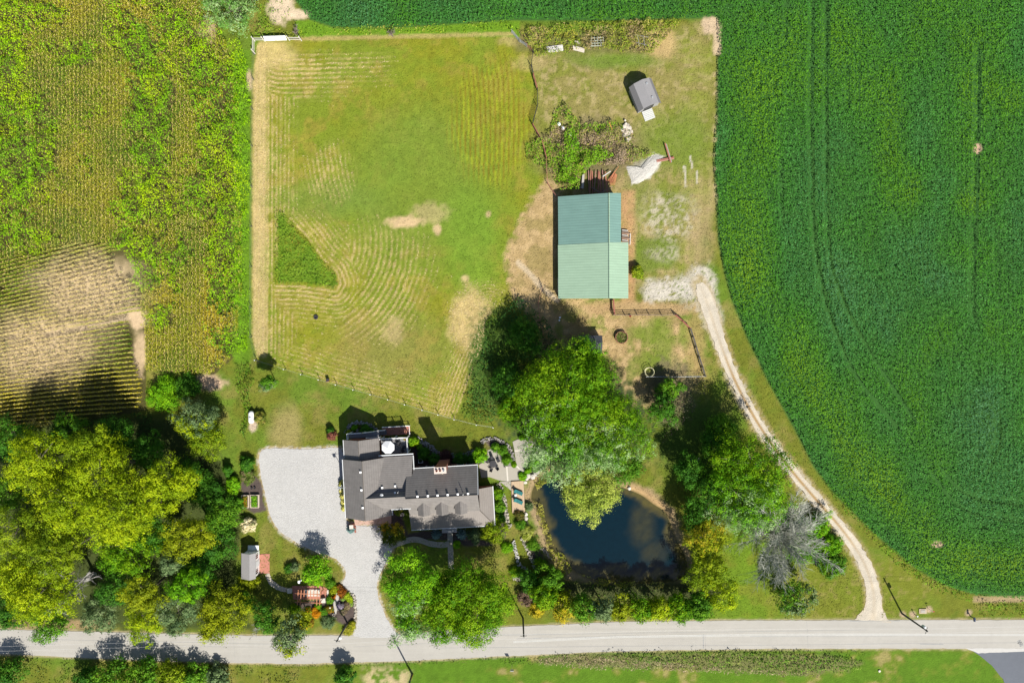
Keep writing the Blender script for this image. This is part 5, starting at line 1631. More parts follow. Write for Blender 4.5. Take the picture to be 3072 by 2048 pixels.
    win(-10.8, -9.4, -28.94, -28.9, .9, 2.2)
    for y in (-27.4, -21.0):
        win(-30.04, -30.0, y, y + 1.2, 1.0, 2.4)
    for x in (-29.3, -25.9):
        d = MB()
        lbox(d, x, x + 2.6, -28.52, -28.42, 0.05, 2.25)
        o = d.build("garage_door", M_WHITE, t)
    d = MB()
    lbox(d, -13.7, -12.7, -28.98, -28.92, .2, 2.3)
    d.build("front_door", M_RUST, t)
    # gabled portico over the steps
    d = MB()
    lbox(d, -14.2, -11.6, -33.0, -32.22, 2.35, 2.55)
    d.build("portico", pmat("portico_roof", (.22, .22, .225), .9, ((3, .35), (7, .3))), t)
    d = MB()
    for x in (-14.0, -11.8):
        lbox(d, x - .09, x + .09, -32.95, -32.77, 0, 2.35)
    d.build("portico_post", M_WHITE, t)
    # radio mast at the garage eave
    d = MB()
    p = L(-30.75, -23.4, 0)
    d.tube((p[0], p[1], 0), (p[0], p[1], 6.0), .05, .04, 6)
    d.tube((p[0] - .6, p[1] - .1, 5.9), (p[0] + .9, p[1] + .1, 5.9), .035, .035, 5)
    d.tube((p[0] - .1, p[1] - .5, 5.7), (p[0] + .1, p[1] + .5, 5.7), .035, .035, 5)
    d.box((p[0] - .25, p[1], 5.4), (.4, .35, .4))
    d.build("service_mast", M_GALV, t)


house()


def deck():
    t = thing("deck", "grey raised deck with white railings and stairs on the north side of the house", "deck", L(-22, -17.2, 0))
    mf = pmat("grey_decking", (.17, .17, .18), .8, ((1, .08), (6, .1)), rows=(1, .15, .18, -TH))
    d = MB()
    lbox(d, -23.95, -19.3, -18.45, -15.75, 2.85, 3.0)
    lbox(d, -29.6, -24.2, -15.4, -14.55, 2.75, 2.9)
    d.build("floor", mf, t)
    d = MB()
    for i in range(12):
        z = 2.75 - i * .22
        lbox(d, -27.0 + i * .3, -26.68 + i * .3, -15.38, -14.6, z - .06, z)
    d.build("stair", mf, t)
    d = MB()
    for x, y in ((-23.9, -15.8), (-19.35, -15.8), (-19.35, -18.4), (-21.6, -15.8), (-29.5, -14.6), (-26.9, -14.6)):
        lbox(d, x - .08, x + .08, y - .08, y + .08, 0, 2.85)
    d.build("support_post", M_WHITE, t)

    def rail(a, b, z0, z1):
        n = max(1, int(math.hypot(b[0] - a[0], b[1] - a[1]) / 1.5))
        q = MB()
        for i in range(n + 1):
            s = i / n
            x, y, z = a[0] + (b[0] - a[0]) * s, a[1] + (b[1] - a[1]) * s, z0 + (z1 - z0) * s
            lbox(q, x - .07, x + .07, y - .07, y + .07, z, z + 1.1)
        m = n * 9
        for i in range(m):
            s = i / m
            x, y, z = a[0] + (b[0] - a[0]) * s, a[1] + (b[1] - a[1]) * s, z0 + (z1 - z0) * s
            q.tube(L(x, y, z + .1), L(x, y, z + .95), .02, .02, 4, cap=False)
        for h in (.08, 1.0):
            q.tube(L(a[0], a[1], z0 + h), L(b[0], b[1], z1 + h), .06 if h > .5 else .035, None, 4)
        q.build("railing", M_WHITE, t)
    rail((-23.95, -15.72), (-19.3, -15.72), 3.0, 3.0)
    rail((-19.25, -15.72), (-19.25, -18.4), 3.0, 3.0)
    rail((-29.6, -14.5), (-27.0, -14.5), 2.9, 2.9)
    rail((-27.0, -14.5), (-23.6, -14.5), 2.9, .3)
    rail((-29.65, -15.4), (-29.65, -14.5), 2.9, 2.9)
    rail((-26.4, -15.45), (-24.0, -15.45), 2.5, 2.5)
    # things on it
    c = L(-22.35, -17.0, 3.0)
    u = thing("patio_umbrella", "white eight sided umbrella standing on the grey deck", "umbrella", c)
    m = MB()
    pts = [(c[0] + 1.16 * math.cos(math.pi * k / 4 + .4), c[1] + 1.16 * math.sin(math.pi * k / 4 + .4)) for k in range(8)]
    for k in range(8):
        a, b = pts[k], pts[(k + 1) % 8]
        m.poly([(a[0], a[1], 5.25), (b[0], b[1], 5.25), (c[0], c[1], 5.8)])
        m.poly([(b[0], b[1], 5.25), (a[0], a[1], 5.25), (a[0], a[1], 5.12), (b[0], b[1], 5.12)])
    m.build("canopy", pmat("white_canvas", (.82, .82, .84), .8, ((3, .03),), trans=.2), u)
    m = MB()
    for k in range(8):
        m.tube((c[0], c[1], 5.72), (pts[k][0], pts[k][1], 5.2), .015, .012, 4)
    m.build("rib", M_GALV, u)
    MB().tube((c[0], c[1], 3.0), (c[0], c[1], 5.85), .03, .03, 8).lathe((c[0], c[1], 3.0), [(.3, 0), (.3, .06), (.05, .12)], 14).build("pole", M_GALV, u)
    tb = thing("deck_table", "round dark table under the white umbrella", "table", (c[0] + .1, c[1] + .1, 3.0))
    MB().lathe((c[0] + .1, c[1] + .1, 3.68), [(.6, 0), (.62, .04)], 18).build("tabletop", M_DARK, tb)
    q = MB()
    for k in range(4):
        a = k * 1.571 + .6
        q.tube((c[0] + .1 + .2 * math.cos(a), c[1] + .1 + .2 * math.sin(a), 3.68), (c[0] + .1 + .45 * math.cos(a), c[1] + .1 + .45 * math.sin(a), 3.0), .025, .025, 5)
    q.build("leg", M_DARK, tb)
    for k, (x, y, rz, lab) in enumerate(((-20.75, -16.75, -1.9, "dark metal chair at the east side of the umbrella table"), (-21.1, -16.2, -2.5, "dark metal chair at the north east of the umbrella table"),
                                         (-20.1, -18.0, .6, "dark chair in the south east corner of the deck"), (-19.85, -17.35, 1.6, "dark chair at the east rail of the deck"))):
        chair(L(x, y, 3.0), rz, lab, "dark chairs on the deck")
    p = L(-19.75, -16.05, 3.0)
    pt = thing("flower_pot", "small terracotta pot at the north east corner of the deck", "pot", p)
    MB().lathe(p, [(.14, 0), (.2, .3), (.16, .3), (.14, .22)], 14).build("pot", pmat("terracotta", (.42, .16, .08)), pt)
    rng = np.random.default_rng(3)
    cc = rng.normal(size=(40, 3)) * .1 + np.array((p[0], p[1], .38 + 3))
    leaf_mesh("plant", cc, rng.normal(size=(40, 3)) + np.array((0, 0, 1)), .12, .06, pick(GR, rng.random(40)), M_LEAF, pt, rng)


_chair0 = []


def chair(loc, rz, label, group):
    if _chair0:
        dup(_chair0[0], loc, label, rz)["group"] = group
        return
    t = thing("patio_chair", label, "chair", loc, group)
    x, y, z = loc
    MB().box((x, y, z + .42), (.5, .5, .06)).build("seat", M_DARK, t)
    b = MB()
    b.hexa([(x - .25, y + .22, z + .48), (x + .25, y + .22, z + .48), (x + .25, y + .26, z + .48), (x - .25, y + .26, z + .48)], [(x - .25, y + .34, z + .95), (x + .25, y + .34, z + .95), (x + .25, y + .38, z + .95), (x - .25, y + .38, z + .95)])
    b.build("backrest", M_DARK, t)
    for sx in (-.22, .22):
        for sy in (-.22, .22):
            MB().tube((x + sx, y + sy, z), (x + sx, y + sy, z + .42), .02, .02, 6).build("leg", M_DARK, t)
        MB().box((x + sx * 1.1, y, z + .62), (.05, .48, .04)).build("armrest", M_DARK, t)
    t.rotation_euler = (0, 0, rz)
    _chair0.append(t)


deck()

# brick terrace under the deck stairs
mb = MB()
lbox(mb, -24.2, -19.2, -15.6, -14.1, -.05, .06)
tag(mb.build("brick_terrace", M_BRICKP), "dark red brick terrace at the foot of the deck stairs", "terrace", kind='structure')
wr = thing("terrace_railing", "white railing round the brick terrace at the deck stairs", "railing", L(-21.5, -14.1, 0))
q = MB()
for i in range(5):
    x = -24.0 + i * 1.2
    lbox(q, x - .06, x + .06, -14.1, -13.98, 0, 1.0)
lbox(q, -19.25, -19.13, -15.5, -15.38, 0, 1.0)
q.build("post", M_WHITE, wr)
q = MB()
q.tube(L(-24.0, -14.04, .95), L(-19.2, -14.04, .95), .05, None, 4)
q.tube(L(-24.0, -14.04, .25), L(-19.2, -14.04, .25), .035, None, 4)
q.tube(L(-19.19, -14.04, .95), L(-19.19, -15.4, .95), .05, None, 4)
q.build("rail", M_WHITE, wr)

# brick apron, front walk, porch step
tag(sheet("brick_apron", [(1062, 1556), (1174, 1545), (1174, 1569), (1066, 1575)], .03, pmat("pale_brick", (.38, .26, .21), .9, ((1.5, .15), (8, .2))), 0), "brick apron at the garage doors", "apron", kind='structure')
walk = spline([(1172, 1640), (1200, 1628), (1235, 1618), (1260, 1620), (1290, 1630), (1325, 1634), (1350, 1630)], 6)
V = [(a, b - 9) for a, b in walk] + [(a, b + 8) for a, b in walk[::-1]]
tag(sheet("front_walk", V, .026, M_CONC, 0), "curved concrete walk across the front garden", "walk", kind='structure')
tag(sheet("front_path", [(1342, 1590), (1358, 1590), (1361, 1706), (1345, 1706)], .03, M_CONC, 0), "straight concrete path from the porch to the road", "path", kind='structure')
tag(sheet("patio", PATIO_A, .05, M_CONC, 0, thick=.1), "light concrete patio with the round dining set", "patio", kind='structure')
tag(sheet("upper_patio", PATIO_B, .045, M_CONC, 0, thick=.1), "upper concrete patio with pale star shaped bands", "patio", kind='structure')
tag(sheet("patio_corner", Z4([(520, 962), (698, 962), (700, 1105), (610, 1030)]), .04, M_CONC, 0, thick=.08), "triangular concrete corner beside the wooden dock", "patio", kind='structure')
mb = MB()
for a, b in (((750, 478), (870, 478)), ((885, 478), (965, 318)), ((885, 480), (1015, 650)), ((775, 712), (885, 805)), ((628, 720), (645, 955))):
    p, q = [P(*v) for v in Z4([a, b])]
    d = Vector((q[0] - p[0], q[1] - p[1], 0)).normalized()
    n = Vector((-d.y, d.x, 0)) * .13
    mb.prism([(p[0] - n.x, p[1] - n.y), (q[0] - n.x, q[1] - n.y), (q[0] + n.x, q[1] + n.y), (p[0] + n.x, p[1] + n.y)], .0, .058)
tag(mb.build("patio_band", M_CONCL), "pale concrete bands between the patio slabs", "patio band", kind='structure')


# ---- patio furniture
def dining_set():
    c = P(1479.5, 1389)
    t = thing("dining_table", "dark round table with a stone ring on the patio", "table", c)
    MB().lathe((c[0], c[1], .66), [(.62, 0), (.66, .05), (.3, .06)], 18).build("tabletop", M_DARK, t)
    MB().lathe((c[0], c[1], .05), [(.3, 0), (.12, .1), (.12, .6)], 12).build("pedestal", M_DARK, t)
    for k, (a, lab) in enumerate(((.55, "north east"), (1.75, "north"), (2.75, "north west"), (4.4, "south west"), (5.45, "south east"))):
        chair((c[0] + 1.05 * math.cos(a), c[1] + 1.05 * math.sin(a), .05), a - 1.571, "dark patio chair on the %s side of the round patio table" % lab, "dark chairs round the patio table")


dining_set()


def dock():
    c = P(1555, 1490)
    t = thing("wooden_dock", "weathered timber dock beside the pond", "dock", c)
    w = [P(a, b) for a, b in DOCK]
    w = w[::-1]
    MB().prism([p[:2] for p in w], .18, .26).build("boards", M_WOOD, t)
    q = MB()
    for a, b in DOCK:
        p = P(a + (1.5 if a < 1560 else -1.5), b + (1.5 if b < 1500 else -1.5))
        q.tube((p[0], p[1], -.6), (p[0], p[1], .18), .09, .09, 8)
    q.build("pile", M_POLE, t)
    q = MB()
    for i in range(4):
        p, r = P(DOCK[i][0], DOCK[i][1]), P(DOCK[(i + 1) % 4][0], DOCK[(i + 1) % 4][1])
        q.tube((p[0], p[1], .1), (r[0], r[1], .1), .06, None, 4)
    q.build("rim_beam", M_POLE, t)


dock()
M_TEAL = pmat("teal_cushion", (.02, .13, .135), .8, ((5, .12),))


def lounger():
    x, y, _ = P(1553, 1473)
    z = .26
    t = thing("lounge_chair", "teal lounger on the dock, the one nearer the patio", "lounger", (x, y, z), "teal loungers on the dock")
    f = MB()
    for s in (-.3, .3):
        f.tube((x - .75, y + s, z + .3), (x + .95, y + s, z + .3), .03, None, 5)
    for s in (-.6, .0, .8):
        f.tube((x + s, y - .3, z + .3), (x + s, y + .3, z + .3), .025, None, 5)
    f.build("frame", M_DARK, t)
    for sx in (-.6, .8):
        for s in (-.3, .3):
            MB().tube((x + sx, y + s, z), (x + sx, y + s, z + .3), .025, None, 5).build("leg", M_DARK, t)
    c = MB()
    for k in range(4):
        c.box((x - .17 + k * .32, y, z + .33), (.30, .62, .09))
    c.build("seat_cushion", M_TEAL, t)
    b = MB()
    for k in range(2):
        x0, x1, z0, z1 = x - .34 - k * .2, x - .53 - k * .2, z + .36 + k * .22, z + .57 + k * .22
        b.hexa([(x1, y - .31, z1), (x0, y - .31, z0), (x0, y + .31, z0), (x1, y + .31, z1)], [(x1 + .06, y - .31, z1 + .06), (x0 + .06, y - .31, z0 + .06), (x0 + .06, y + .31, z0 + .06), (x1 + .06, y + .31, z1 + .06)])
    b.build("backrest", M_TEAL, t)
    t.rotation_euler = (0, 0, -.42)
    p = P(1553, 1500)
    dup(t, (p[0], p[1], z), "teal lounger on the dock, the one farther from the patio", -.42)
    s = P(1547, 1483)
    st = thing("side_table", "small grey round table between the two teal loungers", "table", (s[0], s[1], .26))
    MB().lathe((s[0], s[1], .62), [(.22, 0), (.24, .03)], 14).build("tabletop", M_GALV, st)
    MB().lathe((s[0], s[1], .26), [(.18, 0), (.04, .05), (.04, .36)], 10).build("pedestal", M_GALV, st)


lounger()


# ---- stone edgings and boulders
def stone_wall(label, pts, width, h, seed, cat="stone wall", tones=((.14, .135, .13), (.22, .21, .20), (.34, .31, .28)), size=.17):
    rng = np.random.default_rng(seed)
    mb = MB()
    line = [P(*p) for p in spline(pts, 6)]
    for a, b in zip(line, line[1:]):
        d = math.hypot(b[0] - a[0], b[1] - a[1])
        for k in range(max(1, int(d * width / (size * size) * .75))):
            s = rng.random()
            o = (rng.random() - .5) * width
            x, y = a[0] + (b[0] - a[0]) * s - (b[1] - a[1]) / (d + 1e-6) * o, a[1] + (b[1] - a[1]) * s + (b[0] - a[0]) / (d + 1e-6) * o
            mb.stone((x, y, h * (.2 + .5 * rng.random())), size * rng.uniform(.55, 1.1), rng, tuple(pick(tones, np.array([rng.random()]))[0] * rng.uniform(.8, 1.15)))
    o = mb.build("stone_edging", M_STONE, None, True)
    return tag(o, label, cat)


Z2 = lambda pts: [(1200 + a / 5.227, 1300 + b / 5.227) for a, b in pts]
Z5 = lambda pts: [(1500 + a / 5.227, 1500 + b / 5.227) for a, b in pts]
stone_wall("dry stone edging curving along the lawn behind the house", Z2([(265, 80), (400, 160), (510, 235), (600, 320), (720, 335), (860, 345), (980, 345), (1090, 315), (1190, 280)]), .9, .3, 1)
stone_wall("round dry stone wall circling the patio bed", Z4([(230, 350), (290, 310), (380, 288), (470, 292), (550, 325), (640, 400), (700, 470), (725, 560), (715, 640), (660, 690), (590, 712)]), .6, .4, 2)
stone_wall("dry stone arc in the shaded bed under the deck", [(1040, 1298), (1046, 1282), (1062, 1270), (1082, 1267), (1105, 1272), (1122, 1284), (1132, 1296)], .7, .35, 3)
TAN = ((.22, .20, .17), (.32, .29, .25), (.44, .40, .33))
stone_wall("pale stone wall between house shrubs and grass strip", Z4([(490, 985), (530, 1050), (560, 1140), (590, 1250), (600, 1340), (610, 1430), (630, 1520)]) + Z5([(85, 215), (110, 290), (140, 350), (165, 420)]), .75, .4, 4, tones=TAN)
stone_wall("pale stone wall along the lower grass strip, house side", Z5([(205, 620), (225, 700), (245, 790), (262, 880), (285, 960), (310, 1030)]), .65, .35, 5, tones=((.25, .25, .24), (.38, .37, .35), (.5, .48, .45)))
stone_wall("pale stone wall along the grass strip, pond side", Z5([(340, 580), (370, 640), (410, 730), (450, 820), (495, 920), (535, 1010), (575, 1090)]), .6, .35, 6, tones=TAN)
stone_wall("stone ring round the ornamental grass clump", Z5([(330, 1040), (390, 1075), (440, 1100), (440, 1150), (390, 1190), (330, 1220), (270, 1225), (200, 1210)]), .8, .35, 7, tones=TAN)
stone_wall("white stone edging of the flower garden along the drive", [(1036, 1770), (1050, 1778), (1062, 1790), (1066, 1810), (1067, 1835), (1068, 1860), (1062, 1878)], .5, .2, 8, tones=TAN, size=.16)
stone_wall("rubble strip on the pond's west bank", Z5([(600, 720), (680, 770), (740, 850), (800, 920)]), .5, .15, 9, tones=((.28, .22, .17), (.38, .30, .23), (.42, .36, .30)))
rng = np.random.default_rng(44)
for i, (a, b, r) in enumerate(((1585, 1426, .5), (1580, 1434, .42), (1598, 1428, .55), (1606, 1422, .48), (1613, 1414, .45), (1620, 1407, .5), (1626, 1402, .38), (1576, 1446, .35), (1577, 1541, .42), (1577, 1553, .45), (1888, 1464, .34), (2075, 1380, .28), (2093, 1380, .32), (2095, 1376, .3))):
    x, y, _ = P(a, b)
    o = MB().stone((x, y, .05), r, rng, tuple(np.array((.48, .45, .40)) * rng.uniform(.8, 1.15)), .7).build("boulder", M_STONE, None, True)
    lab = ("pale boulder of the row between patio and pond, " + ("southmost but two", "second from the south", "middle, largest", "middle, smaller", "fourth from the north", "third from the north", "northmost by the maple", "southmost at the dock corner")[i]) if i < 8 else \
        ("white boulder right below the dock", "white boulder second below the dock", "small white boulder on the north pond shore", "grey boulder in the shade between the trees", "pale boulder right of the grey one in the shade", "small stone behind the shaded boulders")[i - 8]
    tag(o, lab, "boulder", "boulders round the pond")
p = P(1571, 1426)
t = thing("planter", "round white planter with dark soil at the patio corner", "planter", p)
MB().lathe(p, [(.22, 0), (.28, .45), (.22, .45), (.2, .32)], 16).build("pot", pmat("white_pot", (.6, .52, .48)), t)
MB().lathe((p[0], p[1], .3), [(.2, 0), (.2, .05)], 12).build("soil", M_MULCH, t)
p = P(1263, 1380)
t = thing("air_conditioner", "square white air conditioner in the dark bed behind the house", "air conditioner", p)
MB().box((p[0], p[1], .05), (.8, .8, .75), TH).build("cabinet", M_WHITE, t)
MB().lathe((p[0], p[1], .80), [(.33, 0), (.33, .02), (.1, .03)], 18).build("fan_grille", M_DARK, t)
MB().box((p[0], p[1], .0), (.95, .95, .05), TH).build("pad", M_CONC, t)
for (a, b, r, hh, lab) in ((1209, 1540, .33, .8, "round stone urn in the front court bed"), (1073, 1289, .22, .5, "small round white basin in the bed under the deck")):
    p = P(a, b)
    t = thing("urn", lab, "urn", p)
    MB().lathe(p, [(r * .6, 0), (r * .5, hh * .2), (r, hh * .8), (r * 1.05, hh), (r * .8, hh), (r * .7, hh * .8)], 16).build("bowl", pmat("cast_stone", (.36, .35, .32)), t)
    MB().lathe((p[0], p[1], hh * .78), [(r * .72, 0), (r * .72, .03)], 14).build("filling", pmat("dry_soil", (.22, .2, .18)), t)
p = P(1060, 1573)
t = thing("brick_pier", "brick pier with a pale square cap at the garage corner", "pier", p)
MB().box((p[0], p[1], 0), (.55, .55, 1.5), TH).build("shaft", M_BRICK, t)
MB().box((p[0], p[1], 1.5), (.7, .7, .1), TH).build("cap", M_CONCL, t)
mb = MB()
for a, b, c, d in ((1046, 1572, 1058, 1575), (1066, 1578, 1067, 1596)):
    p, q = P(a, b), P(c, d)
    mb.tube((p[0], p[1], .15), (q[0], q[1], .15), .17, None, 4)
tag(mb.build("brick_edging", M_BRICK), "low brick edging round the spruce at the garage", "edging")


# ------------------------------------------------------------------ barn
def barn():
    t = thing("barn", "long metal roofed barn, teal green north half and light green south half", "barn", P(1780, 740))
    zr, ze, zt = 4.8, 1.9, 3.9
    W = lambda px, py, z: P(px, py, z)
    m1 = pmat("teal_metal_roof", (.135, .235, .205), .45, ((.3, .05), (3, .05)), rows=(1, .46, .16, 0.0), spec=.35, streak=(.25, 2.2, .16))
    m2 = pmat("light_green_metal_roof", (.25, .36, .26), .45, ((.3, .05), (3, .06)), rows=(1, .46, .16, 0.0), spec=.35, streak=(.25, 2.2, .14))
    sl = lambda mb, a, b, c, d: slab(mb, [d, c, b, a], .06)
    for name, mat, y0w, y0r, y0e, y1w, y1r, y1e, xr, xe in (("north_roof", m1, 590, 579, 579, 736.5, 729, 728, 1827, 1863), ("south_roof", m2, 735, 727, 727, 895.5, 895, 895, 1827.5, 1885)):
        mb = MB()
        dz = .05 if name == "south_roof" else 0
        ez = zt if xe < 1870 else 3.3
        sl(mb, W(1674, y0w, ze + dz), W(xr, y0r, zr + dz), W(xr, y1r, zr + dz), W(1675, y1w, ze + dz))
        sl(mb, W(xr, y0r, zr + dz), W(xe, y0e, ez + dz), W(xe, y1e, ez + dz), W(xr, y1r, zr + dz))
        mb.build(name, mat, t)
    mb = MB()
    mb.tube(W(1827, 579, zr + .05), W(1828, 895, zr + .1), .12, None, 6)
    mb.build("ridge_cap", m2, t)
    xw, yn, ys = W(1676, 0, ze)[0], W(0, 592, ze)[1], W(0, 893, ze)[1]
    xm, ym = W(1827, 0, zr)[0], W(0, 730, zr)[1]
    xe1, xe2 = W(1861, 0, zt)[0], W(1883, 0, 3.3)[0]
    mw = pmat("barn_boards", (.16, .10, .075), .9, ((3, .2),))
    mb = MB()
    mb.prism([(xw + .1, ys), (xw + .22, ys), (xw + .22, yn), (xw + .1, yn)], 0, ze - .1)
    for x, y0, y1, z in ((xe1, ym, yn, zt), (xe2, ys, ym, 3.3)):
        mb.prism([(x - .22, y0), (x - .1, y0), (x - .1, y1), (x - .22, y1)], 0, z - .12)
    for y, xe, ze2 in ((yn - .15, xe1, zt), (ys + .15, xe2, 3.3)):
        for s in (-.05, .05):
            q = [(xw + .2, y + s, 0), (xe - .2, y + s, 0), (xe - .2, y + s, ze2 - .15), (xm, y + s, zr - .15), (xw + .2, y + s, ze - .15)]
            mb.poly(q if s < 0 else q[::-1])
    mb.build("wall", mw, t)
    mb = MB()
    mb.prism([(xw - .02, ys + 1.2), (xw + .08, ys + 1.2), (xw + .08, ys + 3.6), (xw - .02, ys + 3.6)], .05, 1.7)
    mb.build("door", M_WHITE, t)
    mb = MB()
    rng = np.random.default_rng(5)
    for i in range(70):                                # flaked paint at the west eave of the lighter half
        y = ys + rng.random() * (ym - ys) * (1 if rng.random() < .6 else .3)
        l = abs(rng.normal()) * .5 + .15
        x0 = xw + .05 + abs(rng.normal()) * .35
        f = lambda x: ze + .05 + (x - xw) / (xm - xw) * (zr - ze) + .012
        mb.poly([(x0, y, f(x0)), (x0 + l, y, f(x0 + l)), (x0 + l, y + .07, f(x0 + l)), (x0, y + .07, f(x0))])
    mb.build("paint_flake", pmat("bare_zinc", (.45, .5, .46), .6), t)


barn()


# ------------------------------------------------------------------ sheds
def gambrel_shed():
    c = P(1930, 290)
    t = thing("gambrel_shed", "grey gambrel roofed shed standing alone in the upper paddock", "shed", c)
    ang = math.atan2(67, 27)
    ax = Vector((math.cos(-ang + math.pi), math.sin(-ang + math.pi), 0))      # ridge direction, to the north-west end
    ax = Vector((-27, 67, 0)).normalized()
    nx = Vector((ax.y, -ax.x, 0))                                             # towards the east
    o = Vector((c[0] - .05, c[1] - .35, 0))
    Q = lambda a, b, z: tuple(o + ax * a + nx * b + Vector((0, 0, z)))
    prof = [(-2.15, 1.75), (-1.45, 2.75), (0.05, 3.35), (1.45, 2.75), (2.15, 1.75)]
    ms = pmat("grey_shingles", (.22, .215, .22), .9, ((.8, .06), (6, .12)))
    md = pmat("grey_shingles_shaded", (.17, .165, .17), .9, ((.8, .06), (6, .12)))  # same shingles darkened for the steep panels, slope shading put into the colour
    for i in range(4):
        (b0, z0), (b1, z1) = prof[i], prof[i + 1]
        mb = MB()
        slab(mb, [Q(-2.4, b0, z0), Q(-2.4, b1, z1), Q(2.3, b1, z1), Q(2.3, b0, z0)], .08)
        r = mb.build("roof_panel", ms if i in (1, 2) else md, t)
        if i == 2:
            for a in (-1.2, 1.4):
                mb = MB()
                mb.hexa([Q(a - .15, .45, 3.1), Q(a - .15, .75, 3.0), Q(a + .15, .75, 3.0), Q(a + .15, .45, 3.1)][::-1] if False else [Q(a - .15, .45, 3.15), Q(a - .15, .75, 3.02), Q(a + .15, .75, 3.02), Q(a + .15, .45, 3.15)],
                        [Q(a - .15, .45, 3.35), Q(a - .15, .75, 3.25), Q(a + .15, .75, 3.25), Q(a + .15, .45, 3.35)])
                mb.build("roof_vent", M_GALV, r)
    mw = pmat("grey_boards", (.25, .25, .25), .9, ((3, .12),))
    mb = MB()
    q = [Q(-2.1, -1.95, 0), Q(-2.1, 1.95, 0), Q(2.1, 1.95, 0), Q(2.1, -1.95, 0)]
    mb.hexa(q, [Q(-2.1, -1.95, 1.9), Q(-2.1, 1.95, 1.9), Q(2.1, 1.95, 1.9), Q(2.1, -1.95, 1.9)])
    for a in (-2.1, 2.1):
        mb.poly([Q(a, -1.95, 1.9), Q(a, 1.95, 1.9), Q(a, 1.35, 2.7), Q(a, 0, 3.25), Q(a, -1.35, 2.7)])
    mb.build("wall", mw, t)
    mb = MB()
    mb.hexa([Q(-2.14, -.9, .15), Q(-2.14, .9, .15), Q(-2.08, .9, .15), Q(-2.08, -.9, .15)], [Q(-2.14, -.9, 1.85), Q(-2.14, .9, 1.85), Q(-2.08, .9, 1.85), Q(-2.08, -.9, 1.85)])
    mb.build("door", M_DARK, t)
    mb = MB()
    for k in range(6):
        mb.hexa([Q(-4.0 + k * .3, -1.2, .02 + k * .03), Q(-4.0 + k * .3, .75, .02 + k * .03), Q(-3.74 + k * .3, .75, .05 + k * .03), Q(-3.74 + k * .3, -1.2, .05 + k * .03)],
                [Q(-4.0 + k * .3, -1.2, .09 + k * .03), Q(-4.0 + k * .3, .75, .09 + k * .03), Q(-3.74 + k * .3, .75, .12 + k * .03), Q(-3.74 + k * .3, -1.2, .12 + k * .03)])
    mb.build("ramp", pmat("silver_planks", (.42, .43, .41), .9, ((3, .12),)), t)


gambrel_shed()


def garden_shed():
    # roof corners from the photo: ridge runs north-south, white east wall with windows
    c = P(752, 1692)
    t = thing("garden_shed", "small white garden shed with a grey roof beside the brick terrace", "shed", c)
    k = S * (1 - 2.6 / H)
    X = lambda px, z: (px - CX) * S * (1 - z / H)
    Y = lambda py, z: (CY - py) * S * (1 - z / H)
    x0, x1, xr = X(724, 2.3), X(767, 2.3), X(748, 3.2)
    yn, ys = Y(1660, 2.6), Y(1737, 2.6)
    mr = pmat("shed_shingles", (.26, .25, .25), .9, ((1, .08), (6, .14)))
    mb = MB()
    slab(mb, [(x0, ys, 2.3), (xr, ys, 3.15), (xr, yn, 3.15), (x0, yn, 2.3)], .08)
    slab(mb, [(xr, ys, 3.15), (x1, ys, 2.3), (x1, yn, 2.3), (xr, yn, 3.15)], .08)
    mb.build("roof", mr, t)
    wx0, wx1 = x0 + .2, x1 - .18
    mb = MB()
    mb.prism([(wx0, ys + .2), (wx1, ys + .2), (wx1, yn - .2), (wx0, yn - .2)], 0, 2.3)
    for y in (ys + .22, yn - .22):
        mb.poly([(wx0, y, 2.3), (wx1, y, 2.3), (xr, y, 3.0)])
    mb.build("wall", M_WHITE, t)
    L_ = yn - ys
    for f in (.12, .72):
        mb = MB()
        mb.prism([(wx1 - .02, ys + L_ * f), (wx1 + .04, ys + L_ * f), (wx1 + .04, ys + L_ * (f + .17)), (wx1 - .02, ys + L_ * (f + .17))], .8, 1.9)
        o = mb.build("window", M_GLASS, t)
        mb = MB()
        for g in (.0, .085, .17):
            mb.prism([(wx1 - .01, ys + L_ * (f + g) - .03), (wx1 + .06, ys + L_ * (f + g) - .03), (wx1 + .06, ys + L_ * (f + g) + .03), (wx1 - .01, ys + L_ * (f + g) + .03)], .76, 1.94)
        mb.build("window_bar", M_WHITE, o)
    mb = MB()
    mb.prism([(wx1 - .02, ys + L_ * .38), (wx1 + .05, ys + L_ * .38), (wx1 + .05, ys + L_ * .62), (wx1 - .02, ys + L_ * .62)], .05, 2.0)
    mb.build("door", pmat("pale_door", (.62, .66, .68), .6), t)
    mb = MB()
    mb.prism([(x0 + .5, yn), (x1 - .1, yn), (x1 - .1, yn + .85), (x0 + .5, yn + .85)], .5, .62)
    mb.prism([(x0 + .8, yn + .02), (x0 + .9, yn + .02), (x0 + .9, yn + .8), (x0 + .8, yn + .8)], 0, .5)
    mb.build("back_shelf", pmat("pale_door", (.62, .66, .68)), t)


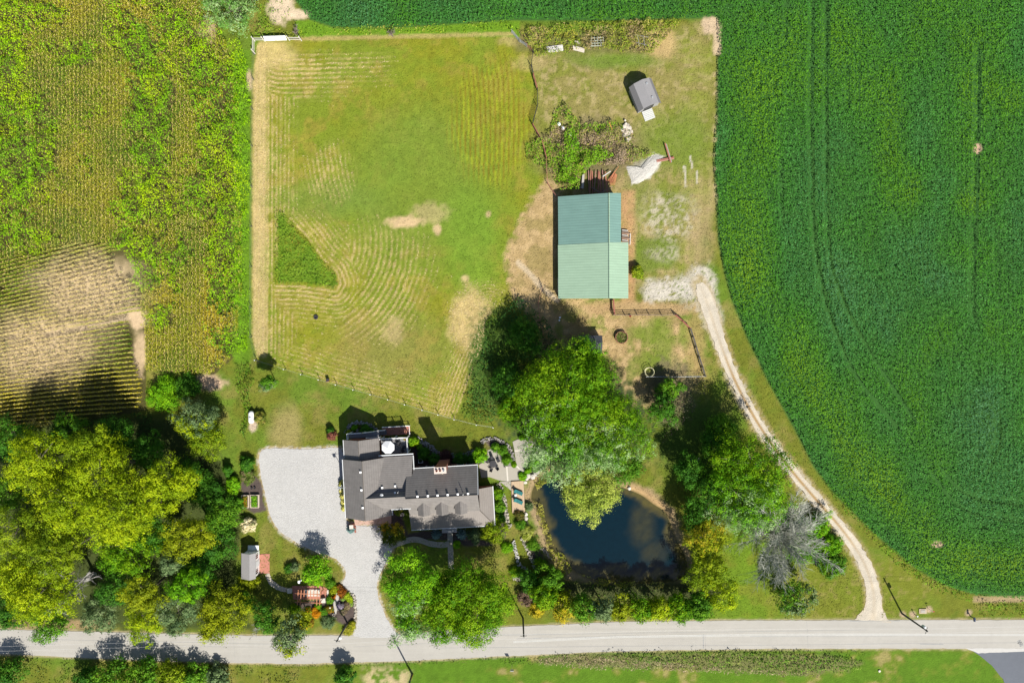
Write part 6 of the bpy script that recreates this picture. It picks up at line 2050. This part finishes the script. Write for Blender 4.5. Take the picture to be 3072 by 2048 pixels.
garden_shed()
tag(sheet("brick_patio", [(777, 1662), (809, 1660), (809, 1719), (778, 1719)], .03, M_BRICKP, 0), "red brick terrace in front of the garden shed", "terrace", kind='structure')
rng = np.random.default_rng(8)
pth = spline([(801, 1719), (806, 1732), (815, 1747), (830, 1758), (848, 1766), (872, 1770)], 5)
V = [(a + 6, b - 5) for a, b in pth] + [(a - 5, b + 6) for a, b in pth[::-1]]
tag(sheet("garden_path", V, .02, pmat("pale_gravel", (.42, .37, .31), .95, ((2, .12), (8, .25)), bump=.8), .6, 4, step=4), "pale gravel garden path from the shed to the pergola", "path", kind='structure')
tag(sheet("pergola_floor", [(876, 1756), (960, 1756), (985, 1765), (985, 1792), (962, 1796), (880, 1797)], .03, M_BRICKP, 0), "red brick floor under the pergola", "terrace", kind='structure')
mb = MB()
for x0, y0, x1, y1 in ((914, 1767, 961, 1779), (916, 1780, 960, 1787), (981, 1768, 986, 1793)):
    a, b = P(x0, y0), P(x1, y1)
    mb.prism([(a[0], b[1]), (b[0], b[1]), (b[0], a[1]), (a[0], a[1])], .0, .1)
tag(mb.build("stone_paving", M_CONCL), "cream stone slabs on the brick pergola floor", "paving", kind='structure')
tag(sheet("garden_walk", [(1001, 1775), (1017, 1770), (1016, 1800), (1010, 1840), (1003, 1842), (1001, 1818)], .025, pmat("grey_flags", (.36, .34, .31), .9, ((2, .2), (8, .2))), .5, 9, step=5), "grey flagstone walk through the flower garden", "walk", kind='structure')


def pergola():
    t = thing("pergola", "open rusty timber pergola over the brick garden terrace", "pergola", P(928, 1785))
    mw = pmat("red_cedar", (.42, .18, .10), .8, ((4, .2),))
    z = 2.3
    for i, (xa, xb) in enumerate(((895, 892), (904, 901), (913, 911), (923, 922), (932, 931), (942, 940), (952, 950), (961, 959))):
        a, b = P(xa, 1769, z), P(xb, 1814 if i in (0, 1, 6, 7) else 1800, z)
        MB().tube(a, b, .085, None, 4).build("rafter", mw, t)
    for y, s in ((1779, 1), (1805, 2)):
        a, b = P(884, y, z - .12), P(966, y + 3, z - .12)
        MB().tube(a, b, .07, None, 4).build("beam", mw, t)
        for x in (893, 960):
            p = P(x, y + 1, z - .12)
            MB().tube((p[0], p[1], 0), (p[0], p[1], z - .1), .07, None, 4).build("post", mw, t)
    for y in (1788, 1797):
        a, b = P(893, y, z - .4), P(902, y, z - .4)
        MB().tube(a, b, .04, None, 4).build("crosspiece", mw, t)
        a, b = P(951, y - 3, z - .4), P(960, y - 3, z - .4)
        MB().tube(a, b, .04, None, 4).build("crosspiece", mw, t)


pergola()
for lab, a, b in (("grey stone gate pier at the west end of the pergola", 872, 1768), ("pale stone seat at the east end of the pergola", 972, 1797)):
    p = P(a, b)
    t = thing("stone_pier", lab, "stone pier", p)
    MB().box((p[0], p[1], 0), (.7, .7, .6), .1).build("block", M_STONE if False else M_CONCL, t)
    MB().box((p[0], p[1], .6), (.8, .8, .08), .1).build("cap", M_CONCL, t)
p = P(902, 1740)
t = thing("bird_bath", "small white bird bath under the island tree", "bird bath", p)
MB().lathe(p, [(.2, 0), (.08, .1), (.07, .7), (.26, .85), (.28, .9), (.2, .86)], 14).build("basin", M_WHITE, t)
p = P(1003, 1841)
t = thing("garden_pot", "round grey pot at the end of the garden walk", "pot", p)
MB().lathe(p, [(.2, 0), (.26, .4), (.2, .4), (.18, .3)], 14).build("bowl", M_CONC, t)
MB().lathe((p[0], p[1], .3), [(.19, 0), (.19, .03)], 12).build("soil", M_MULCH, t)
p = P(993, 1817)
t = thing("garden_globe", "small pale globe ornament in the flower garden", "ornament", p)
MB().lathe(p, [(.06, 0), (.05, .5), (.14, .58), (.17, .7), (.12, .83), (.03, .87)], 12).build("globe", pmat("cream_globe", (.65, .6, .42), .3), t)


def raised_bed(label, x0, y0, x1, y1, pal, seed):
    a, b = P(x0, y1), P(x1, y0)
    c = ((a[0] + b[0]) / 2, (a[1] + b[1]) / 2, 0)
    t = thing("raised_bed", label, "raised bed", c, "raised vegetable beds")
    mw = pmat("pale_timber", (.50, .42, .33), .8, ((4, .15),))
    for q in (((a[0], a[1]), (a[0] + .12, b[1])), ((b[0] - .12, a[1]), (b[0], b[1])), ((a[0] + .12, a[1]), (b[0] - .12, a[1] + .1)), ((a[0] + .12, b[1] - .1), (b[0] - .12, b[1]))):
        (u0, v0), (u1, v1) = q
        MB().prism([(u0, v0), (u1, v0), (u1, v1), (u0, v1)], 0, .5).build("plank", mw, t)
    MB().prism([(a[0] + .12, a[1] + .1), (b[0] - .12, a[1] + .1), (b[0] - .12, b[1] - .1), (a[0] + .12, b[1] - .1)], 0, .42).build("soil", M_MULCH, t)
    rng = np.random.default_rng(seed)
    n = 260
    cc = np.stack([rng.uniform(a[0] + .2, b[0] - .2, n), rng.uniform(a[1] + .2, b[1] - .2, n), rng.uniform(.45, .8, n)], 1)
    leaf_mesh("vegetable", cc, rng.normal(size=(n, 3)) * .5 + np.array((0, 0, 1)), .22, .13, pick(pal, rng.random(n)), M_LEAF, t, rng)


raised_bed("raised bed of green vegetables beside the gravel court", 754, 1482, 779, 1521, GR, 1)
raised_bed("raised bed of orange flowers and herbs, west of the green one", 727, 1483, 749, 1521, [(.08, .13, .01), (.18, .2, .01), (.45, .18, .01)], 2)
for lab, a, b in (("black pot on the vegetable garden mulch, left", 756, 1463), ("black pot on the vegetable garden mulch, right", 765, 1462)):
    p = P(a, b)
    t = thing("black_pot", lab, "pot", p, "black pots in the vegetable garden")
    MB().lathe(p, [(.14, 0), (.18, .3), (.15, .3), (.13, .2)], 12).build("pot", M_DARK, t)


def tank():
    a, b = P(754, 1232, .8), P(754, 1270, .8)
    t = thing("propane_tank", "long white propane tank on the lawn by the old fence line", "tank", P(754, 1251))
    x, r = a[0], .5
    mb = MB()
    ys = [(b[1], .05), (b[1] + .1, .32), (b[1] + .3, .46), (b[1] + .5, r), (a[1] - .5, r), (a[1] - .3, .46), (a[1] - .1, .32), (a[1], .05)]
    n = 18
    R = [[(x + rr * math.cos(2 * math.pi * k / n), y, .8 + rr * math.sin(2 * math.pi * k / n)) for k in range(n)] for y, rr in ys]
    for A, B in zip(R, R[1:]):
        for i in range(n):
            j = (i + 1) % n
            mb.poly((A[j], A[i], B[i], B[j]))
    mb.build("shell", M_WHITE, t, smooth=True)
    MB().lathe((x, (a[1] + b[1]) / 2, 1.28), [(.17, 0), (.17, .14), (.08, .2)], 14).build("valve_dome", M_GALV, t)
    for y in (a[1] - .6, b[1] + .6):
        MB().box((x, y, 0), (.7, .16, .36)).build("foot", M_GALV, t)


tank()


def coop():
    t = thing("run_in_shed", "low dark roofed animal shelter half hidden by the big maple", "shelter", P(1775, 1035))
    x0, x1 = P(1736, 0, 2.2)[0], P(1807, 0, 2.2)[0]
    yn, ym, ys = P(0, 1006, 2.0)[1], P(0, 1027, 2.6)[1], P(0, 1060, 1.7)[1]
    mr = pmat("dark_felt_roof", (.05, .055, .065), .9, ((2, .15),), rows=(1, .3, .12, 0.0))
    mb = MB()
    slab(mb, [(x0, ym, 2.6), (x1, ym, 2.6), (x1, yn, 2.0), (x0, yn, 2.0)], .08)
    slab(mb, [(x0, ys, 1.7), (x1, ys, 1.7), (x1, ym, 2.6), (x0, ym, 2.6)], .08)
    mb.build("roof", mr, t)
    mb = MB()
    mb.prism([(x0 + .2, ys + .2), (x1 - .2, ys + .2), (x1 - .2, yn - .2), (x0 + .2, yn - .2)], 0, 1.6)
    mb.build("wall", pmat("barn_boards"), t)


coop()


# ------------------------------------------------------------------ fences
def fence(label, pts, h, rails, post_r=.06, rail_r=.03, name="fence", cat="fence", posts=True, mat=M_POLE, spacing=2.4, verticals=0, group=None, capmat=None):
    w = [P(*p) for p in pts]
    c = w[len(w) // 2]
    t = thing(name, label, cat, (c[0], c[1], 0), group)
    for a, b in zip(w, w[1:]):
        d = math.hypot(b[0] - a[0], b[1] - a[1])
        for z in rails:
            MB().tube((a[0], a[1], z), (b[0], b[1], z), rail_r, None, 4).build("rail", mat, t)
        if verticals:
            q = MB()
            for k in range(1, int(d / verticals)):
                s = k * verticals / d
                x, y = a[0] + (b[0] - a[0]) * s, a[1] + (b[1] - a[1]) * s
                q.tube((x, y, rails[0]), (x, y, rails[-1]), rail_r * .6, None, 4, cap=False)
            q.build("bars", mat, t)
        n = max(1, int(d / spacing)) if posts else 1
        for k in range(n):
            s = k / n
            x, y = a[0] + (b[0] - a[0]) * s, a[1] + (b[1] - a[1]) * s
            MB().tube((x, y, -.1), (x, y, h), post_r, None, 6).build("post", mat, t)
    MB().tube((w[-1][0], w[-1][1], -.1), (w[-1][0], w[-1][1], h), post_r, None, 6).build("post", mat, t)
    return t


M_WHITEP = pmat("weathered_white_timber", (.50, .48, .42), .8, ((4, .15),))
M_WIRE = pmat("fence_wire", (.30, .31, .31), .5, (), metal=.6)
fence("weathered white post and rail corner at the upper left of the pasture", [(765, 161), (765, 124), (794, 124)], 1.8, (.5, 1.2), .10, .06, mat=M_WHITEP, spacing=9)
fence("weathered white rail fence right of the white sheet gate", [(869, 122), (905, 123)], 1.8, (.5, 1.2), .10, .06, mat=M_WHITEP, spacing=9)
a, b = P(797, 123), P(864, 121)
t = thing("sheet_gate", "white sheet metal gate in the north fence", "gate", ((a[0] + b[0]) / 2, (a[1] + b[1]) / 2, 0))
for k in range(2):
    p = [(a[0] + (b[0] - a[0]) * s, a[1] + (b[1] - a[1]) * s) for s in (k * .5, k * .5 + .48)]
    MB().hexa([(p[0][0], p[0][1] - .15, .3), (p[1][0], p[1][1] - .15, .3), (p[1][0], p[1][1] - .1, .3), (p[0][0], p[0][1] - .1, .3)],
              [(p[0][0], p[0][1] + .22, 1.35), (p[1][0], p[1][1] + .22, 1.35), (p[1][0], p[1][1] + .27, 1.35), (p[0][0], p[0][1] + .27, 1.35)]).build("panel", M_WHITE, t)
q = MB()
q.tube((a[0], a[1] + .2, 1.4), (b[0], b[1] + .2, 1.4), .04, None, 5)
q.build("top_rail", M_GALV, t)


def wire_fence(label, pts, h=1.3, cap=None, every=None):
    w = [P(*p) for p in pts]
    t = thing("wire_fence", label, "fence", (w[0][0], w[0][1], 0))
    for x, y, _ in w:
        m = MB()
        m.tube((x, y, -.1), (x, y, h), .06, .05, 7)
        o = m.build("post", M_POLE, t)
        if cap:
            MB().box((x, y, h), (.13, .13, .05)).build("post_cap", M_WHITE, o)
    for z in (.35, .75, 1.15):
        q = MB()
        for a, b in zip(w, w[1:]):
            q.tube((a[0], a[1], z), (b[0], b[1], z), .006, None, 3, cap=False)
        q.build("wire", M_WIRE, t)


wire_fence("wire fence with white topped posts between pasture and back lawn", [(772, 1080), (858, 1107), (909, 1122), (961, 1138), (1012, 1153), (1064, 1168), (1115, 1182), (1167, 1197), (1217, 1212), (1269, 1228), (1316, 1242), (1364, 1256), (1430, 1272), (1480, 1280)], 1.4, True)
wire_fence("thin wire fence down the west side of the pasture", [(764, 165), (762, 240), (760, 330), (759, 440), (758, 560), (757, 680), (756, 800), (755, 920), (756, 1010), (770, 1078)], 1.3)
M_REDP = pmat("red_gate_paint", (.28, .10, .075), .7, ((4, .15),))
fence("grey tube gate at the north east corner of the pasture", [(1535, 100), (1557, 126)], 1.5, (.3, .6, .9, 1.2, 1.4), .05, .025, "tube_gate", "gate", False, M_GALV, 9, 1.0)
fence("second grey tube gate leaning toward the junk row", [(1560, 128), (1580, 142)], 1.3, (.3, .6, .9, 1.2), .05, .025, "tube_gate", "gate", False, M_GALV, 9, 1.0)
fence("rusty gate panel beside the tube gates", [(1578, 138), (1598, 157)], 1.3, (.3, .7, 1.2), .05, .03, "panel_gate", "gate", False, M_RUST, 9, .6)
fence("black bar panel, northernmost along the east edge of the pasture", [(1599, 160), (1594, 200), (1599, 226)], 1.6, (.2, .6, 1.0, 1.4), .06, .03, "bar_panel", "fence", False, M_DARK, 9, .5)
fence("red tube gate in the middle of the pasture's east fence", [(1599, 226), (1612, 272)], 1.4, (.3, .7, 1.1, 1.35), .06, .045, "tube_gate", "gate", False, M_REDP, 9, 1.2)
fence("black bar panel south of the red gate", [(1612, 274), (1612, 322)], 1.6, (.2, .6, 1.0, 1.4), .06, .03, "bar_panel", "fence", False, M_DARK, 9, .5)
fence("black mesh panel casting a grid shadow on the pasture", [(1612, 322), (1598, 374)], 1.8, (.2, .5, .8, 1.1, 1.4, 1.7), .06, .03, "bar_panel", "fence", False, M_DARK, 9, .35)
fence("red rail fence running into the junk heap", [(1598, 378), (1626, 428), (1633, 455), (1638, 475)], 1.4, (.4, .8, 1.2), .06, .06, mat=M_REDP, spacing=3)
fence("dark rusty fence between junk heap and dry grass", [(1638, 478), (1640, 520), (1642, 552), (1668, 592)], 1.3, (.4, .8, 1.2), .05, .03, mat=M_RUST, spacing=2)
fence("red timber gate attached to the barn's south wall", [(1838, 900), (1841, 942)], 1.5, (.5, .9, 1.3), .1, .08, "timber_gate", "gate", True, M_REDP, 4)
fence("brown rail fence south of the barn casting ladder shadows", [(1838, 945), (1875, 946), (1912, 945), (1948, 945), (1985, 946), (2022, 944)], 1.3, (.35, .75, 1.15), .08, .055, mat=pmat("brown_rails", (.15, .11, .09), .9, ((4, .2),)), spacing=1.2)
fence("red brown rail fence running down to the lane corner", [(2022, 944), (2045, 963), (2066, 984)], 1.3, (.4, .8, 1.15), .08, .06, mat=M_REDP, spacing=1.5)
fence("dark board fence along the lane side of the round pen yard", [(2068, 985), (2076, 1010), (2085, 1040), (2094, 1070), (2104, 1100), (2112, 1127)], 1.3, (.4, .8, 1.2), .08, .05, mat=M_POLE, spacing=1.3)
fence("grey wire and rail fence on the south side of the pen", [(1936, 1129), (1990, 1129), (2050, 1129), (2112, 1128)], 1.3, (.6, 1.2), .06, .025, mat=M_GALV, spacing=2.4)
fence("thin rusty gate frame west of the barn", [(1625, 852), (1645, 912)], 1.4, (.4, 1.2), .05, .03, "tube_gate", "gate", False, pmat("yellowed_steel", (.30, .22, .10)), 9, 1.0)
fence("wire and post fence running south from the gate into the maple", [(1626, 862), (1614, 908), (1619, 960), (1632, 1010), (1655, 1056)], 1.3, (.4, .8, 1.2), .05, .025, mat=M_RUST, spacing=2.2)


# ------------------------------------------------------------------ farmyard things
p = P(1863, 1012)
t = thing("hay_ring", "rusty round pen ring full of weeds south of the barn", "hay ring", p)
q = MB()
n = 26
for z in (.6, .95):
    q = MB()
    for k in range(n):
        a, b = 2 * math.pi * k / n, 2 * math.pi * (k + 1) / n
        q.tube((p[0] + 1.08 * math.cos(a), p[1] + 1.08 * math.sin(a), z), (p[0] + 1.08 * math.cos(b), p[1] + 1.08 * math.sin(b), z), .03, None, 4, cap=False)
    q.build("hoop", M_RUST, t)
q = MB()
for k in range(n):
    a, b = 2 * math.pi * k / n, 2 * math.pi * (k + 1) / n
    q.poly([(p[0] + 1.08 * math.cos(a), p[1] + 1.08 * math.sin(a), 0), (p[0] + 1.08 * math.cos(b), p[1] + 1.08 * math.sin(b), 0), (p[0] + 1.08 * math.cos(b), p[1] + 1.08 * math.sin(b), .55), (p[0] + 1.08 * math.cos(a), p[1] + 1.08 * math.sin(a), .55)])
q.build("panel", M_RUST, t)
rng = np.random.default_rng(9)
n = 420
a, r = rng.uniform(0, 6.283, n), np.sqrt(rng.random(n)) * 1.0
leaf_mesh("weeds", np.stack([p[0] + r * np.cos(a), p[1] + r * np.sin(a), rng.uniform(.1, .6, n)], 1), rng.normal(size=(n, 3)) * .5 + np.array((0, 0, 1)), .22, .12, pick([(.2, .14, .08), (.10, .16, .02), (.13, .2, .03), (.22, .18, .08)], rng.random(n)), M_LEAF, t, rng)
p = P(1946, 1115)
t = thing("hay_feeder", "yellow white tube hay feeder by the pen fence", "hay feeder", p)
q = MB()
n = 22
for z in (.1, .6, 1.1):
    for k in range(n):
        a, b = 2 * math.pi * k / n, 2 * math.pi * (k + 1) / n
        q.tube((p[0] + .8 * math.cos(a), p[1] + .8 * math.sin(a), z), (p[0] + .8 * math.cos(b), p[1] + .8 * math.sin(b), z), .04, None, 4, cap=False)
q.build("hoop", pmat("cream_tube", (.55, .52, .30), .6), t)
q = MB()
for k in range(0, n, 2):
    a = 2 * math.pi * k / n
    q.tube((p[0] + .8 * math.cos(a), p[1] + .8 * math.sin(a), 0), (p[0] + .8 * math.cos(a), p[1] + .8 * math.sin(a), 1.1), .025, None, 4, cap=False)
q.build("upright", pmat("cream_tube"), t)
p = P(948, 951)
t = thing("old_tyre", "black tyre lying in the mown pasture", "tyre", p)
MB().lathe(p, [(.2, .02), (.34, 0), (.42, .08), (.42, .18), (.34, .26), (.2, .24), (.2, .04)], 20).build("tread", M_DARK, t)
p = P(986, 1141)
t = thing("fence_charger", "small orange and black box at the wire fence", "box", p)
MB().box((p[0], p[1], .3), (.5, .4, .45), .2).build("case", pmat("orange_plastic", (.5, .2, .06)), t)
MB().box((p[0], p[1] + .1, .75), (.55, .5, .05), .2).build("lid", M_DARK, t)
for a in (-.2, .2):
    MB().box((p[0] + a, p[1], 0), (.06, .06, .3)).build("leg", M_DARK, t)

# stacks of lumber and scrap
WHT, RED_, GRY = (.52, .50, .46), (.30, .12, .085), (.30, .29, .27)


def timbers(label, cat, items, name="lumber_pile", group=None):
    """items: (px0, py0, px1, py1, z, width, colour)"""
    c = P(items[0][0], items[0][1])
    t = thing(name, label, cat, (c[0], c[1], 0), group)
    for x0, y0, x1, y1, z, w, col in items:
        a, b = P(x0, y0, z), P(x1, y1, z)
        m = pmat("scrap_%02d%02d%02d" % tuple(int(v * 99) for v in col), col, .85, ((4, .18),))
        MB().tube(a, b, w / 2, None, 4).build("beam", m, t)


timbers("stack of white painted planks at the fence row, left one", "lumber", [(1640 + i * 1.2, 143 + i * 3.4, 1688 + i * .5, 137 + i * 3.6, .2 + .1 * (i % 2), .28, WHT) for i in range(5)])
timbers("smaller tilted stack of white planks, right one", "lumber", [(1718 + i * .6, 139 + i * 3.2, 1754 - i * .5, 148 + i * 3, .2 + .1 * (i % 2), .25, (.50, .45, .38)) for i in range(4)])
timbers("pale green pallet racks in the fence row weeds", "rack", [(1772, 115 + k * 8, 1812, 113 + k * 8, .5, .14, (.33, .36, .30)) for k in range(4)] + [(1774 + k * 9, 110, 1776 + k * 9, 138, .55, .10, (.33, .36, .30)) for k in range(5)], "pallet_rack")
timbers("dark pronged harrow frame in the fence row", "harrow", [(1904, 105, 1945, 112, .6, .08, (.22, .2, .2)), (1908, 128, 1942, 136, .6, .08, (.22, .2, .2)), (1912, 104, 1918, 140, .6, .06, (.3, .3, .3)), (1930, 106, 1934, 138, .6, .06, (.3, .3, .3))], "harrow")
timbers("small pale planks in the weeds between the stacks", "lumber", [(1724, 124, 1742, 127, .3, .2, (.48, .44, .36)), (1726, 128, 1742, 131, .25, .2, (.45, .4, .33))])
rr = np.random.default_rng(77)
timbers("row of long red steel beams behind the barn", "steel beams", [(1765 + k * 7.2 + rr.normal() * 1.5, 510 + abs(rr.normal()) * 4, 1762 + k * 8.2 + rr.normal() * 2, 580 + rr.normal() * 3, .3 + .15 * (k % 2), .22, RED_ if k % 3 else (.24, .13, .11)) for k in range(8)], "steel_beams")
timbers("bundle of thin orange red rods fanned out behind the barn", "rods", [(1856 - k * 3.2, 500 + k * 4, 1818 + k * 3, 548 + k * 1.5, .4, .09, (.42, .16, .08)) for k in range(4)] + [(1846 + k * 1.0, 520 + k, 1828 + k * 3, 556, .45, .09, (.42, .16, .08)) for k in range(6)], "rod_bundle")
timbers("weathered grey board lying behind the barn", "board", [(1750, 524, 1747, 566, .35, .55, (.33, .31, .29))], "grey_board")
timbers("pale grey post lying across the red beams", "post", [(1808, 530, 1832, 514, .6, .2, (.50, .49, .48))], "grey_post")
timbers("dark timbers crossing the red beams at the barn wall", "lumber", [(1775, 562, 1802, 580, .6, .16, (.18, .14, .12)), (1803, 578, 1838, 560, .6, .18, (.24, .15, .12)), (1726, 560, 1744, 563, .3, .12, (.4, .4, .38))])
timbers("crossed pair of red steel beams beside the gravel heap", "steel beams", [(1969, 482, 2022, 472, .2, .28, RED_), (1970, 486, 2022, 476, .2, .22, (.36, .18, .14)), (1995, 430, 2012, 488, .5, .26, RED_), (1999, 432, 2015, 487, .5, .1, (.40, .38, .40))], "steel_beams")
timbers("orange beam standing out of the junk heap", "beam", [(1827, 366, 1836, 390, .8, .2, (.50, .20, .06))], "orange_beam")
timbers("bent yellow hose on the junk heap", "hose", [(1702, 332, 1708, 340, .5, .07, (.55, .36, .08)), (1708, 340, 1718, 342, .5, .07, (.55, .36, .08)), (1718, 342, 1724, 348, .5, .07, (.55, .36, .08)), (1702, 332, 1705, 344, .4, .07, (.55, .36, .08))], "yellow_hose")
timbers("scrap wood and boards stacked at the barn's east wall", "lumber", [(1866, 690 + k * 5, 1884 + (k % 3) * 3, 692 + k * 5, .3, .22, [(.42, .4, .37), (.2, .15, .12), (.33, .22, .16)][k % 3]) for k in range(8)])
timbers("grey plank leaning along the lumber east of the barn", "plank", [(1891, 700, 1890, 734, .2, .2, (.45, .43, .4))], "grey_plank")
mb = MB()
g0 = [(1880, 500), (1895, 500), (1906, 524), (1936, 482), (1960, 466), (1990, 470), (1972, 503), (1948, 532), (1900, 552), (1890, 532)]
gc = (1932, 508)
rg = np.random.default_rng(31)
lv = []
for k, hz in ((1.0, -.03), (.8, .16), (.5, .30), (.2, .36)):
    lv.append([P(gc[0] + (a - gc[0]) * k + rg.normal() * 1.2, gc[1] + (b - gc[1]) * k + rg.normal() * 1.2)[:2] + (hz * rg.uniform(.85, 1.1),) for a, b in spline(g0, 3, True)])
for A, B in zip(lv, lv[1:]):
    for i in range(len(A)):
        j = (i + 1) % len(A)
        mb.poly((A[j], A[i], B[i], B[j]))
mb.poly(lv[-1][::-1])
tag(mb.build("gravel_heap", pmat("limestone_gravel", (.40, .385, .35), .95, ((1.2, .15), (5, .25), (12, .25)), bump=1.0, bscale=6)), "low white heap of limestone gravel beside the red beams", "gravel heap")
rng = np.random.default_rng(12)
heap = thing("stone_heap", "heap of pale field stones at the edge of the junk weeds", "stone heap", P(1880, 395))
for k in range(34):
    a, b = 1880 + rng.normal() * 7, 396 + rng.normal() * 14
    x, y, _ = P(a, b)
    MB().stone((x, y, .1 + .3 * rng.random()), rng.uniform(.2, .42), rng, tuple(np.array((.48, .43, .36)) * rng.uniform(.75, 1.15))).build("stone", M_STONE, heap, True)
for lab, a, b, c in (("white scrap sheet in the junk heap", 1677, 374, (.55, .58, .58)), ("pale stone lying in the junk heap", 1711, 405, (.5, .44, .38)), ("white scrap piece on the junk heap's west side", 1688, 386, (.6, .6, .62))):
    x, y, _ = P(a, b)
    tag(MB().stone((x, y, .3), .35, rng, c, .5).build("scrap_piece", M_STONE, None, True), lab, "scrap")
p = P(1678, 955)
t = thing("salt_block", "two small white blocks on the shaded barnyard", "block", p)
MB().box((p[0] + .1, p[1] + .15, 0), (.3, .25, .3), .2).box((p[0], p[1] - .35, 0), (.28, .25, .28), .5).build("block", M_WHITE, t)
p = P(1890, 948)
t = thing("red_bucket", "small red bucket by the rail fence", "bucket", p)
MB().lathe(p, [(.13, 0), (.17, .32), (.14, .32), (.12, .05)], 14).build("pail", pmat("red_plastic", (.4, .02, .03), .4), t)


# ------------------------------------------------------------------ road side furniture
def pole(label, bx, by, h, lamp=None, tf=False, arm=(1, 0)):
    x, y, _ = P(bx, by)
    t = thing("utility_pole", label, "utility pole", (x, y, 0), "utility poles along the road")
    MB().tube((x, y, -.1), (x, y, h), .17, .12, 10).build("shaft", M_POLE, t)
    d = Vector((arm[0], arm[1], 0)).normalized()
    MB().tube((x - d.x * .55, y - d.y * .55, h - .35), (x + d.x * .55, y + d.y * .55, h - .35), .05, None, 4).build("crossarm", M_POLE, t)
    q = MB()
    for s in (-.5, 0, .5):
        q.lathe((x + d.x * s, y + d.y * s, h - .3 if s else h), [(.04, 0), (.05, .08), (.03, .16)], 8)
    q.build("insulator", M_GALV, t)
    if lamp:
        a = (x + lamp[0], y + lamp[1], h - 1.0)
        MB().tube((x, y, h - 1.3), a, .03, None, 5).build("lamp_arm", M_GALV, t)
        MB().lathe((a[0], a[1], a[2] - .2), [(.12, 0), (.26, .12), (.2, .24), (.06, .3)], 14).build("lamp_head", M_WHITE, t)
    if tf:
        MB().lathe((x + .32, y + .1, h - 2.0), [(.2, 0), (.24, .05), (.24, .7), (.1, .8)], 14).build("transformer", pmat("pale_steel", (.55, .58, .6), .5), t)
    return (x, y, h)


p1 = pole("dark utility pole with a round lamp at the driveway corner", 1042, 1868, 7.6, (.35, .15), False, (1, -.3))
p2 = pole("utility pole with a silver transformer beside the lane mouth", 2706, 1839, 7.6, None, True, (.3, 1))
p3 = pole("utility pole standing in the lawn south of the road", 1236, 2021, 7.4, None, False, (1, .1))
p4 = pole("thin dark pole right of the front maple at the roadside", 1569, 1853, 7.8, None, False, (1, .05))
x, y, _ = P(1236, 2021)
wl_ = thing("power_line", "thin overhead wires strung between the roadside poles", "wire", (p1[0], p1[1], 0))
for o in (-.4, .4):
    q = MB()
    for a, b in (((P(-300, 1905)[0], P(-300, 1905)[1], 7.4), p1), (p1, p4), (p4, p2), (p2, (P(3400, 1838)[0], P(3400, 1838)[1], 7.4))):
        prev = None
        for k in range(13):
            s = k / 12
            c = (a[0] + (b[0] - a[0]) * s, a[1] + (b[1] - a[1]) * s + o, a[2] + (b[2] - a[2]) * s - 4 * s * (1 - s) * .8)
            if prev:
                q.tube(prev, c, .012, None, 3, cap=False)
            prev = c
    q.build("wire", pmat("bright_wire", (.4, .4, .4), .4), wl_)
t = thing("pole_guard", "yellow guy marker at the foot of the pole south of the road", "marker", (x, y, 0))
MB().tube((x + .25, y, 0), (x + .12, y, 2.2), .05, None, 6).build("sleeve", pmat("yellow_plastic", (.55, .42, .03)), t)
p = P(1536, 1992)
t = thing("road_sign", "road sign on a thin post, seen from above, south of the road", "sign", p)
MB().tube((p[0], p[1], -.1), (p[0], p[1], 2.4), .035, None, 6).build("post", M_GALV, t)
MB().box((p[0], p[1] - .03, 1.75), (.6, .03, .75)).build("panel", M_GALV, t)
p = P(2911, 1847)
t = thing("mailbox", "dark blue mailbox on a post at the road edge", "mailbox", p)
MB().box((p[0], p[1], -.05), (.12, .12, 1.05)).build("post", M_POLE, t)
m = MB()
prof = [(-.14, 0), (.14, 0), (.14, .16), (.1, .25), (0, .29), (-.1, .25), (-.14, .16)]
A = [(p[0] + a, p[1] - .5, 1.0 + b) for a, b in prof]
B = [(p[0] + a, p[1] + .2, 1.0 + b) for a, b in prof]
m.poly(A)
m.poly(B[::-1])
for i in range(7):
    j = (i + 1) % 7
    m.poly((A[j], A[i], B[i], B[j]))
m.build("box", pmat("navy_paint", (.03, .05, .10), .4), t)
MB().box((p[0] + .16, p[1] - .1, 1.15), (.02, .05, .2)).build("flag", pmat("red_plastic"), t)
p = P(2743, 1841)
t = thing("marker_post", "short white marker post near the utility pole", "post", p)
MB().tube((p[0], p[1], -.05), (p[0], p[1], .9), .06, None, 8).build("shaft", M_POLE, t)
MB().lathe((p[0], p[1], .9), [(.12, 0), (.14, .1), (.06, .18)], 12).build("cap", M_WHITE, t)
p = P(2768, 1832)
t = thing("utility_box_pad", "tan concrete pad with a low cover in the roadside grass", "pad", p)
MB().box((p[0], p[1], 0), (1.35, .85, .1)).build("slab", pmat("tan_slab", (.38, .31, .22), .9, ((4, .12),)), t)
MB().box((p[0], p[1], .1), (.8, .5, .06)).build("lid", M_CONC, t)
p = P(2785, 1825)
t = thing("gas_marker", "thin marker post with red and white cap by the tan pad", "post", p)
MB().tube((p[0], p[1], -.05), (p[0], p[1], 1.3), .04, None, 7).build("shaft", M_WHITE, t)
MB().box((p[0] + .15, p[1], 1.15), (.4, .1, .14)).build("cap", pmat("red_plastic"), t)
p = P(2638, 2011)
tag(MB().stone((p[0], p[1], .05), .25, rng, (.55, .5, .42), .5).build("pale_stone", M_STONE, None, True), "small pale stone on the lawn south of the road", "stone")
